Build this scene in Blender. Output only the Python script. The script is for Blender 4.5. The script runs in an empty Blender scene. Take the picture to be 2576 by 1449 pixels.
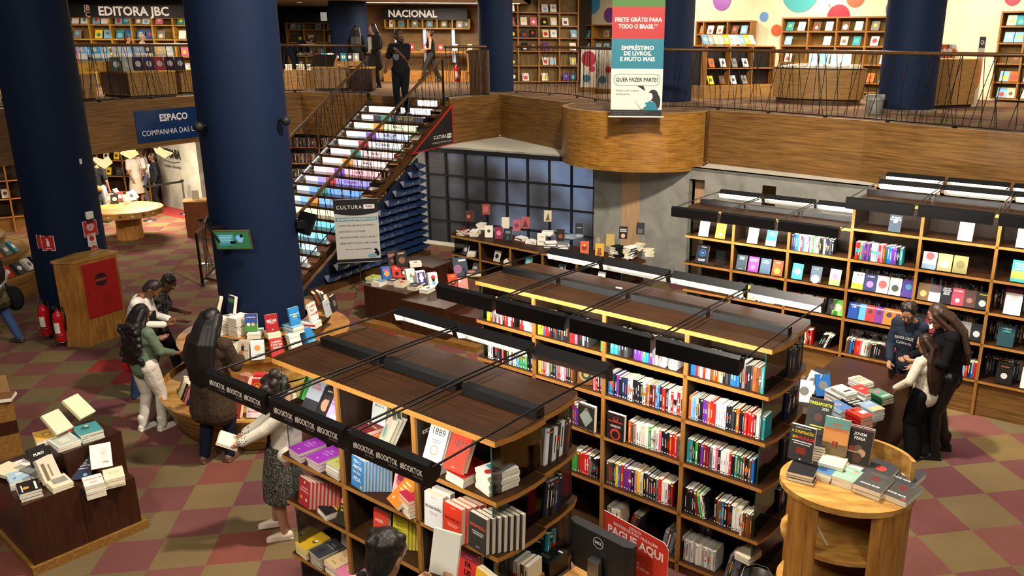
import bpy, math, random
from mathutils import Matrix, Vector, Euler
R_ = math.radians
random.seed(7)
SC = bpy.context.scene
COL = SC.collection
# ------------------------------------------------------------------ camera
CAM_H, PITCH, ROLL, FPX = 4.6947, 0.28314, -0.00729, 2043.58
CX, CY, W_, H_ = 1460.4, 696.04, 2576.0, 1449.0
def cam_axes():
    fw = Vector((0, math.cos(PITCH), -math.sin(PITCH)))
    rt = Vector((1, 0, 0)); dn = Vector((0, -math.sin(PITCH), -math.cos(PITCH)))
    c, s = math.cos(ROLL), math.sin(ROLL)
    return c*rt + s*dn, -s*rt + c*dn, fw
AX, AD, AF = cam_axes()
cd = bpy.data.cameras.new('camera'); cam = bpy.data.objects.new('camera', cd); COL.objects.link(cam)
cd.sensor_width = 36.0; cd.lens = FPX/W_*36.0; cd.clip_start = 0.05; cd.clip_end = 200
cd.shift_x = (W_/2 - CX)/W_; cd.shift_y = (CY - H_/2)/W_
cam.matrix_world = Matrix(((AX.x, -AD.x, -AF.x, 0), (AX.y, -AD.y, -AF.y, 0), (AX.z, -AD.z, -AF.z, CAM_H), (0, 0, 0, 1)))
SC.camera = cam
def at(u, v, z=0.0):
    """the point of the level plane at height z that the photograph shows at u, v"""
    d = AX*((u-CX)/FPX) + AD*((v-CY)/FPX) + AF
    return Vector((0, 0, CAM_H)) + d*((z-CAM_H)/d.z)
def up(u, v, p):
    """height of the picture point u, v on the plumb line through p"""
    d = AX*((u-CX)/FPX) + AD*((v-CY)/FPX) + AF
    return CAM_H + d.z*math.hypot(p[0], p[1])/math.hypot(d.x, d.y)
def pix(p):
    q = Vector(p) - Vector((0, 0, CAM_H))
    return CX + FPX*q.dot(AX)/q.dot(AF), CY + FPX*q.dot(AD)/q.dot(AF)
# ------------------------------------------------------------------ light and exposure
wd = bpy.data.worlds.new('world'); SC.world = wd; wd.use_nodes = True
wd.node_tree.nodes['Background'].inputs[0].default_value = (1.0, 0.93, 0.84, 1)
wd.node_tree.nodes['Background'].inputs[1].default_value = 0.13
def area(name, loc, target, size, power, col=(1, .9, .76), sizey=None):
    l = bpy.data.lights.new(name, 'AREA'); l.energy = power; l.color = col; l.size = size
    if sizey: l.shape = 'RECTANGLE'; l.size_y = sizey
    o = bpy.data.objects.new(name, l); COL.objects.link(o); o.location = loc
    o.rotation_euler = (Vector(target)-Vector(loc)).to_track_quat('-Z', 'Y').to_euler()
    return o
area('atrium_lamp_and_fill', (1.0, 7.3, 8.9), (.6, 14.5, 1.0), .55, 1750)
area('atrium_lamp_and_fill', (2.5, -1.5, 8.2), (1.5, 11, 0.5), 1.0, 300)  # added fill light behind the camera, not a fixture of the hall
area('atrium_lamp_and_fill', (-4.5, 1.5, 8.2), (-4, 9, 0), 1.2, 500)
area('atrium_lamp_and_fill', (2.0, 3.5, 8.5), (3.0, 9, 0), 1.2, 230)
for x, y, e in ((-9.5, 21.0, 330), (-4.5, 24.5, 320), (1.5, 21.5, 340), (6.0, 18.6, 360), (-13.5, 20.5, 260), (10.5, 15.0, 150)):
    area('mezzanine_lamp', (x, y, 5.68 if x < 0 else 6.5), (x, y, 0), 1.6, e, (1, .86, .68))
for x, y, tx, ty in ((2.2, 24.0, 3.6, 25.2), (5.2, 21.6, 6.6, 22.7), (8.4, 18.6, 9.9, 19.8)): area('wall_fill_light', (x, y, 6.45), (tx, ty, 5.0), .5, 110, (1, .88, .7))  # added fill lights that brighten the cream wall, no fixtures there
for x, y, e in ((-11.2, 20.6, 420), (-13.2, 16.6, 120), (-6.0, 22.0, 60)):
    area('undercroft_lamp', (x, y, 2.28), (x, y, 0), 1.0, e, (1, .84, .62))
SC.view_settings.view_transform = 'Standard'; SC.view_settings.look = 'None'
SC.view_settings.gamma = 1.0; SC.view_settings.use_curve_mapping = False
SC.view_settings.exposure = -0.2
SC.cycles.use_denoising = True
SC.cycles.max_bounces = 6; SC.cycles.diffuse_bounces = 3; SC.cycles.glossy_bounces = 2
SC.cycles.transmission_bounces = 4; SC.cycles.transparent_max_bounces = 12
SC.cycles.caustics_reflective = False; SC.cycles.caustics_refractive = False
SC.cycles.sample_clamp_indirect = 6.0
# ------------------------------------------------------------------ materials
MATS = {}
def lin(h):
    if not isinstance(h, str): return h
    h = h.lstrip('#'); c = [int(h[i:i+2], 16)/255 for i in (0, 2, 4)]
    return tuple(x/12.92 if x <= .04045 else ((x+.055)/1.055)**2.4 for x in c)
def new_mat(name):
    m = bpy.data.materials.new(name); m.use_nodes = True
    nt = m.node_tree; b = nt.nodes['Principled BSDF']
    return m, nt, b
def nd(nt, t, **kw):
    n = nt.nodes.new(t)
    for k, v in kw.items():
        if k.startswith('i_'):
            key = k[2:]; n.inputs[int(key) if key.isdigit() else key].default_value = v
        else: setattr(n, k, v)
    return n
def mat(col, rough=.55, metal=0.0, spec=.4, emit=0.0, vary=0.0):
    key = ('p', col, rough, metal, spec, emit, vary)
    if key in MATS: return MATS[key]
    m, nt, b = new_mat('paint_' + str(col).strip('#')); c = lin(col)
    b.inputs['Base Color'].default_value = (*c, 1); b.inputs['Roughness'].default_value = rough
    b.inputs['Metallic'].default_value = metal; b.inputs['Specular IOR Level'].default_value = spec
    if emit:
        b.inputs['Emission Color'].default_value = (*c, 1); b.inputs['Emission Strength'].default_value = emit
    if vary:
        tc = nd(nt, 'ShaderNodeTexCoord'); n = nd(nt, 'ShaderNodeTexNoise', i_Scale=14.0, i_Detail=4.0)
        nt.links.new(tc.outputs['Object'], n.inputs['Vector'])
        mp = nd(nt, 'ShaderNodeMapRange', i_3=1-vary, i_4=1+vary); nt.links.new(n.outputs['Fac'], mp.inputs[0])
        mx = nd(nt, 'ShaderNodeVectorMath', operation='SCALE', i_0=c); nt.links.new(mp.outputs[0], mx.inputs['Scale'])
        nt.links.new(mx.outputs[0], b.inputs['Base Color'])
    MATS[key] = m; return m
def grain(name, c1, c2, scale, rough=.45, detail=5.0, spec=.4, bands=None, bump=0.0):
    """wood: noise stretched along the grain"""
    if name in MATS: return MATS[name]
    m, nt, b = new_mat(name); L = nt.links.new
    tc = nd(nt, 'ShaderNodeTexCoord'); mp = nd(nt, 'ShaderNodeMapping'); mp.inputs['Scale'].default_value = scale
    L(tc.outputs['Object'], mp.inputs['Vector'])
    n = nd(nt, 'ShaderNodeTexNoise', i_Scale=1.0, i_Detail=detail, i_Roughness=.62); L(mp.outputs[0], n.inputs['Vector'])
    cr = nd(nt, 'ShaderNodeValToRGB'); cr.color_ramp.elements[0].position = .33; cr.color_ramp.elements[1].position = .68
    cr.color_ramp.elements[0].color = (*lin(c1), 1); cr.color_ramp.elements[1].color = (*lin(c2), 1)
    L(n.outputs['Fac'], cr.inputs[0]); out = cr.outputs[0]
    if bands:                       # large soft patches of another tone
        n2 = nd(nt, 'ShaderNodeTexNoise', i_Scale=bands, i_Detail=2.0); L(tc.outputs['Object'], n2.inputs['Vector'])
        mr = nd(nt, 'ShaderNodeMapRange', i_1=.3, i_2=.7, i_3=.8, i_4=1.18); L(n2.outputs['Fac'], mr.inputs[0])
        sc = nd(nt, 'ShaderNodeVectorMath', operation='SCALE'); L(out, sc.inputs[0]); L(mr.outputs[0], sc.inputs['Scale']); out = sc.outputs[0]
    L(out, b.inputs['Base Color']); b.inputs['Roughness'].default_value = rough; b.inputs['Specular IOR Level'].default_value = spec
    if bump:
        bp = nd(nt, 'ShaderNodeBump', i_Strength=bump, i_Distance=.003); L(n.outputs['Fac'], bp.inputs['Height']); L(bp.outputs[0], b.inputs['Normal'])
    MATS[name] = m; return m
OAK = grain('oak_edge', '#8a5a22', '#b98340', (9, 9, 9), .42)
OAKX = grain('oak_long_grain', '#94601f', '#bb8440', (4, 60, 60), .42)
OAKZ = grain('oak_upright_grain', '#7d5222', '#a87538', (45, 45, 3), .45)
WALNUT = grain('walnut_laminate', '#2a190c', '#3c2413', (3, 45, 20), .5, bands=2.0, spec=.12)
WALB = grain('walnut_back', '#21150b', '#332213', (30, 30, 3), .5)
FASC = grain('fascia_veneer', '#573a19', '#856031', (1.6, 1.6, 34), .4, bands=.7)
BAYW = grain('bay_veneer', '#6b4418', '#a87832', (3.5, 3.5, 60), .33, bands=1.5)
ZEBR = grain('zebra_bent_wood', '#5f3d15', '#b58a45', (1.2, 1.2, 42), .4)
MAHO = grain('dark_mahogany_laminate', '#2e160b', '#3d1f10', (40, 40, 2), .35, bands=1.5)
HONEY = grain('honey_wood', '#8f5f24', '#c8994f', (3, 14, 14), .4, bands=2.0)
HONEZ = grain('honey_wood_upright', '#8c5a20', '#b98340', (22, 22, 2.5), .42, bands=2.0)
BASEW = grain('plinth_wood', '#6b4a20', '#93682f', (3, 40, 40), .45)
PLYW = grain('pale_ply_post', '#a98661', '#c1a07a', (30, 30, 2), .6)
BLACK = mat('#0b0b0c', .38); BLACKM = mat('#121212', .6); STEEL = mat('#9a9a9a', .3, 1.0); DARKST = mat('#1d1a18', .35, .6)
WHITE = mat('#e9e6df', .6); PAPER = mat('#e2d8bf', .8, 0, .2)
def navy():
    m, nt, b = new_mat('navy_column_paint'); L = nt.links.new
    tc = nd(nt, 'ShaderNodeTexCoord'); n = nd(nt, 'ShaderNodeTexNoise', i_Scale=60.0, i_Detail=3.0); L(tc.outputs['Object'], n.inputs['Vector'])
    cr = nd(nt, 'ShaderNodeValToRGB'); cr.color_ramp.elements[0].color = (*lin('#06152d'), 1); cr.color_ramp.elements[1].color = (*lin('#091d3b'), 1)
    L(n.outputs['Fac'], cr.inputs[0]); L(cr.outputs[0], b.inputs['Base Color']); b.inputs['Roughness'].default_value = .7; b.inputs['Specular IOR Level'].default_value = .2
    bp = nd(nt, 'ShaderNodeBump', i_Strength=.15, i_Distance=.002); L(n.outputs['Fac'], bp.inputs['Height']); L(bp.outputs[0], b.inputs['Normal'])
    return m
NAVY = navy()
def concrete(name, c1, c2, s):
    m, nt, b = new_mat(name); L = nt.links.new
    tc = nd(nt, 'ShaderNodeTexCoord'); n = nd(nt, 'ShaderNodeTexNoise', i_Scale=s, i_Detail=7.0, i_Roughness=.6, i_Distortion=1.2); L(tc.outputs['Object'], n.inputs['Vector'])
    cr = nd(nt, 'ShaderNodeValToRGB'); cr.color_ramp.elements[0].position = .3; cr.color_ramp.elements[1].position = .7
    cr.color_ramp.elements[0].color = (*lin(c1), 1); cr.color_ramp.elements[1].color = (*lin(c2), 1)
    L(n.outputs['Fac'], cr.inputs[0]); L(cr.outputs[0], b.inputs['Base Color']); b.inputs['Roughness'].default_value = .7
    return m
CONC = concrete('polished_cement', '#78776f', '#9b998f', 1.6)
CONCW = concrete('cream_render', '#c9c2b0', '#d8d2c2', 1.2)
CEIL = concrete('ceiling_plaster', '#cbb9a2', '#d8c8b2', .5)
def glass(name='shelf_glass', tint=(.93, .98, .96), op=.10):
    if name in MATS: return MATS[name]
    m, nt, b = new_mat(name); L = nt.links.new; nt.nodes.remove(b); o = nt.nodes['Material Output']
    t = nd(nt, 'ShaderNodeBsdfTransparent'); t.inputs[0].default_value = (*tint, 1)
    g = nd(nt, 'ShaderNodeBsdfGlossy', i_Roughness=.03); lw = nd(nt, 'ShaderNodeFresnel', i_IOR=1.45)
    ad = nd(nt, 'ShaderNodeMath', operation='MULTIPLY_ADD', i_1=.9, i_2=op*.3); L(lw.outputs[0], ad.inputs[0])
    mx = nd(nt, 'ShaderNodeMixShader'); L(ad.outputs[0], mx.inputs[0]); L(t.outputs[0], mx.inputs[1]); L(g.outputs[0], mx.inputs[2]); L(mx.outputs[0], o.inputs[0])
    MATS[name] = m; return m
GLASS = glass(); ACRYL = glass('clear_acrylic', (.95, .95, .95), .25)
GEDGE = mat('#1c4a3e', .2)
def carpet(name, zone):
    c1, c2, c3, c4, c5 = ('#84524e', '#8c5950', '#7c4c4e', '#8f5347', '#a63c3a') if zone else ('#7c584c', '#84604f', '#76554c', '#805a4a', '#8c5a4c')
    m, nt, b = new_mat(name); L = nt.links.new
    geo = nd(nt, 'ShaderNodeNewGeometry')
    def grid(a, bb, yaw, T):
        s = nd(nt, 'ShaderNodeVectorMath', operation='SUBTRACT', i_1=(a, bb, 0)); L(geo.outputs['Position'], s.inputs[0])
        r = nd(nt, 'ShaderNodeVectorRotate', rotation_type='Z_AXIS', i_Angle=-yaw); L(s.outputs[0], r.inputs['Vector'])
        d = nd(nt, 'ShaderNodeVectorMath', operation='SCALE'); d.inputs['Scale'].default_value = 1/T; L(r.outputs[0], d.inputs[0])
        f = nd(nt, 'ShaderNodeVectorMath', operation='FLOOR'); L(d.outputs[0], f.inputs[0]); return f, d
    def parity(f, off):
        x = nd(nt, 'ShaderNodeSeparateXYZ'); L(f.outputs[0], x.inputs[0])
        a = nd(nt, 'ShaderNodeMath', operation='ADD'); L(x.outputs[0], a.inputs[0]); L(x.outputs[1], a.inputs[1])
        c = nd(nt, 'ShaderNodeMath', operation='ADD', i_1=200.0+off); L(a.outputs[0], c.inputs[0])
        p = nd(nt, 'ShaderNodeMath', operation='MODULO', i_1=2.0); L(c.outputs[0], p.inputs[0]); return p
    sx = nd(nt, 'ShaderNodeSeparateXYZ'); L(geo.outputs['Position'], sx.inputs[0])
    f1, d1 = grid(-4.8344, 8.7854, .15657, .5); p1 = parity(f1, 0.0)
    zone_f = None
    if zone:
        f2, d2 = grid(3.8299, 7.7192, .18567, .597); p2 = parity(f2, 1.0)
        zone_f = nd(nt, 'ShaderNodeMath', operation='GREATER_THAN', i_1=.5); L(sx.outputs[0], zone_f.inputs[0])
        mp = nd(nt, 'ShaderNodeMix'); L(zone_f.outputs[0], mp.inputs[0]); L(p1.outputs[0], mp.inputs[2]); L(p2.outputs[0], mp.inputs[3]); par = mp.outputs[0]
        mv = nd(nt, 'ShaderNodeMix', data_type='VECTOR'); L(zone_f.outputs[0], mv.inputs[0]); L(f1.outputs[0], mv.inputs[4]); L(f2.outputs[0], mv.inputs[5]); cell = mv.outputs[1]
    else: par = p1.outputs[0]; cell = f1.outputs[0]
    wn = nd(nt, 'ShaderNodeTexWhiteNoise', noise_dimensions='3D'); L(cell, wn.inputs['Vector'])
    red = nd(nt, 'ShaderNodeValToRGB'); red.color_ramp.interpolation = 'CONSTANT'
    e = red.color_ramp.elements; e[0].position = 0; e[0].color = (*lin(c1), 1); e[1].position = .35; e[1].color = (*lin(c2), 1)
    for ps, c in ((.6, c3), (.8, c4), (.95, c5)): x = e.new(ps); x.color = (*lin(c), 1)
    L(wn.outputs['Value'], red.inputs[0])
    kh = nd(nt, 'ShaderNodeValToRGB'); kh.color_ramp.interpolation = 'CONSTANT'
    e = kh.color_ramp.elements; e[0].position = 0; e[0].color = (*lin('#84704f'), 1); e[1].position = .4; e[1].color = (*lin('#8b7550'), 1)
    for ps, c in ((.7, '#7f6f4e'), (.9, '#8f764a')): x = e.new(ps); x.color = (*lin(c), 1)
    L(wn.outputs['Value'], kh.inputs[0])
    mx = nd(nt, 'ShaderNodeMix', data_type='RGBA'); L(par, mx.inputs[0]); L(kh.outputs[0], mx.inputs[6]); L(red.outputs[0], mx.inputs[7]); out = mx.outputs[2]
    if zone:                       # plain red carpet by the cafe wall at the far left
        dt = nd(nt, 'ShaderNodeVectorMath', operation='DOT_PRODUCT', i_1=(.528, .849, 0)); L(geo.outputs['Position'], dt.inputs[0])
        g1 = nd(nt, 'ShaderNodeMath', operation='GREATER_THAN', i_1=12.55); L(dt.outputs['Value'], g1.inputs[0])
        g2 = nd(nt, 'ShaderNodeMath', operation='LESS_THAN', i_1=-9.9); L(sx.outputs[0], g2.inputs[0])
        g3 = nd(nt, 'ShaderNodeMath', operation='MULTIPLY'); L(g1.outputs[0], g3.inputs[0]); L(g2.outputs[0], g3.inputs[1])
        m2 = nd(nt, 'ShaderNodeMix', data_type='RGBA'); m2.inputs[7].default_value = (*lin('#a03a3a'), 1); L(g3.outputs[0], m2.inputs[0]); L(out, m2.inputs[6]); out = m2.outputs[2]
    n = nd(nt, 'ShaderNodeTexNoise', i_Scale=260.0, i_Detail=2.0); L(geo.outputs['Position'], n.inputs['Vector'])
    n3 = nd(nt, 'ShaderNodeTexNoise', i_Scale=1.3, i_Detail=4.0); L(geo.outputs['Position'], n3.inputs['Vector'])
    ad = nd(nt, 'ShaderNodeMath', operation='ADD'); L(n.outputs['Fac'], ad.inputs[0]); L(n3.outputs['Fac'], ad.inputs[1])
    mr = nd(nt, 'ShaderNodeMapRange', i_1=.5, i_2=1.5, i_3=.43, i_4=.78); L(ad.outputs[0], mr.inputs[0])
    sc = nd(nt, 'ShaderNodeVectorMath', operation='SCALE'); L(out, sc.inputs[0]); L(mr.outputs[0], sc.inputs['Scale']); L(sc.outputs[0], b.inputs['Base Color'])
    b.inputs['Roughness'].default_value = .95; b.inputs['Specular IOR Level'].default_value = .1
    bp = nd(nt, 'ShaderNodeBump', i_Strength=.3, i_Distance=.003); L(n.outputs['Fac'], bp.inputs['Height']); L(bp.outputs[0], b.inputs['Normal'])
    return m
# ------------------------------------------------------------------ mesh building
class MB:
    """collects faces with materials and links them as ONE mesh object"""
    def __init__(s, M=None): s.v = []; s.f = []; s.m = []; s.sm = []; s.mats = []; s.M = M or Matrix()
    def mi(s, m):
        if m not in s.mats: s.mats.append(m)
        return s.mats.index(m)
    def add(s, vs, fs, m, M=None, smooth=False):
        T = s.M @ M if M is not None else s.M; o = len(s.v); i = s.mi(m)
        s.v += [tuple(T @ Vector(p)) for p in vs]
        for f in fs: s.f.append([o+k for k in f]); s.m.append(i); s.sm.append(smooth)
        return s
    def box(s, a, b, m, M=None):
        (x0, y0, z0), (x1, y1, z1) = a, b
        return s.add([(x0,y0,z0),(x1,y0,z0),(x1,y1,z0),(x0,y1,z0),(x0,y0,z1),(x1,y0,z1),(x1,y1,z1),(x0,y1,z1)],
                     [(0,3,2,1),(4,5,6,7),(0,1,5,4),(1,2,6,5),(2,3,7,6),(3,0,4,7)], m, M)
    def prism(s, poly, z0, z1, m, side=None, M=None, bottom=None):
        n = len(poly)
        a = sum(poly[i][0]*poly[(i+1) % n][1]-poly[(i+1) % n][0]*poly[i][1] for i in range(n))
        if a < 0: poly = poly[::-1]
        lo = [(x, y, z0) for x, y in poly]; hi = [(x, y, z1) for x, y in poly]
        s.add(hi, [list(range(n))], m, M); s.add(lo, [list(range(n))[::-1]], bottom or m, M)
        return s.add(lo+hi, [(i, (i+1) % n, n+(i+1) % n, n+i) for i in range(n)], side or m, M)
    def tube(s, pts, r, m, seg=8, M=None, cap=True):
        pts = [Vector(p) for p in pts]; n = len(pts); rs = r if isinstance(r, (list, tuple)) else [r]*n; vs = []
        prev = None
        for i, p in enumerate(pts):
            t = (pts[min(i+1, n-1)]-pts[max(i-1, 0)]).normalized()
            if prev is None: prev = t.orthogonal().normalized()
            u = (prev - t*prev.dot(t)); u = u.normalized() if u.length > 1e-6 else t.orthogonal().normalized(); w = t.cross(u); prev = u
            vs += [p + (u*math.cos(k*2*math.pi/seg)+w*math.sin(k*2*math.pi/seg))*rs[i] for k in range(seg)]
        fs = [(i*seg+k, i*seg+(k+1) % seg, (i+1)*seg+(k+1) % seg, (i+1)*seg+k) for i in range(n-1) for k in range(seg)]
        s.add(vs, fs, m, M, True)
        if cap:
            s.add(vs[:seg], [list(range(seg))[::-1]], m, M); s.add(vs[-seg:], [list(range(seg))], m, M)
        return s
    def lathe(s, prof, m, seg=48, M=None, a0=0.0, a1=2*math.pi, smooth=True):
        full = abs(a1-a0-2*math.pi) < 1e-6; k = seg if full else seg+1; vs = []
        for r, z in prof:
            vs += [(r*math.cos(a0+(a1-a0)*i/seg), r*math.sin(a0+(a1-a0)*i/seg), z) for i in range(k)]
        fs = []
        for j in range(len(prof)-1):
            for i in range(seg): fs.append((j*k+i, j*k+(i+1) % k, (j+1)*k+(i+1) % k, (j+1)*k+i))
        return s.add(vs, fs, m, M, smooth)
    def ball(s, c, r, m, seg=14, M=None, sc=(1, 1, 1)):
        T = Matrix.Translation(c) @ Matrix.Diagonal((*sc, 1))
        return s.lathe([(max(1e-4, r*math.sin(math.pi*i/8)), -r*math.cos(math.pi*i/8)) for i in range(9)], m, seg, (M @ T) if M is not None else T)
    def quad(s, a, b, c, d, m, M=None): return s.add([a, b, c, d], [(0, 1, 2, 3)], m, M)
    def strip(s, path, z0, z1, m, M=None):
        """an upright ribbon along a path; the face looks to the right of the walking direction"""
        n = len(path)
        return s.add([(x, y, z0) for x, y in path]+[(x, y, z1) for x, y in path], [(i, i+1, n+i+1, n+i) for i in range(n-1)], m, M)
    def mesh(s, name):
        me = bpy.data.meshes.new(name); me.from_pydata(s.v, [], s.f); me.update()
        for m in s.mats: me.materials.append(m)
        me.polygons.foreach_set('material_index', s.m); me.polygons.foreach_set('use_smooth', s.sm)
        return me
    def build(s, name, parent=None, bevel=0.0):
        o = bpy.data.objects.new(name, s.mesh(name)); COL.objects.link(o)
        if parent: o.parent = parent
        if bevel:
            b = o.modifiers.new('bevel', 'BEVEL'); b.width = bevel; b.segments = 2; b.limit_method = 'ANGLE'
        return o
def tag(o, label, cat, group=None, kind=None):
    o['label'] = label; o['category'] = cat
    if group: o['group'] = group
    if kind: o['kind'] = kind
    return o
def thing(name, label, cat, loc=(0, 0, 0), rz=0.0, group=None):
    o = bpy.data.objects.new(name, None); COL.objects.link(o); o.empty_display_size = .1
    o.location = loc; o.rotation_euler = (0, 0, rz)
    return tag(o, label, cat, group)
def struct(o): o['kind'] = 'structure'; return o
def RZ(a): return Matrix.Rotation(a, 4, 'Z')
def RX(a): return Matrix.Rotation(a, 4, 'X')
def RY(a): return Matrix.Rotation(a, 4, 'Y')
def TR(x, y, z): return Matrix.Translation((x, y, z))
TXT = {}
def text_geo(body, size, bold=0.0, align='CENTER', spacing=1.0, shear=0.0):
    key = (body, size, bold, align, spacing, shear)
    if key not in TXT:
        c = bpy.data.curves.new('lettering', 'FONT'); c.body = body; c.size = size; c.align_x = align; c.align_y = 'CENTER'
        c.offset = bold*size; c.resolution_u = 2; c.space_character = spacing; c.shear = shear
        o = bpy.data.objects.new('lettering', c); COL.objects.link(o)
        dg = bpy.context.evaluated_depsgraph_get(); me = bpy.data.meshes.new_from_object(o.evaluated_get(dg))
        TXT[key] = ([tuple(v.co) for v in me.vertices], [list(p.vertices) for p in me.polygons])
        bpy.data.objects.remove(o); bpy.data.curves.remove(c); bpy.data.meshes.remove(me)
    return TXT[key]
def put_text(mb, body, size, m, M, bold=.012, align='CENTER', spacing=1.0, fit=None, shear=0.0):
    """flat lettering in the local x, y plane of M, facing +z"""
    v, f = text_geo(body, size, bold, align, spacing, shear)
    if not v: return
    if fit:
        w = max(p[0] for p in v)-min(p[0] for p in v)
        if w > fit: k = fit/w; v = [(p[0]*k, p[1]*min(1, k*1.6), p[2]) for p in v]
    mb.add(v, f, m, M)
# ================================================================== the room
MZ, LEDGE, CZ = 3.38, 2.34, 5.75
fl = MB().quad((-26, 2, 0), (16, 2, 0), (16, 36, 0), (-26, 36, 0), carpet('checker_carpet', True)).build('floor'); struct(fl)
# edge of the mezzanine, walked from left to right; bay = the half-round balcony
EDGE = [(-12.4, 12.2)] + [tuple(at(u, v, MZ).xy) for u, v in ((33, 273), (222, 260), (493, 242))] + [(-8.1, 20.35), (-7.15, 21.1), (-5.15, 20.05), (-3.1, 19.1), (-2.02, 20.75), (-.27, 18.05)]
BAYC, BAYR = Vector((1.27, 17.15)), 1.62
a0 = math.atan2(18.05-BAYC.y, -.27-BAYC.x); a0 += 2*math.pi if a0 < 0 else 0
BAY = [(BAYC.x+BAYR*math.cos(a0+(math.radians(312)-a0)*i/28), BAYC.y+BAYR*math.sin(a0+(math.radians(312)-a0)*i/28)) for i in range(29)]
RIGHT = [tuple(at(u, v, MZ).xy) for u, v in ((1796, 276), (2026, 294), (2183, 305), (2313, 317), (2492, 332), (2576, 338))] + [(9.3, 9.5)]
RIGHT[0] = (2.55, 16.35)
PATH = EDGE + BAY[1:] + RIGHT
OUT = [(16, 8), (16, 34), (-26, 34), (-26, 10)]
mezz = MB()
mz_carpet = carpet('mezzanine_carpet', False)
mezz.prism(PATH + OUT, MZ-.3, MZ, mz_carpet, FASC, None, CONCW)
struct(mezz.build('floor_mezzanine'))
def fascia(path, name, m, th=.05, z0=LEDGE, z1=MZ+.012, off=.0):
    mb = MB(); n = len(path); inn = []
    for i, p in enumerate(path):
        a = Vector(path[max(i-1, 0)]); b = Vector(path[min(i+1, n-1)]); t = (b-a).normalized(); inn.append((p[0]-t.y*-off-t.y*th*0+t.y*(off), p[1]-t.x*off))
    outp = [(x, y) for x, y in inn]
    back = []
    for i, p in enumerate(path):
        a = Vector(path[max(i-1, 0)]); b = Vector(path[min(i+1, n-1)]); t = (b-a).normalized(); back.append((p[0]-t.y*th, p[1]+t.x*th))
    mb.strip(outp, z0, z1, m); mb.strip(back[::-1], z0, z1, m)
    k = len(outp)
    mb.add([(x, y, z1) for x, y in outp]+[(x, y, z1) for x, y in back], [(i, i+1, k+i+1, k+i) for i in range(k-1)], mat('#9a7a55', .4))
    mb.add([(x, y, z0) for x, y in outp]+[(x, y, z0) for x, y in back], [(k+i, k+i+1, i+1, i) for i in range(k-1)], m)
    return struct(mb.build(name))
fascia(EDGE[:6], 'trim_1', FASC, off=.03); fascia(EDGE[5:7], 'trim_2', FASC, off=.03)
fascia(EDGE[7:10], 'trim_3', FASC, off=.03); fascia(BAY, 'trim_4', BAYW, off=.03, z0=2.27); fascia([BAY[-1]]+RIGHT, 'trim_5', FASC, off=.03)
# fascia corner post beside the stair and soffit of the mezzanine
struct(MB().prism(PATH + OUT, LEDGE+.02, LEDGE+.04, CONCW).build('ceiling_undercroft'))
# ceiling over the mezzanine: it starts behind the parapet, the hall itself is taller
ceil = MB(); ceil.prism([(-26, 16.5), (-12, 16.5), (-8.6, 21.3), (-1.6, 21.9), (-1.6, 34), (-26, 34)], CZ, CZ+.2, CEIL); struct(ceil.build('ceiling'))
CZR = 6.6; c2 = MB(); c2.prism([(-1.6, 21.9), (2.2, 17.6), (9.2, 11), (16, 11), (16, 34), (-1.6, 34)], CZR, CZR+.2, CEIL); c2.box((-1.65, 21.9, CZ), (-1.6, 34, CZR), CEIL); struct(c2.build('ceiling_right'))
# walls behind the mezzanine and under it
def wall(pts, z0, z1, name, m, th=.15):
    mb = MB(); a, b = Vector(pts[0]), Vector(pts[1]); t = (b-a).normalized(); n = Vector((-t.y, t.x))
    mb.prism([tuple(a), tuple(b), tuple(b+n*th), tuple(a+n*th)], z0, z1, m); return struct(mb.build(name))
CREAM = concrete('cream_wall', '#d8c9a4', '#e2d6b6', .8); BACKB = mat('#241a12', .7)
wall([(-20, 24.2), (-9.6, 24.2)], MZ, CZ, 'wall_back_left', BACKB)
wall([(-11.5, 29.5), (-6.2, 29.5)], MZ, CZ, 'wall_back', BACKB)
wall([(-7.6, 27.6), (-1.2, 27.6)], MZ, CZ, 'wall_back_middle', grain('warm_panel', '#7b5a35', '#92703f', (3, 3, 20), .5))
wall([(-1.2, 26.9), (.3, 28.0)], MZ, 6.6, 'wall_back_corner', BACKB)
wall([(.2, 28.2), (12.5, 17.6)], MZ, 6.6, 'wall_back_right', CREAM)
# cement wall of the glazed room under the mezzanine: two straight runs, pale ledge on top
W0, W1, W2 = Vector((-4.0, 19.05)), Vector((.27, 17.1)), Vector((6.2, 12.75))
def seg(a, b, s): return a + (b-a)*s
wd0, wd1 = (W1-W0).normalized(), (W2-W1).normalized()
n0, n1 = Vector((-wd0.y, wd0.x)), Vector((-wd1.y, wd1.x))
wl = MB()
g0 = W0+wd0*.42                                        # window from here to W1
wl.prism([tuple(W0), tuple(g0), tuple(g0+n0*.14), tuple(W0+n0*.14)], 0, LEDGE, CONC)
s1, s2 = W1+wd1*2.28, W1+wd1*2.62                      # a narrow slot in the right run
wl.prism([tuple(W1), tuple(s1), tuple(s1+n1*.14), tuple(W1+n1*.14)], 0, LEDGE, CONC)
wl.prism([tuple(s2), tuple(W2), tuple(W2+n1*.14), tuple(s2+n1*.14)], 0, LEDGE, CONC)
wl.prism([tuple(s1), tuple(s2), tuple(s2+n1*.14), tuple(s1+n1*.14)], 2.12, LEDGE, CONC)
struct(wl.build('wall_cement'))
led = MB(); led.prism([tuple(W0), tuple(W1), tuple(W2), (8.5, 14.5), (2, 21), (-4, 22)], LEDGE-.06, LEDGE, CONCW, CONC)
struct(led.build('trim_6'))
struct(MB().prism([tuple(W1+wd1*.72-n1*.012), tuple(W1+wd1*1.16-n1*.012), tuple(W1+wd1*1.16+n1*.02), tuple(W1+wd1*.72+n1*.02)], 0, 2.3, PLYW).build('trim_7'))
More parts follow.
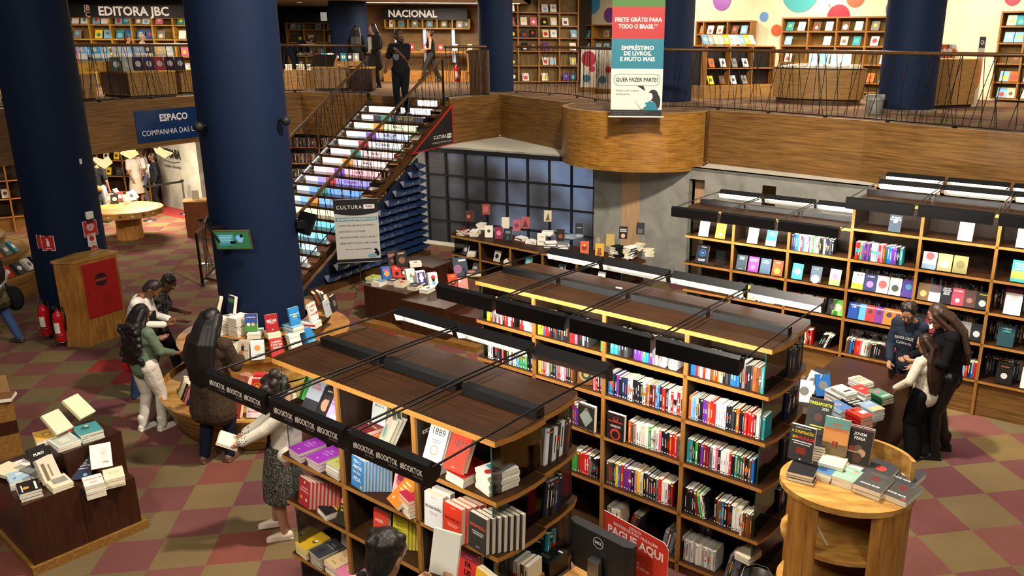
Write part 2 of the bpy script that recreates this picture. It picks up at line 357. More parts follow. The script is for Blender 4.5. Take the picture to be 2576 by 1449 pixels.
struct(MB().prism([tuple(s1+n1*.25), tuple(s2+n1*.25), tuple(s2+n1*.28), tuple(s1+n1*.28)], 0, 2.3, PLYW).build('trim_8'))
struct(MB().prism([tuple(W0-n0*.015), tuple(W1-n0*.015), tuple(W1), tuple(W0)], 0, .09, CONCW).build('baseboard_window'))
sl0 = W1+wd1*3.95
struct(MB(TR(sl0.x, sl0.y, 0) @ RZ(math.atan2(wd1.y, wd1.x))).box((-.13, -.02, 1.2), (.13, .0, 2.16), mat('#2a1c12', .15, .5)).build('trim_10'))
# steel framed window with reeded glass, 8 by 4 panes
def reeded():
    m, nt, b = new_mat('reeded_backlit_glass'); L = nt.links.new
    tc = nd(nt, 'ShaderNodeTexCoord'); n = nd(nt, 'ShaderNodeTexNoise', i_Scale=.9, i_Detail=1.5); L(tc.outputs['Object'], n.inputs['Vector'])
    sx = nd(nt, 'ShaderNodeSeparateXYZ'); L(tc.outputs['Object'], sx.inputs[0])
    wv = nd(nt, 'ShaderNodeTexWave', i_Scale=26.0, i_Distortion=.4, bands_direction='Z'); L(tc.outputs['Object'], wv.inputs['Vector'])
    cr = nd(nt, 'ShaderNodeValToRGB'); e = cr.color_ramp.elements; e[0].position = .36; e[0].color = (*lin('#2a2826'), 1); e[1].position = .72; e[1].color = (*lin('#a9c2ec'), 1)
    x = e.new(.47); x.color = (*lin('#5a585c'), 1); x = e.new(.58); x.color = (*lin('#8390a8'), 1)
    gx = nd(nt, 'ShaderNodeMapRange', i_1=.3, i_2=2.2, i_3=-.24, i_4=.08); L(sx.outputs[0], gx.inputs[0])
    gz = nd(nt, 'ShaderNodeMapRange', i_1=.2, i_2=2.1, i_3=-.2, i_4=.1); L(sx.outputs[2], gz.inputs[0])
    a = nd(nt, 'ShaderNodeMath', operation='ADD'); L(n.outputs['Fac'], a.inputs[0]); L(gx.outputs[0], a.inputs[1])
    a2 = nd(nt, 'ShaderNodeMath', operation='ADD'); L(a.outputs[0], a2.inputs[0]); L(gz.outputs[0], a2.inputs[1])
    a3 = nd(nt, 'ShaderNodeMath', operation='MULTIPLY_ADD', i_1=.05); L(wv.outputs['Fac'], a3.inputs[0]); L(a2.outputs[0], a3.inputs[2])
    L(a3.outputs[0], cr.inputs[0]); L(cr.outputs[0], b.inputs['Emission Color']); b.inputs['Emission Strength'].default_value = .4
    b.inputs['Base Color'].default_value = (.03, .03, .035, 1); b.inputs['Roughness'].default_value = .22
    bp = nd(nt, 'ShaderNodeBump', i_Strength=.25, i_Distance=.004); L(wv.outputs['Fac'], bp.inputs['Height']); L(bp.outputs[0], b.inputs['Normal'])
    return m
RG = reeded(); WL = (W1-g0).length
win = bpy.data.objects.new('window_1', None); COL.objects.link(win); win.location = (g0.x, g0.y, 0); win.rotation_euler = (0, 0, math.atan2(wd0.y, wd0.x)); win['kind'] = 'structure'
MB().box((0, .05, .06), (WL, .06, 2.22), RG).build('window_pane', win)
fr = MB(); nx = 8
for i in range(nx+1):
    x = WL*i/nx; fr.box((x-.022, .0, .06), (x+.022, .07, 2.22), BLACKM)
for j in range(5): z = .06+2.16*j/4; fr.box((-.02, -.005, z-.02), (WL+.02, .075, z+.02), BLACKM)
fr.box((-.05, -.03, 2.2), (WL+.1, .1, 2.3), BLACKM)
fr.build('window_frame', win)
# navy columns
def column(name, x, y, r, z0, z1, label=None):
    mb = MB(TR(x, y, 0)); mb.lathe([(r, z0), (r, z1)], NAVY, 64); return struct(mb.build(name))
CL, CC, CB = (-8.36, 12.87), (-4.36, 10.6), (-3.9, 10.0)
column('column_left', *CL, .53, 0, 9.0); column('column_centre', *CC, .54, 0, 9.0)
pD = at(1246, 231, MZ); column('column_parapet', pD.x, pD.y+.42, .45, MZ, 6.65)
pR = at(2299, 287, MZ); column('column_right', pR.x, pR.y+.48, .53, MZ+.0, 6.65)
struct(MB(TR(pR.x, pR.y+.48, 0)).lathe([(.57, MZ), (.57, MZ+.07), (.53, MZ+.08)], mat('#6d5a4a', .5), 48).build('trim_9'))
pB = at(1695, 257, MZ); column('column_banner', pB.x-.05, pB.y+.5, .5, MZ, 6.65)
column('column_back', (905-1460)/2043*25.5, 25.2, .55, MZ, CZ+.1)
# ================================================================== bookcases
def frame(o, ang): return Matrix.Translation((o[0], o[1], 0)) @ RZ(ang)
def local(F, u, v, z):
    p = F.inverted() @ at(u, v, z); return p.x, p.y
def board(mb, outline, z, th=.036, lip=True):
    """shelf board with walnut faces and an oak edge; outline in local s, t; z is the top"""
    mb.prism(outline, z-th, z, WALNUT, OAKX)
def bookcase(name, label, F, bays, zs, depth=.89, left='glass', right='glass', bulge=.05, plinth=True, double=True, uprights=None, cat='bookcase'):
    root = thing(name, label, cat, F.to_translation(), F.to_euler().z)
    s0, s1 = bays[0], bays[-1]; hd = depth/2 if double else depth
    eL, eR = (.06 if left == 'glass' else 0), (.06 if right == 'glass' else 0)
    bR = bulge if eR else 0
    def outl(front):
        if not double: return [(s0, 0), (s1, 0), (s1+(bulge if eR else 0), depth*.5), (s1, depth), (s0, depth), (s0-(bulge if eL else 0), depth*.5)]
        if front: return [(s0, 0), (s1, 0), (s1+bR*.75, hd*.35), (s1+bR, hd*.7), (s1+bR*.9, hd-.005), (s0-bulge*.9*(eL > 0), hd-.005), (s0-bulge*(eL > 0), hd*.7), (s0-bulge*.75*(eL > 0), hd*.35)]
        return [(s0-bulge*.4*(eL > 0), hd+.005), (s1+bR*.4, hd+.005), (s1+bR*.5, hd*1.4), (s1+bR*.2, hd*1.8), (s1-bR*.6, depth), (s0+.03, depth), (s0-.01, hd*1.8), (s0-bulge*.5*(eL > 0), hd*1.4)]
    mb = MB(); board(mb, outl(True), zs[0], .04)
    if double: board(mb, outl(False), zs[0], .04)
    mb.build('top_panel', root)
    ups = uprights if uprights is not None else [b for i, b in enumerate(bays) if 0 < i < len(bays)-1] + ([s0] if left == 'wood' else []) + ([s1] if right == 'wood' else [])
    zb = zs[-1]
    for b in ups:
        u = MB(); u.box((b-.018, .018, 0), (b+.018, depth-.018, zs[0]-.04), WALB)
        u.box((b-.019, 0, 0), (b+.019, .0185, zs[0]-.04), OAKZ); u.box((b-.019, depth-.0185, 0), (b+.019, depth, zs[0]-.04), OAKZ); u.build('upright', root)
    for z in zs[1:]:
        m = MB(); board(m, outl(True), z, .034)
        if double: board(m, outl(False), z, .034)
        m.build('shelf', root)
    MB().box((s0+.1, hd-.012, 0) if double else (s0+.02, depth-.014, 0), (s1-.1, hd+.012, zs[0]-.04) if double else (s1-.02, depth, zs[0]-.04), WALB).build('back_panel', root)
    for side, x in (('l', s0+eL), ('r', s1-eR)):
        if (left if side == 'l' else right) != 'glass': continue
        g = MB(); g.box((x-.004, .035, zb), (x+.004, depth-.035, zs[0]-.04), GLASS)
        g.box((x-.0042, .031, zb), (x+.0042, .0352, zs[0]-.04), GEDGE); g.box((x-.0042, depth-.0352, zb), (x+.0042, depth-.031, zs[0]-.04), GEDGE); g.build('glass_side', root)
    if plinth: MB().box((s0+.05, .04, 0), (s1-.05, depth-.04, zb-.034), FASC).build('plinth', root)
    return root
TUBE = {}
def tube_mat(e):
    if e not in TUBE:
        m, nt, b = new_mat('fluorescent_tube'); b.inputs['Emission Color'].default_value = (1, .95, .86, 1); b.inputs['Emission Strength'].default_value = e
        b.inputs['Base Color'].default_value = (.9, .9, .9, 1); TUBE[e] = m
    return TUBE[e]
REFL = mat('#d9d7d0', .35, .2)
def hood(name, root, s0, s1, t, z, sgn, e, text=None, tube=True):
    """black channel lamp; sgn +1 opens towards +t"""
    def P(u, w): return (t+sgn*u, z+w)
    prof = [P(0, -.1), P(0, .028), P(.035, .05), P(.105, -.012)]
    mb = MB(); n = len(prof)
    inn = [P(.006, -.1), P(.006, .022), P(.036, .042), P(.1, -.014)]
    vs = [(s0, *p) for p in prof] + [(s1, *p) for p in prof]; vi = [(s0, *p) for p in inn] + [(s1, *p) for p in inn]
    q = [(i, i+1, n+i+1, n+i) for i in range(n-1)]
    if sgn > 0: q = [f[::-1] for f in q]
    mb.add(vs, q, BLACK); mb.add(vi, [f[::-1] for f in q], REFL)
    for s in (s0, s1): mb.add([(s, *p) for p in prof] + [(s, *P(.085, -.075))], [(0, 1, 2, 3, 4)], BLACK); 
    for s in (s0, s1): mb.add([(s+(.0015 if s == s0 else -.0015), *p) for p in prof] + [(s+(.0015 if s == s0 else -.0015), *P(.085, -.075))], [(4, 3, 2, 1, 0)], REFL)
    h = mb.build(name, root)
    if text:
        for k, x in enumerate((.2, .5, .8)):
            T = MB(); cx = s0+(s1-s0)*x
            B = Matrix(((1, 0, 0, cx), (0, 0, -1, t-.0015*sgn), (0, 1, 0, z-.033), (0, 0, 0, 1)))
            put_text(T, '#BOOKTOK', .056, mat('#e8dccb', .5, emit=.05), B, .014, fit=(s1-s0)*.27); put_text(T, 'CULTURA', .014, mat('#b9b0a4', .5), B @ TR(.05, -.032, 0), .0, spacing=1.4)
            T.build('lettering', h)
    if tube:
        MB().tube([(s0+.03, *P(.035, -.02)), (s1-.03, *P(.035, -.02))], .013, tube_mat(e), 8).build('tube', root)
def canopy(label, F, s0, s1, z, e_front, e_back, text=None, tf=-.56, tm=.43, tb=1.26, group='shelf lamps on the bookcases', back=True, front=True):
    root = thing('shelf_lamp', label, 'lamp', F.to_translation()+Vector((0, 0, 0)), F.to_euler().z, group)
    a, b = s0+.025, s1-.025
    if front: hood('front_hood', root, a, b, tf, z, 1, e_front, text, tube=e_front > 0)
    if back: hood('rear_hood', root, a, b, tb, z, -1, e_back, None, tube=e_back > 0)
    MB().prism([(a, tm-.04), (b, tm-.04), (b, tm+.04), (a, tm+.04)], z-.065, z+.0, BLACK).build('mounting_bar', root, .01)
    for s in (a, b):
        r = MB(); r.tube([(s, tf+.03 if front else tm, z+.01), (s, tm, z+.022), (s, tb-.03 if back else tm, z+.01)], .008, DARKST, 6); r.build('arm', root)
    return root
TH = R_(-35.75); TR_ = R_(-33.26)
FN = frame((-2.336, 5.734), TH); FM = frame((-1.059, 7.827), TH); FR = frame((1.596, 12.085), TR_)
NB = [0, .743, 1.531, 2.25]; NZ = [2.367, 1.952, 1.555, 1.156, .664, .22]
MBY = [0, .747, 1.569, 2.412, 3.169]; MZS = [2.367, 1.959, 1.549, 1.129, .626, .128]
R0B = [0, .774, 1.612, 2.477]; R1B = [2.477, 3.352, 4.246, 5.12, 6.0]
R0Z = [2.275, 1.854, 1.426, .997, .493]; R1Z = [2.68, 2.285, 1.854, 1.426, .997, .493]
bookcase('bookcase', 'nearest tall oak bookcase with glass ends, under black lamp hoods lettered BOOKTOK', FN, NB, NZ)
bookcase('bookcase', 'middle tall oak bookcase with glass ends, packed with spine-out books', FM, MBY, MZS)
bookcase('bookcase', 'lower oak bookcase with a glass left end, brightly lit, against the tallest one', FR, R0B, R0Z, right='none', uprights=R0B[1:-1])
bookcase('bookcase', 'tallest oak bookcase on the right, behind the boy and two women', FR, R1B, R1Z, left='wood', right='wood')
F2 = FR @ TR(0, 1.78, 0)
bookcase('bookcase', 'rear oak bookcase behind the tallest one, only its top in sight', F2, [2.3, 3.2, 4.1, 5.0], [2.62, 2.2, 1.8], depth=.44, double=False, left='wood', right='wood', plinth=False)
for k in range(3):
    w = ('left', 'middle', 'right')[k]
    canopy(f'{w} black shelf lamp lettered BOOKTOK over the nearest bookcase', FN, NB[k]+.04, NB[k+1]+.04, 2.43, 110, 26 if k < 2 else 0.0, True, group='lamps of the nearest bookcase')
for k in range(4):
    w = ('leftmost', 'second from left', 'third from left', 'rightmost')[k]
    canopy(f'{w} black shelf lamp over the middle bookcase', FM, MBY[k], MBY[k+1], 2.43, 300, (22, 14, 30, 40)[k], tb=1.24, group='lamps of the middle bookcase')
for k in range(3):
    w = ('left', 'middle', 'right')[k]
    canopy(f'{w} black shelf lamp over the lower glass-ended right bookcase', FR, R0B[k]+.0, R0B[k+1], 2.345, 330, (28, 10, 28)[k], tm=.45, tb=1.22, group='lamps of the lower right bookcase')
for k in range(4):
    w = ('leftmost', 'second from left', 'third from left', 'rightmost')[k]
    canopy(f'{w} black shelf lamp over the tallest bookcase', FR, R1B[k], R1B[k+1], 2.75, 230, (30, 12, 30, 30)[k], tm=.5, tb=1.22, group='lamps of the tallest bookcase')
for k in range(3):
    w = ('left', 'middle', 'right')[k]
    canopy(f'{w} black shelf lamp over the rear bookcase', F2, 2.3+.9*k, 3.2+.9*k, 2.69, 0, (30, 10, 26)[k], tm=.1, tb=.6, front=False, group='lamps of the rear bookcase')
eraser = MB(FM @ TR(1.32, .62, 2.37)).box((-.035, -.012, 0), (.035, .012, .02), WHITE).build('eraser', None, .006)
tag(eraser, 'white rounded eraser lying on top of the middle bookcase', 'eraser')
# ================================================================== books
PAL = dict(k='#17161a', d='#3a3a3e', g='#7c7b78', a='#b5b2ab', w='#eeebe4', c='#e3d6b4', r='#c8251f', m='#6d1a22', p='#d96a8a', v='#63308f',
           b='#2367b0', n='#1c2647', t='#2a8f95', l='#7fb6d8', e='#3f9a3e', f='#1f4a30', y='#ecd02a', o='#e2651f', u='#6b4527', i='#d24aa8')
WORD = dict(k='black', d='charcoal', g='grey', a='light grey', w='white', c='cream', r='red', m='maroon', p='pink', v='purple', b='blue', n='navy',
            t='teal', l='light blue', e='green', f='dark green', y='yellow', o='orange', u='brown', i='magenta')
ORD = ['zeroth', 'first', 'second', 'third', 'fourth', 'fifth', 'sixth', 'seventh', 'eighth', 'ninth', 'tenth', 'eleventh', 'twelfth', 'thirteenth', 'fourteenth', 'fifteenth', 'sixteenth', 'seventeenth',
       'eighteenth', 'nineteenth', 'twentieth', 'twenty-first', 'twenty-second', 'twenty-third', 'twenty-fourth', 'twenty-fifth', 'twenty-sixth', 'twenty-seventh', 'twenty-eighth', 'twenty-ninth', 'thirtieth']
BOOKS = []; rnd = random.Random(11)
def pc(x): return PAL.get(x, x)
def book(M, w, h, t, col, art=(), label='', group=None, spine=None, hard=False, pages='#e2d8bf', under=False, bias=1.0, back=None):
    BOOKS.append(dict(M=M, w=w, h=h, t=t, col=pc(col), art=tuple(art), label=label, group=group, spine=pc(spine) if spine else pc(col), hard=hard, pages=pages, under=under, bias=bias, back=back))
def book_geo(B, cov, pag):
    w, h, t = B['w'], B['h'], B['t']; c = .0028 if B['hard'] else .0012; ov = .003 if B['hard'] else .0008
    cm = mat(B['col'], .6, 0, .22); sm = mat(B['spine'], .55, 0, .25)
    cov.box((0, 0, t-c), (w, h, t), cm); cov.box((0, 0, 0), (w, h, c), mat(pc(B['back']), .42) if B['back'] else cm); cov.box((0, 0, c), (c, h, t-c), sm)
    pag.box((c, ov, c), (w-ov, h-ov, t-c), mat(B['pages'], .85, 0, .2))
    zf = t+.0004; xs = -.0004
    for a in B['art']:
        k = a[0]
        if k == 'r': _, x0, y0, x1, y1, cc = a; cov.quad((x0*w, y0*h, zf), (x1*w, y0*h, zf), (x1*w, y1*h, zf), (x0*w, y1*h, zf), mat(pc(cc), .45)); zf += .0002
        elif k == 'c':
            _, x, y, r, cc = a; cov.add([(x*w+r*w*math.cos(i*math.pi/10), y*h+r*w*math.sin(i*math.pi/10), zf) for i in range(20)], [list(range(20))], mat(pc(cc), .45)); zf += .0002
        elif k == 'p': _, pts, cc = a; cov.add([(x*w, y*h, zf) for x, y in pts], [list(range(len(pts)))], mat(pc(cc), .45)); zf += .0002
        elif k == 't': _, s, x, y, z, cc = a[:6]; put_text(cov, s, z*h, mat(pc(cc), .5), TR(x*w, y*h, zf+.0003), a[6] if len(a) > 6 else .012, fit=w*.92)
        elif k == 'R': _, y0, y1, z0, z1, cc = a; cov.quad((xs, y0*h, z0*t), (xs, y0*h, z1*t), (xs, y1*h, z1*t), (xs, y1*h, z0*t), mat(pc(cc), .45)); xs -= .0001
        elif k == 'C': _, y, r, cc = a; cov.add([(xs, y*h+r*t*math.cos(i*math.pi/5), t/2+r*t*math.sin(i*math.pi/5)) for i in range(10)], [list(range(10))], mat(pc(cc), .45)); xs -= .0001
        elif k == 'T':
            _, s, y, z, cc = a; M = Matrix(((0, 0, -1, xs-.0003), (1, 0, 0, y*h), (0, -1, 0, t/2), (0, 0, 0, 1))); put_text(cov, s, z*t, mat(pc(cc), .5), M, .02, fit=h*.8)
def POSE(s, t, z, kind, rot=0.0, tilt=0.0, lean=0.0):
    """local shelf pose: 'spine' out, 'face' out (tilted back), 'flat' lying"""
    if kind == 'spine': return TR(s, t, z) @ RZ(rot) @ RY(lean) @ Matrix(((0, 0, 1, 0), (1, 0, 0, 0), (0, 1, 0, 0), (0, 0, 0, 1)))
    if kind == 'face': return TR(s, t, z) @ RZ(rot) @ RX(-tilt) @ Matrix(((1, 0, 0, 0), (0, 0, -1, 0), (0, 1, 0, 0), (0, 0, 0, 1)))
    return TR(s, t, z) @ RZ(rot)
def cv(col, title=None, tc='w', band=None, blob=None, sub=None):
    """a plain cover: title on top, picture blob, small line at the foot"""
    a = []
    if band: a.append(('r', 0, band[0], 1, band[1], band[2]))
    if blob: a.append(('c', .5, blob[0], blob[1], blob[2]))
    if title:
        L = title.split('|'); n = len(L); y = .84 if n < 4 else .88; st = .12 if n < 4 else .11
        for i, s in enumerate(L): a.append(('t', s, .5, y-i*st, .105, tc, .02))
    if sub: a.append(('t', sub, .5, .08, .05, tc, .01))
    return a
def row(F, s, z, t0, toks, place, thick=.027, hh=.215, dd=.15, dots=False, group=None, lean=0.0, gap=.0012, texts=None, hard=.4, n0=0, skipname='from left'):
    """books side by side with their spines out; a token is a colour letter, '_' is a gap, '*' a thicker and taller one"""
    i = 0; n = n0; x = s; big = False
    for ch in toks:
        if ch == ' ': continue
        if ch == '_': x += .03; continue
        if ch == '*': big = True; continue
        t = thick*rnd.uniform(.8, 1.2)*(1.6 if big else 1); h = hh*rnd.uniform(.95, 1.04)*(1.05 if big else 1); d = dd*rnd.uniform(.95, 1.03); big = False; n += 1
        art = []; tc = 'w' if ch in 'kdmvbnftuerop' else 'k'
        if texts and n in texts: art.append(('T', texts[n], .52, .62, tc))
        else:
            q = rnd.random(); ac = rnd.choice('wwcaoyrl') if tc == 'w' else rnd.choice('kkrnbdm')
            if q < .75: art.append(('R', rnd.uniform(.2, .32), rnd.uniform(.6, .85), .34, .34+rnd.uniform(.18, .34), ac))
            if q > .5: art.append(('R', rnd.uniform(.86, .9), rnd.uniform(.92, .97), .15, .85, rnd.choice('wcyra')))
            if q < .25: art.append(('R', rnd.uniform(.4, .5), rnd.uniform(.52, .66), .0, 1, rnd.choice('wrogktu')))
        if dots: art.append(('C', .07, .26, 'w' if tc == 'w' else 'k'))
        book(F @ POSE(x, t0+rnd.uniform(0, .012), z+.0005, 'spine', lean=lean), d, h, t, ch, art, f'{WORD[ch]} book, {ORD[n]} {skipname}, {place}', group or ('books on the '+place), hard=rnd.random() < hard, pages=rnd.choice(('#e2d8bf', '#ebe6d8', '#d6c9a6')))
        x += t/math.cos(lean)+gap
    return x, n
def face(F, s, t, z, col, art=(), label='', w=.15, h=.22, th=.022, tilt=.22, rot=0.0, n=1, step=(.004, .02), group=None, spine=None, copies=None, hard=False, bias=1.3):
    """a cover facing out; n copies stand one behind the other"""
    for k in range(n):
        M = F @ POSE(s+step[0]*k, t+step[1]*k+math.sin(tilt)*.0, z+.0005+math.sin(tilt)*th*1.0, 'face', rot, tilt)
        lb = label if k == 0 else f'{ORD[k+1]} copy behind the {copies}'
        book(M, w, h, th, col, art if k == 0 else (), lb, group or ('copies of the '+copies if copies else None), spine=spine, under=k > 0, bias=bias if k == 0 else .8, hard=hard)
def pile(M, n, w, h, t, cols, pname, art=(), jit=.006, twist=.04, spine=None, hard=False, rise=0.0):
    z = 0.0
    for k in range(n):
        c = cols[k % len(cols)]; tt = t*rnd.uniform(.96, 1.04); top = k == n-1
        lb = f'{WORD.get(c, "pale")} book lying on top of the {pname}' if top else f'{WORD.get(c, "pale")} book, {ORD[n-k]} from the top of the {pname}'
        Mk = M @ TR(rnd.uniform(-jit, jit), rnd.uniform(-jit, jit), z) @ RZ(rnd.uniform(-twist, twist)) @ TR(-w/2, -h/2, 0)
        book(Mk, w, h, tt, c, art if top else (), lb, pname, under=not top, spine=(spine or (None,))[k % len(spine)] if spine else None, hard=hard, bias=1.2 if top else 1.0)
        z += tt+.0006
    return z
# ---- middle bookcase: spine-out rows, bays counted from the left
MZ_ = MZS[1:]; mb_ = [(.08, .747), (.775, 1.569), (1.597, 2.412), (2.44, 3.10)]
def mrow(bay, r, toks, off=.0, **k):
    bn = ('left bay', 'second bay', 'third bay', 'right bay')[bay]; rn = ('top', 'second', 'third', 'fourth', 'bottom')[r]
    return row(FM, mb_[bay][0]+off, MZ_[r], .035, toks, f'{rn} shelf, {bn} of middle bookcase', dots=r > 0, group=f'books on the {rn} shelf, {bn} of the middle bookcase', **k)
mrow(0, 0, 'yyrgdwrwkrrwrk__rrwwwag', .03, thick=.026)
mrow(1, 0, 'yybrrmkkdkkdkkkrrpkkwkd', .0, thick=.025)
row(FM, 1.52, MZ_[0], .02, 'e', 'far right of top shelf, second bay of middle bookcase', hh=.23)
mrow(2, 0, '*t*td*k*d__*v*vi*tt*vgwgaw_www', .02, thick=.024)
mrow(3, 0, 'bbrgwrwwuoryakdkbbbkgkkdouut', .0, thick=.0225, texts={24: 'YOM', 23: 'SINATRA'})
x, n = mrow(1, 1, 'yorwgkkgrpwpkku', .0, thick=.027)
face(FM, x+.03, .08, MZ_[1], 'u', [('c', .5, .5, .4, '#a98d4a'), ('c', .5, .5, .3, '#2a3d3a'), ('c', .5, .5, .15, '#a98d4a')], 'brown book with round gilt emblem, second shelf, second bay of middle bookcase', w=.17, h=.2, th=.03, tilt=.1, rot=R_(20))
mrow(1, 1, 'prkmr', .66, thick=.025, n0=20)
mrow(0, 1, 'wwkkdkrkkwgwltetekkw', .03, thick=.0285)
mrow(2, 1, 'bbnkvknnwwkkkkwuokmlbkrkwrwrau', .0, thick=.0255, texts={22: 'CIDADE', 24: 'CIDADE A PORSIA', 12: 'DARKLYN'})
mrow(3, 1, 'ollakkvvorrwwwwkkdkoknrrrmwwt', .0, thick=.0225, texts={12: 'TABITHA KING', 13: 'TABITHA KING', 14: 'TABITHA KING', 7: 'ECOS', 8: 'ECOS', 26: 'FRANKENSTEIN'})
x, n = mrow(1, 2, 'kkkmvv', .33, thick=.026)
face(FM, x+.02, .04, MZ_[2], '#211d18', [('p', ((.5, .88), (.9, .5), (.5, .12), (.1, .5)), '#8b968a'), ('c', .5, .8, .1, '#6a6a60'), ('r', .05, .03, .95, .06, '#6b6047'), ('r', .05, .94, .95, .97, '#6b6047')], 'black ornate book with grey-green diamond, third shelf, second bay of middle bookcase', w=.2, h=.26, th=.04, tilt=.04, rot=R_(-4))
face(FM, 1.62, .03, MZ_[2], '#1b1413', [('t', 'OCULTO', .5, .52, .105, 'w', .03), ('c', .5, .22, .3, '#b03524'), ('c', .5, .2, .2, '#1b1413'), ('r', .08, .68, .92, .72, '#b03524'), ('c', .5, .8, .13, '#b03524'), ('c', .5, .82, .09, '#1b1413')], 'black and red book lettered OCULTO, third shelf, third bay of middle bookcase', w=.19, h=.26, th=.035, tilt=.04)
mrow(2, 2, 'ouawwcwwewawpkkkrrrgn', .235, thick=.0255, texts={14: 'gagocaravel', 15: 'gagocaravel', 1: 'HALLOWEEN'})
mrow(3, 2, 'ttkekvmmgwpkwwwrktffukub', .0, thick=.0245, texts={12: 'JIM JONES', 13: 'Loura', 14: 'Loura', 15: 'Loura', 19: 'COPIES MERCADO', 20: 'COPIES MERCADO'})
mrow(1, 3, 'eeurrrrgkkk', .42, thick=.027)
mrow(2, 3, 'dudkybrvvvkpyckdknkgrwwmm', .0, thick=.0285, dd=.16, hh=.235)
mrow(3, 3, 'kkkmm', .0, thick=.02, hh=.24, dots=False) if False else None
row(FM, 2.44, MZ_[3], .035, 'kkkk', 'fourth shelf, right bay of middle bookcase', dots=True, thick=.022, hh=.24)
row(FM, 2.55, MZ_[3], .035, 'mmewk', 'fourth shelf, right bay of middle bookcase', dots=True, thick=.024, hh=.24, lean=-.2, n0=4)
row(FM, 2.73, MZ_[3], .035, 'kuubkmkwww', 'fourth shelf, right bay of middle bookcase', dots=True, thick=.0255, hh=.235, n0=9, texts={10: 'CIDADE A PORSIA', 13: 'ALEM DOS OLHOS'})
row(FM, 3.0, MZ_[3], .0, 'cuuuu', 'fourth shelf, far right of middle bookcase', thick=.019, hh=.22, n0=19)
row(FM, 1.6, MZ_[4], .05, 'agwwc', 'bottom shelf, third bay of middle bookcase', thick=.03, hh=.24, dd=.17)
row(FM, 1.8, MZ_[4], .1, 'rgd', 'bottom shelf, third bay of middle bookcase', thick=.03, hh=.24, dd=.17, lean=.3, n0=5)
row(FM, 2.2, MZ_[4], .06, 'gdgdw', 'bottom shelf, third bay of middle bookcase', thick=.034, hh=.24, dd=.17, lean=.22, n0=8)
row(FM, 2.45, MZ_[4], .05, 'awawawwawawa', 'bottom shelf, right bay of middle bookcase', thick=.026, hh=.21, dd=.17)
row(FM, 2.5, MZ_[4], .24, 'dgdgd', 'bottom shelf, back row, right bay of middle bookcase', thick=.03, hh=.3, dd=.14)
row(FM, 2.86, MZ_[4], .05, 'gdgg', 'bottom shelf, far right of middle bookcase', thick=.028, hh=.25, dd=.17, lean=.2, n0=12)
pile(FM @ TR(3.05, .1, MZ_[4]+.245) @ RZ(-.15), 2, .15, .2, .03, 'ac', 'small pile on the bottom shelf of the middle bookcase')
# end of the middle bookcase: books seen through the glass side
for r, tk in enumerate(('ddkg', 'nkdk', 'dfkdt', 'kdk')):
    row(FM @ TR(3.12, .47, 0) @ RZ(R_(90)), .05, MZ_[r], -.02, tk*2, f'{("top", "second", "third", "fourth")[r]} shelf in the curved end of the middle bookcase', thick=.03, hh=.24)
# ---- nearest bookcase
NZ_ = NZ[1:]
def nf(bay, r): return f'{("top", "second", "third", "fourth")[r]} shelf, {("left", "middle", "right")[bay]} bay of nearest bookcase'
face(FN, .03, .2, NZ_[0], '#3f9b45', cv('e', 'A BOA|SORTE', 'w', blob=(.25, .22, '#2f7a3a')), 'green book lettered A BOA SORTE, left end of the nearest bookcase', w=.16, h=.24, tilt=.5, th=.03)
face(FN, .2, .1, NZ_[0], '#9fa6b2', cv('a', 'ARTE|DE VIVER', 'r', band=(0, .35, '#2b2a30')), 'grey and black book leaning back at the left of top shelf, nearest bookcase', w=.165, h=.24, tilt=.6, th=.03, n=2, copies='grey book at the left of the top shelf')
face(FN, .4, .06, NZ_[0], '#141214', [('c', .5, .45, .3, '#b98a6c'), ('r', .2, .62, .8, .75, '#1a1210'), ('t', 'QUEM SOU', .5, .88, .06, 'w')], 'black book with a face, first of two, top shelf of nearest bookcase', w=.16, h=.24, tilt=.6, th=.03, n=2, copies='first black book with a face on the top shelf')
face(FN, .53, .03, NZ_[0], '#171315', [('c', .5, .45, .3, '#c09a80'), ('r', .2, .62, .8, .74, '#2a1a12'), ('t', 'ELA E EU', .5, .88, .06, 'w')], 'black book with a face, next to the purple meditation book', w=.14, h=.24, tilt=.6, th=.03)
face(FN, .585, .0, NZ_[0], '#b79bd6', cv('v', 'MEDITAÇÕES|PODEROSAS', '#4a3a66', blob=(.25, .3, '#d8c4e8')), 'lilac book lettered MEDITAÇÕES PODEROSAS, top shelf of nearest bookcase', w=.15, h=.24, tilt=.6, th=.03, n=2, copies='lilac meditation book')
face(FN, .86, .22, NZ_[0], '#dfe3dc', cv('w', 'MÁGICAS', '#2b7c86', band=(.1, .25, '#cfd8d8'), sub='palavras'), 'white book lettered MÁGICAS, middle bay of nearest bookcase', w=.15, h=.22, tilt=.2, th=.03)
pile(FN @ TR(.92, .14, NZ_[0]) @ RZ(-.2), 2, .16, .22, .03, 'rm', 'pile under the MÁGICAS book', [('t', 'POR QUE|CALAMOS', .5, .6, .1, 'c')])
face(FN, 1.09, .12, NZ_[0], '#a9b8a0', [('r', 0, .5, 1, 1, '#c9b3a0'), ('c', .5, .45, .3, '#6f9088')], 'green and pink floral book on clear stand, middle bay of nearest bookcase', w=.16, h=.23, tilt=.45, th=.04, rot=R_(-38), n=3, copies='green floral book', step=(.012, .03))
pile(FN @ TR(1.0, .12, NZ_[0]+.0) @ RZ(.1), 1, .15, .2, .02, 'o', 'orange pile by the lamp hood')
pile(FN @ TR(1.66, .13, NZ_[0]) @ RZ(-.1), 2, .165, .23, .035, 'ww', 'white pile under the book lettered 1889')
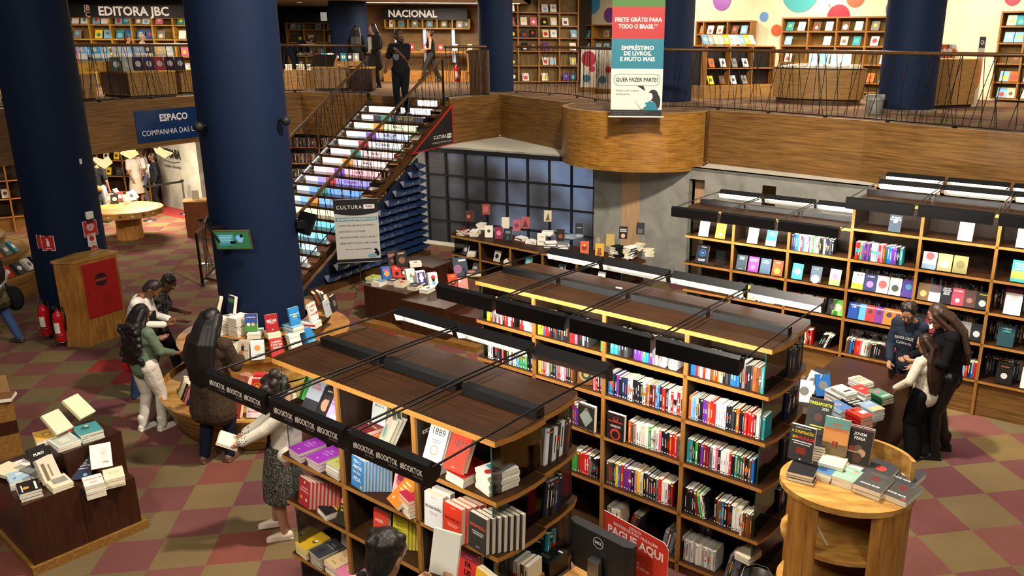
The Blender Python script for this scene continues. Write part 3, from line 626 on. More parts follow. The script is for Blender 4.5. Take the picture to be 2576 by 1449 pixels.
face(FN, 1.6, .035, NZ_[0]+.072, '#e4e1da', [('t', '1889', .5, .8, .26, 'k', .006), ('c', .5, .3, .2, '#9a8a5a'), ('c', .5, .3, .15, '#d8d6cc'), ('r', .25, .56, .75, .59, '#8a8680'), ('r', .3, .5, .7, .53, '#8a8680')], 'white book lettered 1889 leaning on a pile, nearest bookcase', w=.165, h=.24, tilt=.42, th=.03, n=2, copies='white book lettered 1889')
pile(FN @ TR(1.9, .13, NZ_[0]) @ RZ(-.12), 2, .17, .24, .032, 'wr', 'red and white pile under the book lettered 1822')
face(FN, 1.8, .02, NZ_[0]+.07, '#d5361f', [('t', '1822', .5, .72, .26, '#2a0a08', .008), ('r', .2, .55, .8, .57, '#7a1c12'), ('r', .25, .5, .75, .52, '#7a1c12'), ('t', 'HISTORIA', .5, .1, .03, 'w')], 'red book lettered 1822 leaning on a pile, nearest bookcase', w=.165, h=.24, tilt=.5, th=.03, n=2, copies='red book lettered 1822')
pile(FN @ TR(2.12, .16, NZ_[0]) @ RZ(-.3), 5, .16, .23, .026, 'w', 'white pile with a red-lettered cover', [('t', 'DOR', .6, .85, .1, '#8a2a3a', .02), ('t', 'COSTAS', .6, .73, .1, '#8a2a3a', .02), ('r', .1, .3, .5, .5, '#3a97a0'), ('c', .65, .4, .2, '#2a2030'), ('c', .6, .2, .18, '#c0352a')])
P1 = [('t', 'DEZ', .5, .75, .1, '#e8d2f0', .0), ('t', 'MUERTES', .5, .62, .1, '#e8d2f0', .0), ('t', 'LIÇÕES', .5, .49, .1, '#e8d2f0', .0), ('c', .5, .2, .05, '#e8d2f0')]
pile(FN @ TR(.17, .12, NZ_[1]) @ RZ(-.1), 3, .165, .235, .026, ['#b03cc4'], 'left purple pile on the nearest bookcase', P1)
pile(FN @ TR(.4, .12, NZ_[1]) @ RZ(-.1), 3, .165, .235, .026, ['#b03cc4'], 'right purple pile on the nearest bookcase', P1)
pile(FN @ TR(.62, .12, NZ_[1]) @ RZ(-.08), 4, .16, .22, .024, 'ccww', 'pale yellow pile on the nearest bookcase', [('r', 0, 0, 1, 1, '#d8d27a'), ('c', .5, .6, .3, '#b3a03c'), ('c', .4, .35, .2, '#c9b85a')])
face(FN, .8, .05, NZ_[1], '#3d86c6', [('t', 'SEJA O', .45, .86, .13, 'w', .03), ('t', 'AMOR', .48, .68, .18, 'w', .03), ('t', 'DA SUA', .45, .5, .12, 'w', .03), ('t', 'VIDA', .45, .28, .2, 'w', .03), ('c', .8, .1, .08, 'y')], 'blue book lettered SEJA O AMOR DA SUA VIDA, nearest bookcase', w=.165, h=.235, tilt=.1, th=.02, rot=R_(-8), n=9, step=(.019, .014), copies='blue SEJA O AMOR book')
face(FN, 1.14, .14, NZ_[1], '#e3b7b4', [('c', .5, .5, .36, '#c9565a'), ('c', .4, .6, .2, '#7a2a3a'), ('t', 'MENOPAUSA', .5, .84, .07, '#c03a4a')], 'pink book with a red drawing, middle bay of nearest bookcase', w=.15, h=.22, tilt=.3, th=.025)
face(FN, 1.22, .02, NZ_[1], '#ec7d1c', [('r', .2, .72, .7, .76, 'c'), ('r', .2, .6, .75, .64, 'c'), ('r', .2, .48, .7, .52, 'c'), ('c', .3, .18, .06, 'w')], 'orange book lying back on a pile, middle bay of nearest bookcase', w=.165, h=.23, tilt=.95, th=.03, rot=R_(-18), n=2, copies='orange book lying back', step=(.0, .03))
pile(FN @ TR(1.44, .1, NZ_[1]) @ RZ(-.3), 5, .16, .22, .026, 'wowor', 'red and orange pile, middle bay of the nearest bookcase', [('r', 0, .0, 1, .5, '#c2274a'), ('r', 0, .5, 1, 1, '#d23a22'), ('c', .6, .75, .2, '#e8b02a'), ('t', 'A coragem', .5, .4, .1, 'o'), ('t', 'de nao amar', .5, .28, .1, 'o')])
face(FN, 1.61, .03, NZ_[1], '#efedea', [('t', 'ESCRAVIDÃO', .5, .6, .1, 'k', .03), ('r', .25, .45, .75, .47, '#c8a0a0'), ('r', .3, .4, .7, .42, '#c8a0a0'), ('t', 'HISTORIA', .5, .9, .04, 'r')], 'white book lettered ESCRAVIDÃO, nearest bookcase', w=.17, h=.25, tilt=.06, th=.045, n=2, step=(.01, .06), copies='white book lettered ESCRAVIDÃO')
face(FN, 1.81, .0, NZ_[1], '#dd3a22', [('t', 'ESCRAVIDÃO', .5, .6, .1, '#2a0d0a', .03), ('r', .2, .45, .8, .47, '#f0b8a8'), ('r', .25, .4, .75, .42, '#f0b8a8'), ('t', 'HISTORIA', .5, .92, .04, 'w')], 'red book lettered ESCRAVIDÃO, nearest bookcase', w=.17, h=.25, tilt=.08, th=.035, rot=R_(-4), n=5, step=(.02, .036), copies='red book lettered ESCRAVIDÃO')
face(FN, 2.02, .02, NZ_[1], '#34322f', [('t', 'ESCRAVIDÃO', .5, .68, .11, '#e8552a', .03), ('r', .15, .5, .85, .53, '#d8d4cc'), ('r', .2, .44, .8, .47, '#d8d4cc'), ('r', .4, .1, .6, .12, '#d8d4cc')], 'charcoal book lettered ESCRAVIDÃO in orange, nearest bookcase', w=.16, h=.25, tilt=.05, th=.03, rot=R_(-6), n=7, step=(.024, .03), copies='charcoal book lettered ESCRAVIDÃO')
face(FN, .13, .04, NZ_[2], '#a82c2c', [('t', 'Crimes &', .5, .68, .1, 'w', .01), ('t', 'Descobertas', .5, .57, .1, 'w', .01), ('c', .25, .3, .09, '#d8a03a'), ('c', .7, .28, .09, '#d8c8b0'), ('c', .5, .88, .07, '#d8c8b0')], 'dark red book with small drawings, left bay of nearest bookcase', w=.16, h=.23, tilt=.14, th=.022, rot=R_(-6), n=9, step=(.026, .016), copies='dark red book with small drawings')
face(FN, .56, .12, NZ_[2], '#2a1614', [('t', 'JESUS', .3, .2, .09, 'w', .02), ('c', .5, .6, .3, '#8a2a1e')], 'black and red book lettered JESUS, left bay of nearest bookcase', w=.15, h=.23, tilt=.25, th=.03)
pile(FN @ TR(.46, .12, NZ_[2]) @ RZ(-.25), 2, .16, .22, .022, 'ck', 'black pile with yellow lettering', [('t', 'NINGUÉM É', .5, .7, .1, 'y', .03), ('t', 'DE NINGUÉM', .5, .58, .1, 'y', .03), ('t', 'EM PARCERIA', .5, .46, .1, 'y', .03), ('r', .1, .8, .9, .95, '#6a6a6a')])
face(FN, .6, .02, NZ_[2], '#262310', [('t', 'O MILAGRE', .5, .62, .1, 'y', .03), ('t', 'DA VIDA', .5, .5, .1, 'y', .03), ('r', 0, .72, 1, 1, '#e08a5a')], 'orange and black book with yellow letters beside the left upright, nearest bookcase', w=.13, h=.21, tilt=.5, th=.025)
face(FN, .95, .1, NZ_[2], '#d0402f', [('t', 'VAZIO', .4, .62, .13, 'w', .02), ('r', .3, .2, .7, .22, '#7a2018')], 'red book lettered VAZIO, middle bay of nearest bookcase', w=.16, h=.23, tilt=.12, th=.03)
face(FN, 1.13, .12, NZ_[2], '#c9bc32', [('t', 'A gente', .42, .84, .1, 'k', .01), ('t', 'mira no', .42, .7, .1, 'k', .01), ('t', 'amor e', .42, .56, .1, 'k', .01), ('t', 'acerta na', .45, .42, .1, 'k', .01), ('t', 'solidão', .42, .28, .1, 'k', .01)], 'olive yellow book lettered A GENTE MIRA NO AMOR, nearest bookcase', w=.16, h=.23, tilt=.1, th=.02, n=9, step=(.024, .012), copies='olive yellow book')
face(FN, 1.62, .1, NZ_[2], '#dfdcc6', [('t', 'Ignorância', .5, .3, .09, '#4a4a48', .0), ('c', .5, .66, .14, '#d8d23a'), ('c', .5, .72, .09, '#2a2a28'), ('c', .52, .72, .06, '#e8e6dc'), ('r', .48, .45, .52, .55, '#d8d23a')], 'pale book lettered Ignorância with a yellow bird, nearest bookcase', w=.165, h=.24, tilt=.18, th=.03, n=2, copies='pale book with a yellow bird')
face(FN, 1.85, .06, NZ_[2], '#c8322a', [('t', 'FA', .5, .66, .2, '#20120f', .05), ('t', 'US', .5, .44, .2, '#20120f', .05), ('t', 'TO', .5, .22, .2, '#20120f', .05), ('r', 0, .78, 1, 1, '#8a2c3a'), ('t', 'Goethe', .5, .86, .08, '#d87a8a')], 'red book lettered FAUSTO, nearest bookcase', w=.165, h=.26, tilt=.18, th=.035, n=2, copies='red book lettered FAUSTO')
face(FN, 2.05, .0, NZ_[2], '#dcae2e', [('t', 'TALVEZ', .5, .8, .08, '#5a4a1a', .0), ('t', 'VOCÊ', .5, .65, .08, '#5a4a1a', .0), ('t', 'DEVA', .5, .5, .08, '#5a4a1a', .0), ('c', .85, .5, .16, '#e6d8a0')], 'yellow book lettered TALVEZ VOCÊ, nearest bookcase', w=.17, h=.24, tilt=.18, th=.03, rot=R_(-12), n=2, copies='yellow book lettered TALVEZ VOCÊ')
row(FN, 2.1, NZ_[2], .2, 'cacacuc', 'third shelf by the glass end of nearest bookcase', thick=.03, hh=.24)
pile(FN @ TR(.12, .12, NZ_[3]) @ RZ(-.1), 5, .16, .23, .018, ['#e0b321'], 'bright yellow pile, left bay of the nearest bookcase', [('c', .7, .5, .15, '#5a4a14'), ('c', .7, .55, .1, 'w'), ('c', .2, .3, .07, '#8a6a14')])
pile(FN @ TR(.32, .11, NZ_[3]) @ RZ(-.12), 6, .16, .23, .018, 'd', 'charcoal pile, left bay of the nearest bookcase', [('t', 'VALTER', .5, .75, .08, '#b9b4a8'), ('t', 'HUGO MÃE', .5, .62, .08, '#b9b4a8'), ('c', .5, .3, .2, '#2a2c38')])
pile(FN @ TR(.53, .1, NZ_[3]) @ RZ(-.12), 6, .165, .235, .018, ['#dba5a0', '#e2c498'], 'beige and pink pile, left bay of the nearest bookcase', [('r', 0, 0, 1, 1, '#e0bd8a'), ('t', 'valter', .5, .78, .1, '#8a3a3a', .0), ('t', 'hugo', .4, .62, .1, '#8a3a3a', .0), ('t', 'mãe', .6, .4, .1, '#8a3a3a', .0), ('c', .6, .85, .1, '#2f7a3a'), ('r', .3, .15, .7, .18, '#4f8a3a')])
pile(FN @ TR(.7, .07, NZ_[3]) @ RZ(-.12), 6, .16, .23, .018, ['#d85a8a', '#eaa0b8'], 'pink pile beside the left upright of the nearest bookcase', [('r', 0, 0, 1, 1, '#e07aa0'), ('c', .6, .5, .25, 'w'), ('c', .4, .35, .12, '#c8d24a')])
face(FN, .3, .28, NZ_[3], '#d8cfc0', [('c', .4, .6, .14, '#b0302a'), ('c', .6, .4, .12, '#3a3230'), ('r', .2, .1, .8, .13, '#3a3230')], 'white book with red and black flowers standing behind the yellow pile', w=.16, h=.24, tilt=.1, th=.03)
face(FN, .52, .27, NZ_[3], '#2b2c30', [('c', .5, .5, .3, '#8a7a70')], 'dark grey book standing behind the beige pile', w=.15, h=.2, tilt=.2, th=.03)
pile(FN @ TR(1.24, .14, NZ_[3]) @ RZ(-.3), 3, .16, .23, .028, 'wrr', 'red pile with white lettering by the reading man', [('t', 'COM', .6, .8, .1, 'w', .02), ('t', 'MEDO', .5, .66, .1, 'w', .02), ('t', 'DE TU', .5, .52, .1, 'w', .02)])
pile(FN @ TR(1.42, .1, NZ_[3]) @ RZ(-.3), 7, .17, .24, .026, 'w', 'tall white pile with a black cover, middle bay of the nearest bookcase', [('r', 0, 0, 1, 1, '#1c1716'), ('t', 'ALÉM', .4, .84, .09, 'w', .03), ('t', 'VIOLETA', .5, .7, .09, 'w', .03), ('c', .4, .35, .3, '#d9a58a'), ('c', .2, .6, .15, '#7a8a3a')])
pile(FN @ TR(.92, .12, NZ_[3]) @ RZ(.2), 2, .16, .23, .024, 'wc', 'pile with yellow-green lettering at the foot of the nearest bookcase', [('t', 'LAST', .5, .7, .12, '#b9b23a', .02)])
for r, tk in enumerate(('wdwdwdu', 'dkddn', 'tkt')):
    FE = FN @ TR(2.22, .5, 0) @ RZ(R_(90))
    row(FE, .03, NZ_[r], .0, tk, f'{("top", "second", "third")[r]} shelf in the curved end of the nearest bookcase', thick=.035, hh=.25, dd=.17, lean=.12)
bx = MB(FN @ TR(2.16, .36, NZ_[0]) @ RZ(R_(80))).box((-.16, -.008, 0), (.16, .008, .2), mat('#7a5a34', .6)).build('divider_panel')
tag(bx, 'brown wooden divider standing behind the glass end of the nearest bookcase', 'divider')
tk = MB(FN @ TR(1.553, .1, NZ_[0]+.24)).box((-.002, -.035, -.012), (.002, .035, .012), WHITE).box((.0021, -.028, -.006), (.0025, -.014, .006), BLACKM).box((.0021, .002, -.006), (.0025, .026, .006), BLACKM).build('price_tag')
tag(tk, 'white shelf ticket stuck on the upright beside the book lettered 1889', 'ticket')
# ---- right bookcases
RZ0, RZ1 = R0Z[1:], R1Z[1:]
LR = 'lower right bookcase'; TR1 = 'tallest bookcase'
def rf(F, s, z, col, art, label, **k): face(F, s, .05, z, col, art, label, w=k.pop('w', .15), h=k.pop('h', .225), tilt=k.pop('tilt', .3), **k)
rf(FR, .2, RZ0[0], '#efede8', cv('w', None, blob=(.55, .3, '#d9d6e0')), 'white book at the left of the top shelf, lower right bookcase')
rf(FR, .47, RZ0[0], '#e08a2e', cv('o', 'O GUIA|DO MAR', '#7a3010', blob=(.3, .25, '#f0b860')), 'orange book on a clear stand, top shelf of the lower right bookcase')
rf(FR, .16, RZ0[1], '#15181d', [('c', .5, .55, .26, '#2f6fd0'), ('c', .5, .55, .22, '#15181d'), ('r', .4, .5, .6, .6, '#2f6fd0'), ('t', 'Cultura', .55, .86, .1, 'w'), ('r', .2, .2, .8, .23, 'w'), ('r', .25, .14, .75, .17, 'w')], 'black framed card with a blue round emblem, lower right bookcase', w=.2, h=.3, th=.012)
rf(FR, .98, RZ0[0], '#e8eef2', cv('w', 'VENI', '#2f8fc0', band=(.25, .6, '#6fc0e0')), 'white and light blue book, second bay of the lower right bookcase')
rf(FR, 1.26, RZ0[0], '#2f6cb4', cv('b', 'REINO|DA AGUA', 'w', band=(.0, .35, '#8fb8d8')), 'blue and white book on wire stand, second bay of the lower right bookcase')
for i, (c, a, l) in enumerate((('#33414a', cv('d', 'LOUISE|PENNY', 'w', sub='É REALMENTE'), 'dark slate book with white lettering'), ('#8a3f9c', cv('v', 'AS MENINAS|QUE NÃO', '#f0d8e8', blob=(.3, .25, '#b070c0')), 'purple book'), ('#4c6076', cv('d', 'CAIXA|PASSADO', '#c0d8e8'), 'slate blue book'), ('#d8502e', cv('o', 'AFTER', 'w', blob=(.3, .3, '#e8b83a')), 'orange book lettered AFTER'))):
    rf(FR, .83+.185*i, RZ0[1], c, a, l+', second shelf, second bay of lower right bookcase')
for i, (c, a, l) in enumerate((('#3f9fae', cv('t', None, blob=(.5, .3, '#cfe8d0')), 'teal book with a pale animal'), ('#4a5a68', cv('d', 'O 13º', '#e8c04a', blob=(.2, .4, '#c8d8e0')), 'slate book lettered O 13'), ('#dfe8dc', cv('w', None, band=(0, .4, '#8fc06a'), blob=(.55, .3, '#b070a8')), 'white and green book'))):
    rf(FR, 1.68+.27*i, RZ0[1], c, a, l+', third bay of the lower right bookcase')
row(FR, 1.64, RZ0[0], .04, 'nnbbwrbwwvwegwgkkwnkdk', 'top shelf, third bay of lower right bookcase', thick=.026, hh=.225)
row(FR, .82, RZ0[2], .05, 'wwbwnwkyacwkwtwlwwyw', 'third shelf, second bay of lower right bookcase', thick=.03, hh=.2)
for i, c in enumerate('mguk'): rf(FR, 1.66+.19*i, RZ0[2], c, cv(c, None, blob=(.5, .3, 'd')), f'dim {WORD[c]} book, {ORD[i+1]} on third shelf, third bay of lower right bookcase')
rf(FR, 2.3, RZ0[2], '#6cae4c', cv('e', None, blob=(.5, .35, '#d8e0a0')), 'bright green book at the right end of third shelf, lower right bookcase')
row(FR, 1.9, RZ0[3], .04, 'wwrkr', 'bottom shelf, third bay of lower right bookcase', thick=.028)
row(FR, 2.14, RZ0[3], .04, 'kkkwk', 'leaning on the bottom shelf, third bay of lower right bookcase', thick=.028, lean=.35)
rf(FR, 2.93, RZ1[0], '#2e3c48', cv('d', 'EM BUSCA|DO ESPELHO', 'w', blob=(.65, .2, '#8fa0ac')), 'dark blue-grey book alone on the top shelf of the tallest bookcase')
rf(FR, 3.78, RZ1[0], '#f2f0ea', cv('w', None, band=(.75, 1, '#b8b89a')), 'white book alone on the top shelf, middle of the tallest bookcase', w=.17, h=.26)
rf(FR, 4.44, RZ1[0], '#d8d2cc', cv('w', None, blob=(.5, .35, '#b09088')), 'white and rose book on the top shelf at the right of the tallest bookcase', w=.17, h=.26)
row(FR, 2.53, RZ1[1], .05, 'rmevnvnwwlrprfbbvvkt', 'second shelf, left bay of tallest bookcase', thick=.03, hh=.235)
G_ = 'covers displayed on the tallest bookcase'
for i, (c, a, l) in enumerate((('#d8d4d0', cv('w', None, blob=(.75, .3, '#c04a4a'), band=(0, .3, '#7a8fa8')), 'white and red'), ('#a09a68', cv('w', None, blob=(.4, .3, '#e0dcc0')), 'olive and white'), ('#8a8452', cv('w', None, blob=(.5, .3, '#6a6438')), 'olive'))):
    rf(FR, 3.4+.185*i, RZ1[1], c, a, f'{l} book, {ORD[i+1]} from left on second shelf, middle bay of tallest bookcase', w=.17)
for i, (c, a, l) in enumerate((('#dcd6cf', cv('w', 'COMO ME|LIVRE', 'k', band=(0, .35, '#d0a02a')), 'white and yellow'), ('#27305a', cv('n', 'O LIVRO', 'w', blob=(.4, .3, '#8a6aa0')), 'navy floral'), ('#d8b3b4', cv('p', None, blob=(.5, .35, '#b0504f')), 'pink'), ('#c8d2bc', cv('a', None, blob=(.4, .3, '#2f3a2c')), 'pale green'), ('#43307a', cv('v', None, blob=(.6, .25, '#2f7a8a')), 'purple and teal'))):
    rf(FR, 2.53+.165*i, RZ1[2], c, a, f'{l} book, {ORD[i+1]} from left on third shelf, left bay of tallest bookcase', w=.155, h=.235)
for i, (c, a, l) in enumerate((('#6a5136', cv('u', None, blob=(.4, .3, '#c09a60')), 'brown'), ('#cfc6bc', cv('w', 'KAI', 'r', band=(.55, 1, '#4a4248')), 'white and grey'), ('#17141a', cv('k', 'HILLARY|CLINTON|LOUISE|PENNY', 'w'), 'black white-lettered'), ('#b83a4e', cv('r', 'JO NESBO', 'w', blob=(.3, .2, '#d8d0c8')), 'red'), ('#45302a', cv('u', None, blob=(.4, .25, '#8a5a4a')), 'dark brown'), ('#1b1c1e', cv('k', 'STALKER', 'y', blob=(.35, .25, '#b0b0a8')), 'black lettered STALKER'))):
    rf(FR, 3.39+.14*i, RZ1[2], c, a, f'{l} book, {ORD[i+1]} from left on third shelf, middle bay of tallest bookcase', w=.14 if i < 5 else .165)
for i, (c, l) in enumerate((('#1f3f8a', 'deep blue'), ('#4f97c8', 'light blue'), ('#cc3030', 'red'), ('#6a2f7a', 'purple'), ('#d2702a', 'orange'), ('#d86424', 'second orange'), ('#1f929a', 'teal'))):
    rf(FR, 2.52+.118*i, RZ1[3], c, cv('k', 'ROMANCE' if i else 'DANIELLE|STEEL', 'w', blob=(.6, .25, '#3a2a3a') if i > 1 else None), f'{l} book, {ORD[i+1]} from left on fourth shelf, left bay of tallest bookcase', w=.15 if i in (0, 4, 5) else .12)
for i, c in enumerate('kmdpgk'): rf(FR, 3.39+.14*i, RZ1[3], c, cv(c, None, blob=(.4, .3, 'a')), f'{WORD[c]} book, {ORD[i+1]} on fourth shelf, middle bay of tallest bookcase', w=.135)
row(FR, 2.53, RZ1[4], .04, 'udbkrrpwclukdkkkkkugrwrk', 'bottom shelf, left bay of tallest bookcase', thick=.029, hh=.215, lean=.06)
for (s, z, c, a, l) in ((4.44, RZ1[1], '#3fa39a', cv('t', 'NICHOLAS|SPARKS|PRIMAVERA', '#f0d8b0', band=(.15, .5, '#e0a04a')), 'teal and orange book on second shelf, right bay of tallest bookcase'),
                        (4.42, RZ1[2], '#e6e2d8', cv('w', 'História|Zero', '#a07a3a'), 'white book lettered História Zero, right bay of tallest bookcase'), (4.41, RZ1[2]+.0, '#6a1f33', (), 'maroon book behind the one lettered História Zero'),
                        (4.4, RZ1[3], '#1c3a42', cv('d', 'HARLAN|COBEN', '#4fc0c0', blob=(.85, .08, '#b03030')), 'dark teal book with turquoise lettering, right bay of tallest bookcase'), (4.75, RZ1[3], '#23323a', cv('d', 'RECOMEÇO', '#a0d0d0'), 'dark book at the right edge of fourth shelf, tallest bookcase'),
                        (4.45, RZ1[4], '#15110f', cv('k', 'Romero', '#d07a3a', blob=(.4, .2, '#c8c4bc')), 'black book on the bottom shelf, right bay of tallest bookcase'), (4.74, RZ1[4], '#d8d4cc', cv('w', None, blob=(.5, .35, '#a8a29c')), 'white patterned book on the bottom shelf, right bay of tallest bookcase')):
    face(FR, s, .05 if 'maroon' not in l else .13, z + (.05 if 'maroon' in l else 0), c, a, l, w=.19, h=.27, tilt=.25)
row(FR, 4.06, RZ1[4], .05, 'lrnbr', 'bottom shelf beside the black-dressed woman, tallest bookcase', thick=.03)
row(FR, 3.5, RZ1[4], .05, 'kukdgkru', 'bottom shelf, middle bay of tallest bookcase', thick=.03)
for b in range(3):
    for r in range(2, 5): row(FR, R1B[b]+.03, RZ1[r], .3, ''.join(rnd.choice('kdkdug') for _ in range(22)), f'back row of {ORD[r+1]} shelf, {("left", "middle", "right")[b]} bay of tallest bookcase', thick=.033, hh=.26)
st = MB(FR @ TR(.47, .06, RZ0[1]+.002) @ RX(-.25)); st.box((0, 0, 0), (.15, .003, .24), ACRYL); st.box((0, -.03, 0), (.15, .003, .003), ACRYL); st.box((0, .1, 0), (.15, .103, .14), ACRYL)
tag(st.build('display_stand'), 'empty clear acrylic book stand beside the black framed card', 'stand')
# ================================================================== furniture on the ground floor
def upright(p, ang, w, h, th, col, art, label, tilt=.25, n=1, step=.022, group=None, copies=None, hard=False, bias=1.3, sx=0.0):
    """a face-out book whose foot centre is p and whose cover looks along ang"""
    for k in range(n):
        F = TR(p[0], p[1], 0) @ RZ(ang+math.pi/2) @ TR(-w/2+sx*k, 0, 0)
        M = F @ POSE(0, step*k, p[2]+.0006+math.sin(tilt)*th, 'face', 0, tilt)
        book(M, w, h, th, col, art if k == 0 else (), label if k == 0 else f'{ORD[k+1]} copy behind the {copies}', group or ('copies of the '+copies if copies else None), under=k > 0, bias=bias if k == 0 else .8, hard=hard)
def pl(p, ang): return TR(p[0], p[1], p[2]) @ RZ(ang)
def toc(p, da=0.0): return math.atan2(-p[1], -p[0])+R_(da)      # direction towards the viewer's side of the hall
# ---- round bookstand around the centre column
RS = thing('round_bookstand', 'round tiered wooden bookstand wrapped around the central navy column', 'bookstand', (*CC, 0))
ob = TR(CB[0]-CC[0], CB[1]-CC[1], 0)
mb = MB(ob); mb.lathe([(1.33, 0), (1.36, .02), (1.42, .2), (1.49, .36), (1.53, .45)], ZEBR, 72); mb.lathe([(1.53, .45), (1.495, .455), (1.48, .4)], OAK, 72, smooth=False); mb.lathe([(1.48, .4), (.3, .4)], HONEY, 72, smooth=False); mb.build('base_tray', RS)
mb = MB(); mb.lathe([(1.0, .4), (1.0, .755)], HONEY, 72); mb.lathe([(1.0, .755), (1.12, .755), (1.125, .8), (.74, .8)], OAK, 72, smooth=False); mb.build('middle_shelf', RS)
mb = MB(); mb.lathe([(.76, .8), (.76, .93)], HONEY, 72); mb.lathe([(.76, .93), (.865, .93), (.87, 1.0), (.57, 1.0)], OAK, 72, smooth=False); mb.build('top_shelf', RS)
mb = MB(); mb.lathe([(.8735, .936), (.8735, .992)], BLACK, 96)
for k, s in enumerate('OS MAIS VENDIDOS    MAIS LIDOS'):
    a = R_(-106+2.4*k)
    B = Matrix.Translation((.8755*math.cos(a), .8755*math.sin(a), .964)) @ RZ(a+math.pi/2) @ RX(math.pi/2)
    put_text(mb, s, .03, mat('#d8d2c8', .5), B, .01)
mb.build('title_band', RS)
def ring(u, v, z): p = at(u, v, z); return Vector((p.x, p.y, z))
def rdir(p, da=0.0):
    c = CC if p[2] > .5 else CB
    return math.atan2(p[1]-c[1], p[0]-c[0])+R_(da)
z1, z2, z3 = 1.001, .801, .401
def rput(u, v, z, col, art, label, w=.155, h=.225, th=.03, tilt=.18, da=0, lift=0.0, n=1, copies=None, back=0.0):
    p = ring(u, v, z); a = rdir(p, da); p = p - Vector((math.cos(a), math.sin(a), 0))*back; upright((p.x, p.y, z+lift), a, w, h, th, col, art, label, tilt, n=n, copies=copies)
def rpile(u, v, z, n, cols, name, art=(), w=.16, h=.23, t=.024, da=0, spine=None):
    p = ring(u, v, z); a = rdir(p, da); p = p - Vector((math.cos(a), math.sin(a), 0))*.08; return pile(TR(p.x, p.y, z) @ RZ(a+math.pi/2), n, w, h, t, cols, name, art, twist=.03, spine=spine)
h_ = rpile(556, 838, z1, 11, 'wk', 'striped pile left of the navy book on the round bookstand', t=.019, da=-25); rput(553, 832, z1, '#1d1e1a', [('t', 'A arte', .5, .75, .12, '#b8a04a'), ('t', 'sobre', .5, .58, .12, '#b8a04a'), ('t', 'viver', .5, .4, .12, '#b8a04a'), ('c', .5, .15, .1, '#b8a04a')], 'black book with gold lettering leaning on the left striped pile, round bookstand', da=-35, lift=h_, tilt=.3, th=.045, back=.02)
h_ = rpile(592, 845, z1, 13, 'wk', 'striped pile under the navy book on the round bookstand', t=.019, da=-18); rput(588, 836, z1, '#1f2a4c', [('r', .1, .62, .9, .85, '#2f9a4e'), ('c', .2, .75, .12, '#c8402f'), ('r', .1, .5, .9, .6, '#28305c')], 'navy book with green and red marks on a striped pile, round bookstand', da=-22, lift=h_, tilt=.22, th=.045, back=.02)
h_ = rpile(640, 851, z1, 3, 'wc', 'low pile under the blue and green book on the round bookstand', da=-4); rput(636, 847, z1, '#3a4f94', [('r', 0, 0, 1, .42, '#4a8a3a'), ('c', .3, .4, .14, '#e8e2d8'), ('c', .65, .4, .14, '#d8b0a0'), ('t', 'A MENTIRA', .5, .8, .1, 'w', .02)], 'blue and green illustrated book on the round bookstand', da=-4, lift=h_)
h_ = rpile(690, 852, z1, 3, 'c', 'low cream pile under the red SELVA book', da=6); rput(687, 848, z1, '#a3222a', [('t', 'SELVA', .5, .62, .2, 'w', .03), ('r', .2, .5, .8, .53, '#e0b0a8'), ('r', .3, .44, .7, .46, '#e0b0a8'), ('c', .5, .12, .04, 'w')], 'dark red book lettered SELVA on the round bookstand', da=6, lift=h_)
h_ = rpile(748, 838, z1, 4, 'wl', 'blue and white pile under the book lettered O MÉTODO', da=8); rput(744, 834, z1, '#2f86c4', [('t', 'O método', .5, .6, .14, 'w', .02), ('r', .3, .42, .7, .5, 'y'), ('r', .25, .3, .75, .33, 'l'), ('c', .85, .3, .07, 'n')], 'bright blue book lettered O MÉTODO on the round bookstand', da=8, lift=h_)
h_ = rpile(796, 822, z1, 3, 'wr', 'red and white pile under the white book with red lettering', da=12); rput(790, 820, z1, '#e9e3dc', [('t', 'COMECE', .5, .82, .16, 'r', .04), ('t', 'PELO', .42, .6, .16, 'r', .04), ('t', 'PORQUÊ', .5, .36, .16, 'r', .04), ('c', .85, .36, .09, '#1b1b1d')], 'white book lettered COMECE PELO PORQUÊ in red, round bookstand', da=10, lift=h_, w=.17, h=.24)
rput(826, 806, z1, '#aeb6ba', [('t', 'IMPERFEI', .5, .7, .11, '#7a8488'), ('r', .2, .2, .8, .23, '#8a9498')], 'silver grey book on the round bookstand beside the white one with red letters', da=8, lift=.06, w=.16)
rput(842, 792, z1, '#2b2926', [('c', .5, .5, .3, '#6a655c')], 'dark book at the right end of the round bookstand', da=-10, lift=.05)
for i, (u, v, c) in enumerate(((512, 800, 'c'), (524, 796, 'a'), (534, 790, 'f'), (800, 742, 'u'), (812, 738, 'a'), (822, 742, 'd'), (830, 752, 'c'))):
    p = ring(u, v+32, z1); a = rdir(p); upright((p.x, p.y, z1), a, .15, .23, .035, c, (), f'{WORD[c]} book, {ORD[i+1]} of those turned away on the far side of the round bookstand', .3)
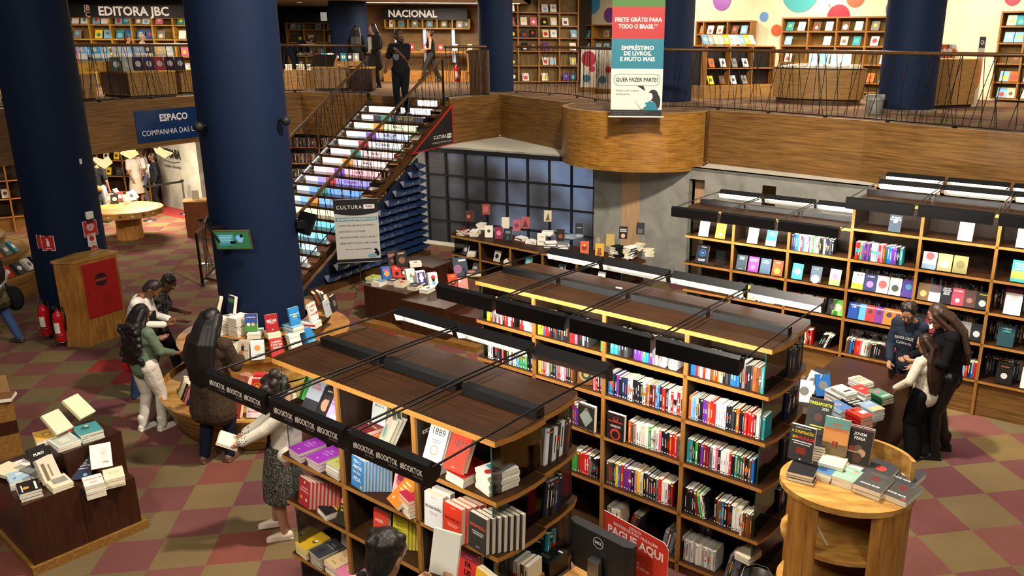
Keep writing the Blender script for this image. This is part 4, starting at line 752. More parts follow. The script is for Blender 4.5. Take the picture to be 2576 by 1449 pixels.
for u, v, c, a, l, da in ((572, 908, '#3a3a3c', [('c', .5, .6, .3, '#c8c4bc'), ('c', .5, .6, .2, '#3a3a3c')], 'dark grey book with a pale ring', -20), (612, 905, '#b7a890', [('r', .35, .2, .62, .75, '#23211f'), ('c', .48, .82, .1, '#8a6a55'), ('t', 'ISRAEL', .8, .5, .08, '#2a2826')], 'tan book showing a man in black', -14), (650, 906, '#d3dadb', [('c', .5, .66, .24, '#e8914a'), ('t', 'A ARTE', .5, .3, .09, '#5a6468'), ('t', 'DE SI', .5, .18, .09, '#5a6468')], 'pale book with an orange heart', 0),
                          (700, 898, '#b9322e', [('t', 'A REGRA', .5, .84, .13, 'w', .03), ('t', 'É NÃO TER', .5, .68, .12, 'w', .03), ('t', 'REGRAS', .5, .52, .12, 'w', .03)], 'red book lettered A REGRA É NÃO TER REGRAS', 4), (748, 884, '#d6d3cc', [('t', 'MAIS FORTES', .5, .8, .1, '#8a8680'), ('t', 'O TIMING', .5, .5, .1, '#8a3a3a')], 'off-white book with grey lettering', 8), (785, 866, '#2f7fb8', [('r', .1, .1, .9, .2, 'l')], 'blue book lying back', 10)):
    rput(u, v, z2, c, a, l+' on the middle tier of the round bookstand', da=da, n=4, copies=l+' on the middle tier', tilt=.3, th=.022)
for u, v, c, a, l, da in ((592, 1000, '#c06a4a', [('t', 'AO PÔR', .4, .75, .1, '#e8c8b0'), ('c', .55, .3, .25, '#5a3a3a')], 'terracotta book', -12), (640, 1002, '#c92a2a', [('t', 'FEMINISMO', .5, .84, .14, 'w', .03), ('c', .5, .4, .3, '#d8a03a'), ('c', .5, .4, .25, '#c92a2a'), ('c', .5, .4, .14, '#d8a03a')], 'red book lettered FEMINISMO', -2), (700, 996, '#dcd8d0', [('c', .5, .6, .3, '#e07a4a'), ('r', .1, .1, .9, .14, '#b03030')], 'white book with an orange disc', 6), (592, 1050, '#c2452e', [('c', .5, .5, .22, '#3a7a8a'), ('r', .2, .1, .8, .16, '#3a2a20')], 'orange red book with a blue figure', -12), (640, 1052, '#e4d5d6', [('t', 'MULHERES', .5, .3, .12, '#c83a5a', .03), ('c', .5, .65, .2, '#c83a5a')], 'white book with pink lettering', -2), (690, 1046, '#b8b4aa', [('r', .1, .3, .9, .5, '#5a6a4a')], 'grey green book', 6)):
    hi = v < 1020
    rput(u, v if not hi else 1030, z3, c, a, l+(' on the upper row' if hi else ' in the front row')+' of the tray, round bookstand', da=da, n=5 if hi else 2, copies=l+' in the tray of the round bookstand', tilt=.35, lift=.13 if hi else 0, back=.12 if hi else 0, w=.17, h=.24, th=.022)
for i in range(18):
    a = R_(205+3.1*i); r = 1.3; c = 'uacckupncdrcwgfnka'[i]; p = Vector((CB[0]+r*math.cos(a), CB[1]+r*math.sin(a), z3))
    M = TR(p.x, p.y, z3+.002) @ RZ(a+math.pi/2-.15) @ RX(-.42) @ TR(0, .0, 0) @ Matrix(((0, 0, 1, 0), (1, 0, 0, 0), (0, 1, 0, 0), (0, 0, 0, 1)))
    book(M, .15, .22, .04, c, [('R', .3, .8, .3, .6, 'w')], f'{WORD[c]} book, {ORD[i+1]} of the spines leaning in the left tray of round bookstand', 'spines in the left tray of the round bookstand')
# ---- dark cube display at the lower left
def cube(name, label, parts, plinth=None):
    root = thing(name, label, 'display table', (*parts[0][0][0], 0)); inv = Matrix.Translation(-Vector((*parts[0][0][0], 0)))
    for k, (poly, z0, zt) in enumerate(parts): MB(inv).prism(poly, z0, zt, MAHO).build('block', root, .004)
    if plinth: MB(inv).prism(plinth, 0, .085, BASEW).build('plinth', root)
    return root
A0 = Vector((-4.93, 6.33)); ad = Vector((.63, .776)).normalized(); an = Vector((-ad.y, ad.x))
def qa(s0, s1, t0, t1, o=A0, d=ad, n=an): return [tuple(o+d*s0+n*t0), tuple(o+d*s1+n*t0), tuple(o+d*s1+n*t1), tuple(o+d*s0+n*t1)]
cube('display_table', 'stepped dark mahogany display cube at the lower left with pale books', [(qa(0, .46, 0, 1.05), .08, .7), (qa(.462, .94, 0, 1.05), .08, .57)], qa(-.03, .98, -.035, 1.05))
B0 = at(160, 1143, .88).xy; bd = (at(277, 1096, .88).xy-B0).normalized(); bn = Vector((-bd.y, bd.x))
BT = .88; cube('display_table', 'small dark cube behind the stepped cube, holding a few books', [(qa(0, .56, 0, .52, B0, bd, bn), .0, BT)])
C0 = at(62, 1155).xy; cdv = Vector((-.62, .785)); C1 = cdv; Cn = Vector((-.785, -.62))
zc = .75
ct = thing('display_table', 'honey wood display cube with a dark stripe at the left edge', 'display table', (*C0, 0))
inv = Matrix.Translation(-Vector((*C0, 0)))
MB(inv).prism(qa(0, .9, 0, .9, C0, Cn, cdv), 0, .34, BASEW).build('lower_block', ct); MB(inv).prism(qa(0, .9, 0, .9, C0, Cn, cdv), .34, .5, MAHO).build('dark_stripe', ct); MB(inv).prism(qa(0, .9, 0, .9, C0, Cn, cdv), .5, zc, BASEW).build('upper_block', ct)
def put(u, v, z): p = at(u, v, z); return (p.x, p.y, z)
pile(pl(put(15, 1003, zc), R_(20)), 2, .15, .22, .02, 'wu', 'pair of books on the honey wood cube')
T1, T2 = .7005, .5705
aA = math.atan2(ad.y, ad.x)
pile(pl(put(50, 1215, T1), aA-.15), 4, .16, .23, .018, 'ww', 'pale blue pile on the stepped dark cube', [('r', 0, 0, 1, 1, '#a8c4d4'), ('r', .4, .72, .95, .78, 'w'), ('r', .4, .6, .9, .66, 'w'), ('c', .3, .35, .08, '#4a5a9a')])
pile(pl(put(75, 1243, T1), aA-.15), 3, .17, .24, .026, 'kw', 'black pile at the front of the stepped dark cube', [('r', 0, 0, 1, 1, '#1c1814'), ('c', .35, .4, .16, '#d8903a'), ('r', .75, .1, .85, .8, 'w'), ('r', .15, .1, .2, .7, 'w')])
pile(pl(put(150, 1222, T1), aA), 2, .17, .24, .026, 'c', 'cream pile with a grey picture on the stepped dark cube', [('r', .2, .3, .9, .8, '#8a8880')])
upright(put(130, 1215, T1), R_(-20), .16, .24, .045, '#d8cdb8', [('r', .15, .1, .35, .8, '#7a6a50'), ('r', .5, .2, .6, .7, '#8a7a60')], 'cream book leaning steeply at the middle of the stepped dark cube', .35, hard=True)
upright(put(112, 1190, T1), R_(-30), .16, .25, .04, '#1a1716', [('t', 'PURO', .5, .7, .14, 'w', .03), ('c', .5, .3, .15, '#d88a3a')], 'black book with white and orange marks leaning on the stepped dark cube', .45)
pile(pl(put(95, 1200, T1), aA+.3), 3, .17, .24, .03, 'gw', 'grey pile behind the leaning black book')
pile(pl(put(25, 1195, T1), aA+.3), 2, .2, .27, .035, 'kc', 'thick pile at the left edge of the stepped dark cube')
pile(pl(put(50, 1175, T1), aA+.1), 1, .16, .22, .02, 'w', 'white and red book at the back of the stepped dark cube', [('t', 'RETRATO', .6, .7, .12, 'r', .02)])
upright(put(205, 1210, T2), R_(-75), .17, .25, .02, '#2c3248', [('t', 'O', .25, .75, .12, 'w'), ('t', 'PODER', .55, .72, .09, 'w'), ('t', 'DOS', .6, .62, .09, 'w'), ('t', 'QUIETOS', .65, .52, .09, 'w'), ('c', .72, .16, .1, '#8ac0e0'), ('r', .2, .4, .85, .42, 'w')], 'navy book lettered O PODER DOS QUIETOS leaning back', .75)
pile(pl(put(240, 1240, T2), aA-.25), 5, .16, .21, .026, 'wk', 'white pile with orange-red lettering at the front of the lower step', [('r', 0, 0, 1, 1, '#ece6da'), ('t', 'ONDE|NASCEM', .5, .65, .16, '#d8543a', .03), ('t', 'PAIS', .5, .3, .16, '#d8543a', .03)])
pile(pl(put(288, 1213, T2), aA-.3), 4, .17, .24, .024, 'c', 'cream pile under the leaning white book', [('r', .2, .6, .8, .63, '#a09a8a'), ('r', .25, .5, .75, .52, '#a09a8a')])
upright((*put(262, 1204, T2)[:2], T2+.1), R_(-62), .18, .24, .02, '#e6e2d8', [('r', .5, .25, .8, .85, '#cfccc4'), ('r', .55, .2, .85, .24, '#d85a3a'), ('t', 'A ARTE', .6, .6, .06, '#8a8a84')], 'white book with pale grey text leaning back on the cream pile', .7)
pile(pl(put(118, 1107, BT), aA-.2), 2, .2, .24, .03, 'cw', 'yellow-covered pile on the small dark cube', [('r', 0, 0, 1, 1, '#dba83c'), ('r', .3, .3, .7, .75, '#b8842a'), ('c', .5, .5, .12, '#e8c870')])
pile(pl(put(160, 1090, BT), aA), 2, .15, .22, .025, 'rr', 'coral red pile at the back of the small dark cube')
pile(pl(put(165, 1118, BT), aA), 2, .2, .26, .026, 'w', 'pale grey pile at the front of the small dark cube', [('r', .05, .05, .95, .95, '#b9bfae'), ('r', .3, .3, .7, .7, '#cfd2c4')])
upright((*put(165, 1108, BT)[:2], BT+.06), R_(-20), .18, .24, .035, '#d8cfae', (), 'cream book lying open-backed over the pale grey pile', .8, hard=True)
pile(pl(put(225, 1098, BT), aA-.1), 4, .2, .26, .022, 'tw', 'teal pile on the small dark cube', [('r', 0, 0, 1, 1, '#3f8a8c'), ('c', .4, .6, .2, '#2a5a5c'), ('c', .5, .75, .1, '#c8c88a')])
upright((*put(225, 1080, BT)[:2], BT+.11), R_(-15), .18, .26, .035, '#e6dcae', (), 'cream book propped on clear stand over the teal pile', .85, hard=True)
# ---- dark stepped display in the middle
D0 = at(921, 810).xy; D1 = at(1136, 861).xy; dd = (D1-D0).normalized(); dn = Vector((-dd.y, dd.x)); DZ = .66
cube('display_table', 'long stepped dark display table behind the nearest bookcase', [(qa(0, .95, 0, .9, D0, dd, dn), .09, DZ), (qa(.952, 1.9, -.15, .9, D0, dd, dn), .09, DZ-.05), (qa(1.902, 2.5, .0, .9, D0, dd, dn), .09, DZ-.16)], qa(.02, 2.5, -.17, .9, D0, dd, dn))
cube('display_table', 'taller dark block behind the row of white books in the middle', [(qa(-.1, .75, .92, 1.5, D0, dd, dn), 0, DZ+.2)])
cube('display_table', 'dark block on the right carrying the large fantasy book', [(qa(1.75, 2.7, .93, 1.6, D0, dd, dn), 0, DZ+.06)])
for i, (u, v, c, a, l) in enumerate(((975, 706, '#2f66b0', [('c', .5, .5, .3, '#e0a04a'), ('t', 'GRANDES', .5, .85, .12, '#e8502a', .02), ('t', 'ABERTOS', .5, .74, .12, '#e8502a', .02)], 'blue book with an orange sun'), (1000, 704, '#c83a2c', [('c', .5, .45, .22, '#1c1614'), ('r', .3, .8, .7, .9, '#e8a090')], 'red book with a black figure'), (1020, 700, '#3a3238', [('c', .4, .4, .2, 'w'), ('r', 0, 0, 1, .2, '#c8553a'), ('r', .2, .75, .8, .88, '#c03a4a')], 'dark book with a white rabbit'),
                                          (1036, 712, '#e6e2da', [('p', ((.3, .4), (.7, .4), (.5, .75)), '#8a7a5a'), ('r', .3, .25, .7, .29, '#a09a90')], 'white book with a brown emblem'), (1062, 717, '#e4e2e4', [('r', .08, .08, .92, .92, '#4a3f8c'), ('c', .5, .5, .25, '#e4e2e4'), ('r', .35, .2, .65, .85, '#e4e2e4')], 'white book with a purple pattern'), (1092, 722, '#e8e4de', [('c', .5, .68, .25, '#c83a3a'), ('c', .5, .5, .18, '#2a2a2e'), ('c', .5, .25, .2, '#7ab0d0')], 'white book with a red and blue figure'))):
    p = put(u, v, DZ); upright(p, toc(p, 22), .16, .23, .02, c, a, l+' on the dark display table in the middle', .3, n=4, copies=l+' on the middle dark table')
for i, (u, v, c, a, l) in enumerate(((940, 708, 'e', [('r', 0, 0, 1, 1, '#b9b23a'), ('c', .4, .5, .2, '#3f8a6a')], 'yellow-green'), (955, 717, 'w', [('r', 0, 0, 1, 1, '#7a9ab8'), ('r', 0, 0, 1, .4, '#d8c8b0')], 'blue and cream'), (990, 712, 'd', [('r', .2, .3, .8, .6, '#c8c4bc')], 'dark'), (1012, 719, 'c', [('r', 0, 0, 1, 1, '#d8ae90'), ('c', .5, .5, .25, '#b03a2a')], 'salmon'), (1045, 726, 'k', [('r', 0, 0, 1, 1, '#2a261e'), ('c', .5, .5, .2, '#8a7a3a')], 'black and olive'), (1075, 733, 'w', [('c', .6, .5, .2, '#3a3a3c')], 'white'), (1098, 747, 'w', [('r', .5, .2, .9, .6, '#a09a98')], 'second white'))):
    p = put(u, v, DZ if u < 1060 else DZ-.05 if u < 1090 else DZ-.16); pile(pl(p, math.atan2(dd.y, dd.x)+.15), 3 if i else 4, .17, .23, .022, c, l+' pile at the front edge of the middle dark table', a)
for (u, v, z, w, h, c, a, l) in ((1160, 697, DZ, .26, .33, '#3a4450', [('c', .3, .4, .3, '#8a5a7a'), ('r', .4, .8, .9, .9, '#c8ccd0'), ('c', .7, .35, .12, '#1a1e24')], 'large dark fantasy book with a pink corner'), (1140, 727, DZ-.05, .16, .24, '#c8452c', [('t', '8808', .5, .85, .14, '#e8c04a'), ('c', .5, .4, .3, '#2a1a16'), ('c', .5, .45, .15, '#d8a07a')], 'red book with a tiger crest'), (1166, 737, DZ-.05, .17, .24, '#d8877a', [('c', .2, .8, .12, 'w'), ('r', .2, .1, .8, .3, '#b8604f')], 'salmon pink book'), (988, 668, DZ+.2, .16, .24, '#3a2a26', [('r', .1, .6, .9, .8, '#8a5a4a'), ('c', .5, .3, .2, '#6a4a40')], 'dark brown book on the taller dark block'), (1012, 672, DZ+.2, .19, .27, '#221a18', [('c', .5, .4, .3, '#7a4a2a'), ('r', .2, .8, .8, .9, '#a08a6a')], 'black and bronze book on the taller dark block')):
    p = put(u, v, z); upright(p, toc(p, 18), w, h, .035, c, a, l+', middle display', .32, n=2, copies=l+' of the middle display')
pile(pl(put(1045, 668, DZ+.2), .3), 3, .2, .24, .02, 'w', 'white pile with grey art on the taller dark block', [('c', .5, .5, .2, '#6a6a70')])
pile(pl(put(1190, 690, DZ+.06), .2), 2, .25, .3, .025, 'd', 'dark pile with a salmon picture beside the large fantasy book', [('c', .4, .5, .3, '#c87a5a')])
# ---- low bookcase along the cement wall
FL = frame((-2.65, 16.15), R_(-36)); LBZ = [.86, .47, .12]
bookcase('low_bookcase', 'long low bookcase along the cement wall, its top crowded with books', FL, [0, .78, 1.58, 2.38, 3.18, 4.2], LBZ, depth=.8, bulge=.16, cat='bookcase')
LZ = .8615
for i, (u, v, kind, n, c, a, l) in enumerate(((1182, 572, 'f', 1, '#4a2320', [('r', .2, .3, .6, .6, '#b0622a')], 'maroon book with a copper picture'), (1223, 560, 'f', 1, '#8a3a34', [('r', .15, .2, .85, .8, '#a8564a')], 'brick red book standing highest'), (1165, 590, 'p', 5, 'm', (), 'brown pile at the left end'), (1195, 592, 'p', 5, 'wm', (), 'mixed pile'), (1212, 575, 'p', 5, 'w', (), 'white pile under the brick red book'), (1230, 598, 'f', 2, '#dcd6c8', [('c', .5, .55, .2, '#2a2826')], 'cream book with a black keyhole'), (1255, 602, 'f', 2, '#7a2a44', [('c', .5, .5, .3, '#c86a8a')], 'plum and pink book'), (1278, 606, 'f', 2, '#20262a', [('r', .2, .6, .8, .8, '#6a7478'), ('r', .45, .1, .55, .4, '#6a7478')], 'black book with pale lettering'),
      (1272, 575, 'f', 1, '#d8d0b8', (), 'cream book seen from behind'), (1300, 582, 'f', 1, '#b05a6a', [('c', .5, .5, .3, '#7a2a3a')], 'rose book'), (1322, 585, 'f', 2, '#a8504e', [('p', ((.1, .1), (.9, .1), (.5, .8)), '#5a1a20')], 'red book with a tent'), (1312, 604, 'p', 3, 'wm', (), 'low pile under the red book with a tent'), (1340, 612, 'p', 3, 'w', (), 'low pale pile'), (1362, 618, 'f', 1, '#e0d4c4', [('t', 'A DAMA', .5, .7, .12, 'm', .02), ('t', 'GRAZI', .5, .3, .14, 'k', .03)], 'cream book with red lettering'),
      (1378, 572, 'f', 1, '#c8bf9a', [('p', ((.2, .1), (.8, .1), (.6, .8)), '#5a4a2a')], 'pale book with a bird'), (1378, 592, 'p', 4, 'w', (), 'white pile under the book with a bird'), (1410, 607, 'f', 1, '#2a1c16', [('c', .5, .4, .25, '#8a4a2a')], 'black and rust book'), (1385, 622, 'p', 5, 'wg', (), 'tilted pale pile'), (1415, 626, 'p', 5, 'gw', (), 'second tilted pale pile'), (1457, 598, 'f', 1, '#2a2c30', [('r', .2, .6, .8, .65, '#a0a4a8')], 'small black book standing far back'), (1470, 640, 'f', 2, '#c05a3c', [('c', .5, .5, .28, '#7a1c1c'), ('c', .5, .7, .15, '#e0a05a')], 'orange red book with a phoenix'),
      (1505, 620, 'f', 1, '#6a655c', [('r', .3, .3, .7, .7, '#8a857a')], 'grey book'), (1508, 645, 'f', 1, '#c89a3a', [('t', '25', .5, .5, .3, '#2a1a10', .04), ('c', .5, .2, .3, '#8a3a1a')], 'golden book lettered 25'), (1535, 620, 'f', 1, '#b59a5a', (), 'tan book leaning back'), (1567, 627, 'f', 1, '#191615', [('t', 'CAVALO', .5, .75, .14, 'w', .03), ('t', 'DE TROIA', .5, .6, .12, 'w', .03), ('c', .5, .25, .25, '#d8a07a')], 'black book with white lettering'), (1550, 645, 'p', 9, 'k', (), 'tall black pile'), (1585, 650, 'p', 10, 'kw', (), 'tall black and white pile'), (1610, 608, 'f', 1, '#2a2b2e', [('r', .2, .1, .8, .5, '#5a5a5c')], 'black book standing alone'), (1607, 628, 'p', 5, 'cw', (), 'cream pile'), (1632, 642, 'p', 5, 'c', (), 'cream pile at the right end'))):
    p = put(u, v, LZ)
    if kind == 'f':
        lift = {1182: .12, 1223: .17, 1378: .12, 1322: .08, 1567: .2, 1610: .14, 1457: .05}.get(u, 0) if v < 630 and l != 'pale pile' else 0
        upright((p[0], p[1], LZ+lift), toc(p, -8), .16, .235, .03, c, a, l+' on the low bookcase by the cement wall', .2, n=n, copies=l+' on the low bookcase')
    else: pile(pl(p, R_(-36+7*i)), n, .16, .23, .022, c, l+' on the low bookcase by the cement wall', twist=.35)
bag = MB(pl(put(1430, 602, LZ), .2)); bag.ball((0, 0, .05), .14, mat('#7c8794', .3), 12, sc=(1.3, .8, .45)); bag.ball((.2, .02, .05), .1, mat('#8a95a4', .3), 12, sc=(1.2, .8, .5)); bag.ball((.08, -.06, .03), .09, mat('#6b7683', .3), 12, sc=(1.5, .7, .4))
tag(bag.build('plastic_bag'), 'crumpled grey plastic bag lying on the low bookcase', 'bag')
for i, (s, z, c) in enumerate(((.25, 1, 'd'), (1.1, 1, 'a'), (1.9, 1, 't'), (2.7, 1, 'd'), (.5, 2, 'g'), (3.6, 1, 'w'), (1.35, 2, 'k'), (2.2, 2, 'r'))):
    face(FL, s, .06, LBZ[z], c, cv(c, None, blob=(.5, .3, 'a' if c != 'a' else 'k')), f'{WORD[c]} book, {ORD[i+1]} of those facing out inside the low bookcase', tilt=.35)
for i, s in enumerate((.45, 1.45)): pile(FL @ TR(s, .14, LBZ[1]) @ RZ(.4), 4, .16, .23, .02, 'gw', f'{ORD[i+1]} pale pile inside the low bookcase')
# ---- pulpit-like wooden kiosk at the lower right
KZ = 1.6; K0 = at(2135, 1235, KZ)
ko = thing('display_kiosk', 'honey wood oval display kiosk with an open front and curved back rail', 'display kiosk', (K0.x+.02, K0.y+.12, 0), R_(-15))
def oval(a, b, n=40, off=0.0, lo=0.0, hi=2*math.pi): return [((a+off)*math.cos(lo+(hi-lo)*i/n), (b+off)*math.sin(lo+(hi-lo)*i/n)) for i in range(n+(0 if hi-lo > 6.2 else 1))]
KA, KB = .475, .40
MB().prism(oval(KA, KB), KZ-.045, KZ, HONEY).build('top', ko)
sw = MB()
for lo, hi in ((-62, 150), (213, 238)):
    o_, i_ = oval(KA, KB, 30, -.012, R_(lo), R_(hi)), oval(KA, KB, 30, -.04, R_(lo), R_(hi)); sw.prism(o_+i_[::-1], 0, KZ-.045, HONEZ)
sw.build('side_wall', ko)
for i, a in enumerate((213, 238, -62)):
    x, y = (KA-.05)*math.cos(R_(a)), (KB-.05)*math.sin(R_(a)); MB(TR(x, y, 0) @ RZ(R_(-5))).box((-.035, -.035, 0), (.035, .035, KZ-.045), HONEZ).build('upright', ko)
for z in (1.17, .75, .35): MB().prism(oval(KA, KB, 30, -.035), z-.03, z, HONEY).build('shelf', ko)
MB().prism(oval(KA, KB, 24, -.002, R_(10), R_(95))+oval(KA, KB, 24, -.032, R_(10), R_(95))[::-1], KZ, KZ+.2, HONEY).build('back_rail', ko)
MB().tube([(-.2, -.1, KZ-.1), (-.19, -.13, 1.3), (-.1, -.2, 1.18)], .006, WHITE, 6).build('cable', ko)
kd = math.atan2(-K0.y, -K0.x)
KX = KZ+.0006
def kput(u, v, dz, col, art, label, tilt=.3, th=.03, w=.185, h=.275, da=0, n=1, copies=None):
    p = put(u, v, KX); upright((p[0], p[1], KX+dz), kd+R_(da), w, h, th, col, art, label, tilt, n=n, copies=copies)
h_ = pile(pl(put(2020, 1195, KX), kd+math.pi/2-.12), 3, .19, .25, .024, 'k', 'black pile under the MALDADE book on the kiosk')
kput(2012, 1180, h_, '#393735', [('t', 'ROBERTO MOTTA', .5, .94, .05, 'w', .01), ('t', 'A CONSTRUÇÃO', .5, .82, .11, 'y', .03), ('t', 'DA', .2, .66, .1, 'y', .03), ('t', 'MALDADE', .62, .66, .12, '#d8322a', .03), ('r', .1, .54, .9, .57, 'w'), ('r', .15, .48, .85, .5, 'w'), ('r', .3, .2, .7, .4, '#8a3028'), ('c', .5, .06, .04, 'w')], 'dark grey book lettered A CONSTRUÇÃO DA MALDADE on the wooden kiosk', da=-14, tilt=.12)
h_ = pile(pl(put(2052, 1150, KX), kd+math.pi/2-.1), 7, .17, .24, .022, 'k', 'tall dark pile under the PASSAPORTE book on the kiosk')
kput(2048, 1142, h_, '#2c2d2c', [('t', 'PASSAPORTE', .5, .86, .12, '#d3dc2e', .02), ('t', '2030', .72, .74, .1, 'w', .0), ('c', .5, .48, .17, '#4a3a36'), ('c', .5, .48, .12, '#5a2a28'), ('r', .2, .22, .8, .25, '#c8c43a'), ('r', .3, .16, .7, .18, '#c8c43a')], 'black book lettered PASSAPORTE 2030 leaning high on the wooden kiosk', da=-12, tilt=.38)
h_ = pile(pl(put(2098, 1182, KX), kd+math.pi/2-.2), 4, .18, .25, .024, 'c', 'cream pile under the orange Auschwitz book on the kiosk')
kput(2094, 1172, h_, '#c9884e', [('r', 0, .7, 1, 1, '#5f8f86'), ('r', 0, 0, 1, .3, '#6a5a3a'), ('t', 'ANJOS', .5, .82, .09, '#c8502a', .02), ('t', 'AUSCHWITZ', .5, .68, .11, '#c8502a', .03), ('c', .45, .33, .05, '#8a2a22'), ('c', .58, .33, .05, '#6a2a22'), ('r', .42, .18, .48, .32, '#8a2a22'), ('r', .55, .18, .61, .32, '#6a2a22')], 'orange and teal book with two figures on the wooden kiosk', da=-10, tilt=.25)
h_ = pile(pl(put(2155, 1195, KX), kd+math.pi/2-.25), 2, .19, .26, .026, 'rw', 'red pile under the JOVEM PERSA book on the kiosk')
kput(2152, 1185, h_, '#2c2622', [('t', 'JOVEM', .5, .82, .11, 'w', .01), ('t', 'PERSA', .5, .7, .11, 'w', .01), ('r', 0, .94, 1, 1, '#5a3a3a'), ('c', .5, .42, .16, '#5a4a38'), ('c', .65, .32, .16, '#b08a60'), ('c', .25, .4, .12, '#8a2a22'), ('r', .1, .3, .7, .34, '#9a8a6a'), ('c', .5, .18, .2, '#4a3020')], 'dark book lettered JOVEM PERSA on the wooden kiosk', da=-12, tilt=.3, n=2, copies='dark book lettered JOVEM PERSA')
kb = kd+math.pi/2-.3
pile(pl(put(2072, 1195, KX), kb), 3, .16, .2, .022, 'w', 'blue-covered pile at the front of the kiosk', [('r', 0, 0, 1, 1, '#3f6f9c'), ('t', 'AS 16 LEIS', .5, .78, .1, '#e0b84a', .02), ('t', 'DO SUCESSO', .5, .62, .1, '#e0b84a', .02), ('c', .5, .3, .2, '#1f3f6c')])
pile(pl(put(2133, 1211, KX), kb), 3, .17, .21, .022, 'w', 'pale green pile at the front of the kiosk', [('r', 0, 0, 1, 1, '#8fb49a'), ('t', 'SEGREDOS', .5, .72, .11, '#f0f0e8', .02), ('t', 'GUIOMAR', .5, .28, .1, '#f0f0e8', .03), ('c', .75, .75, .1, '#d84a3a'), ('c', .25, .55, .14, '#3a4a40')])
AR = [('t', 'ANNE RICE', .5, .22, .1, 'w', .02), ('c', .5, .62, .17, '#6a2a2a'), ('r', .2, .85, .8, .88, '#6a6a66')]
pile(pl(put(2198, 1232, KX), kb-.08), 2, .2, .27, .035, 'd', 'charcoal pile lettered ANNE RICE left of the corner', [('r', 0, 0, 1, 1, '#474542'), *AR])
pile(pl(put(2262, 1246, KX), kb-.1), 1, .2, .27, .045, 'd', 'single charcoal block lettered ANNE RICE at the right edge of the kiosk', [('r', 0, 0, 1, 1, '#45433f'), *AR, ('c', .85, .1, .07, '#d83a30')])
pile(pl(put(2215, 1200, KX), kb-.08), 2, .2, .27, .035, 'd', 'back charcoal pile with a red ornament on the kiosk', [('c', .5, .5, .2, '#b03a34')])
pile(pl(put(2278, 1208, KX), kb-.1), 1, .2, .27, .045, 'd', 'back charcoal block with a cream mask on the kiosk', [('c', .5, .55, .17, '#c8b88a'), ('t', 'ANNE RICE', .5, .22, .1, 'w', .02)])
# ---- dark table with stacks between the middle bookcase and the kiosk
tz = .78; t_o = at(2190, 1085, tz).xy; t_d = (at(2255, 1000, tz).xy-t_o).normalized(); t_n = Vector((-t_d.y, t_d.x))
def qt(a, b, c, d): return [tuple(t_o+t_d*a+t_n*c), tuple(t_o+t_d*b+t_n*c), tuple(t_o+t_d*b+t_n*d), tuple(t_o+t_d*a+t_n*d)]
cube('display_table', 'dark display table with book stacks beside the girl in the cream jumper', [(qt(0, .62, 0, .98), 0, tz), (qt(.622, 1.15, 0, .98), 0, tz+.1), (qt(1.152, 1.9, .0, .98), 0, tz)])
ta = math.atan2(t_d.y, t_d.x)
for u, v, n, c, a, l, k in ((2158, 1058, 12, 'r', [('r', 0, 0, 1, 1, '#b8412f'), ('r', .5, .3, .95, .6, 'w'), ('r', .2, .7, .5, .9, '#7a2018')], 'red pile at the front', 0), (2108, 1040, 12, 'lw', [('r', 0, 0, 1, 1, '#4f74b4'), ('c', .5, .6, .2, '#c8b44a'), ('c', .5, .6, .13, '#4f74b4')], 'blue pile with a yellow fish', 0), (2145, 1022, 9, 'k', [('r', 0, 0, 1, 1, '#1f211e'), ('t', 'AS 100', .5, .75, .2, 'w', .04), ('t', 'MELHORES', .5, .5, .16, 'w', .04), ('t', 'FRASES', .5, .28, .16, 'w', .04)], 'black pile with bold white lettering', 0), (2188, 1035, 10, 'lw', [('r', 0, 0, 1, 1, '#8fa8c8'), ('r', 0, 0, 1, .4, '#c8b890'), ('t', 'NATAL', .6, .75, .14, 'w', .02)], 'pale blue pile', 0), (2105, 1000, 11, 'w', [('r', 0, 0, 1, 1, '#a8b0a8'), ('c', .5, .5, .3, '#4f8aa8'), ('c', .5, .5, .22, '#a8b0a8')], 'white pile with blue brush marks', 0),
                            (2122, 985, 7, 'w', [('r', .1, .1, .9, .9, '#d8d4c8'), ('r', .2, .2, .8, .35, '#3a3a38')], 'off-white pile', 1), (2170, 985, 7, 'w', [('r', 0, 0, 1, 1, '#c03a36'), ('r', .3, .5, .7, .7, '#e08a80')], 'bright red pile', 1), (2212, 995, 7, 'f', [('r', 0, 0, 1, 1, '#5a8a6a'), ('c', .5, .7, .2, '#b86a8a'), ('r', .2, .15, .9, .25, '#d8e0d0')], 'green pile nearest the girl', 1), (2165, 958, 6, 'w', [('r', 0, 0, 1, 1, '#d8ccb0'), ('t', 'GRANDES', .5, .7, .16, '#7a5a4a', .02), ('t', 'SERTÕES', .5, .45, .16, '#7a5a4a', .02)], 'cream pile with brown lettering', 1)):
    p = put(u, v+14, tz+.1*k); pile(pl((p[0], p[1], tz+.0005+.1*k), ta-.5), n, .17, .23, .013, c, l+' on the dark table beside the girl', a, twist=.02)
for i, (u, v, c) in enumerate(((2035, 950, 'w'), (2055, 945, 'd'), (2020, 975, 'w'), (2070, 960, 'b'))):
    p = put(u, v+40, tz); upright((p[0], p[1], tz), R_(-150+20*i), .17, .25, .03, c, cv(c, None, blob=(.5, .3, 'g')), f'{WORD[c]} book, {ORD[i+1]} of those propped on clear stands at the far end of the dark table', .5)
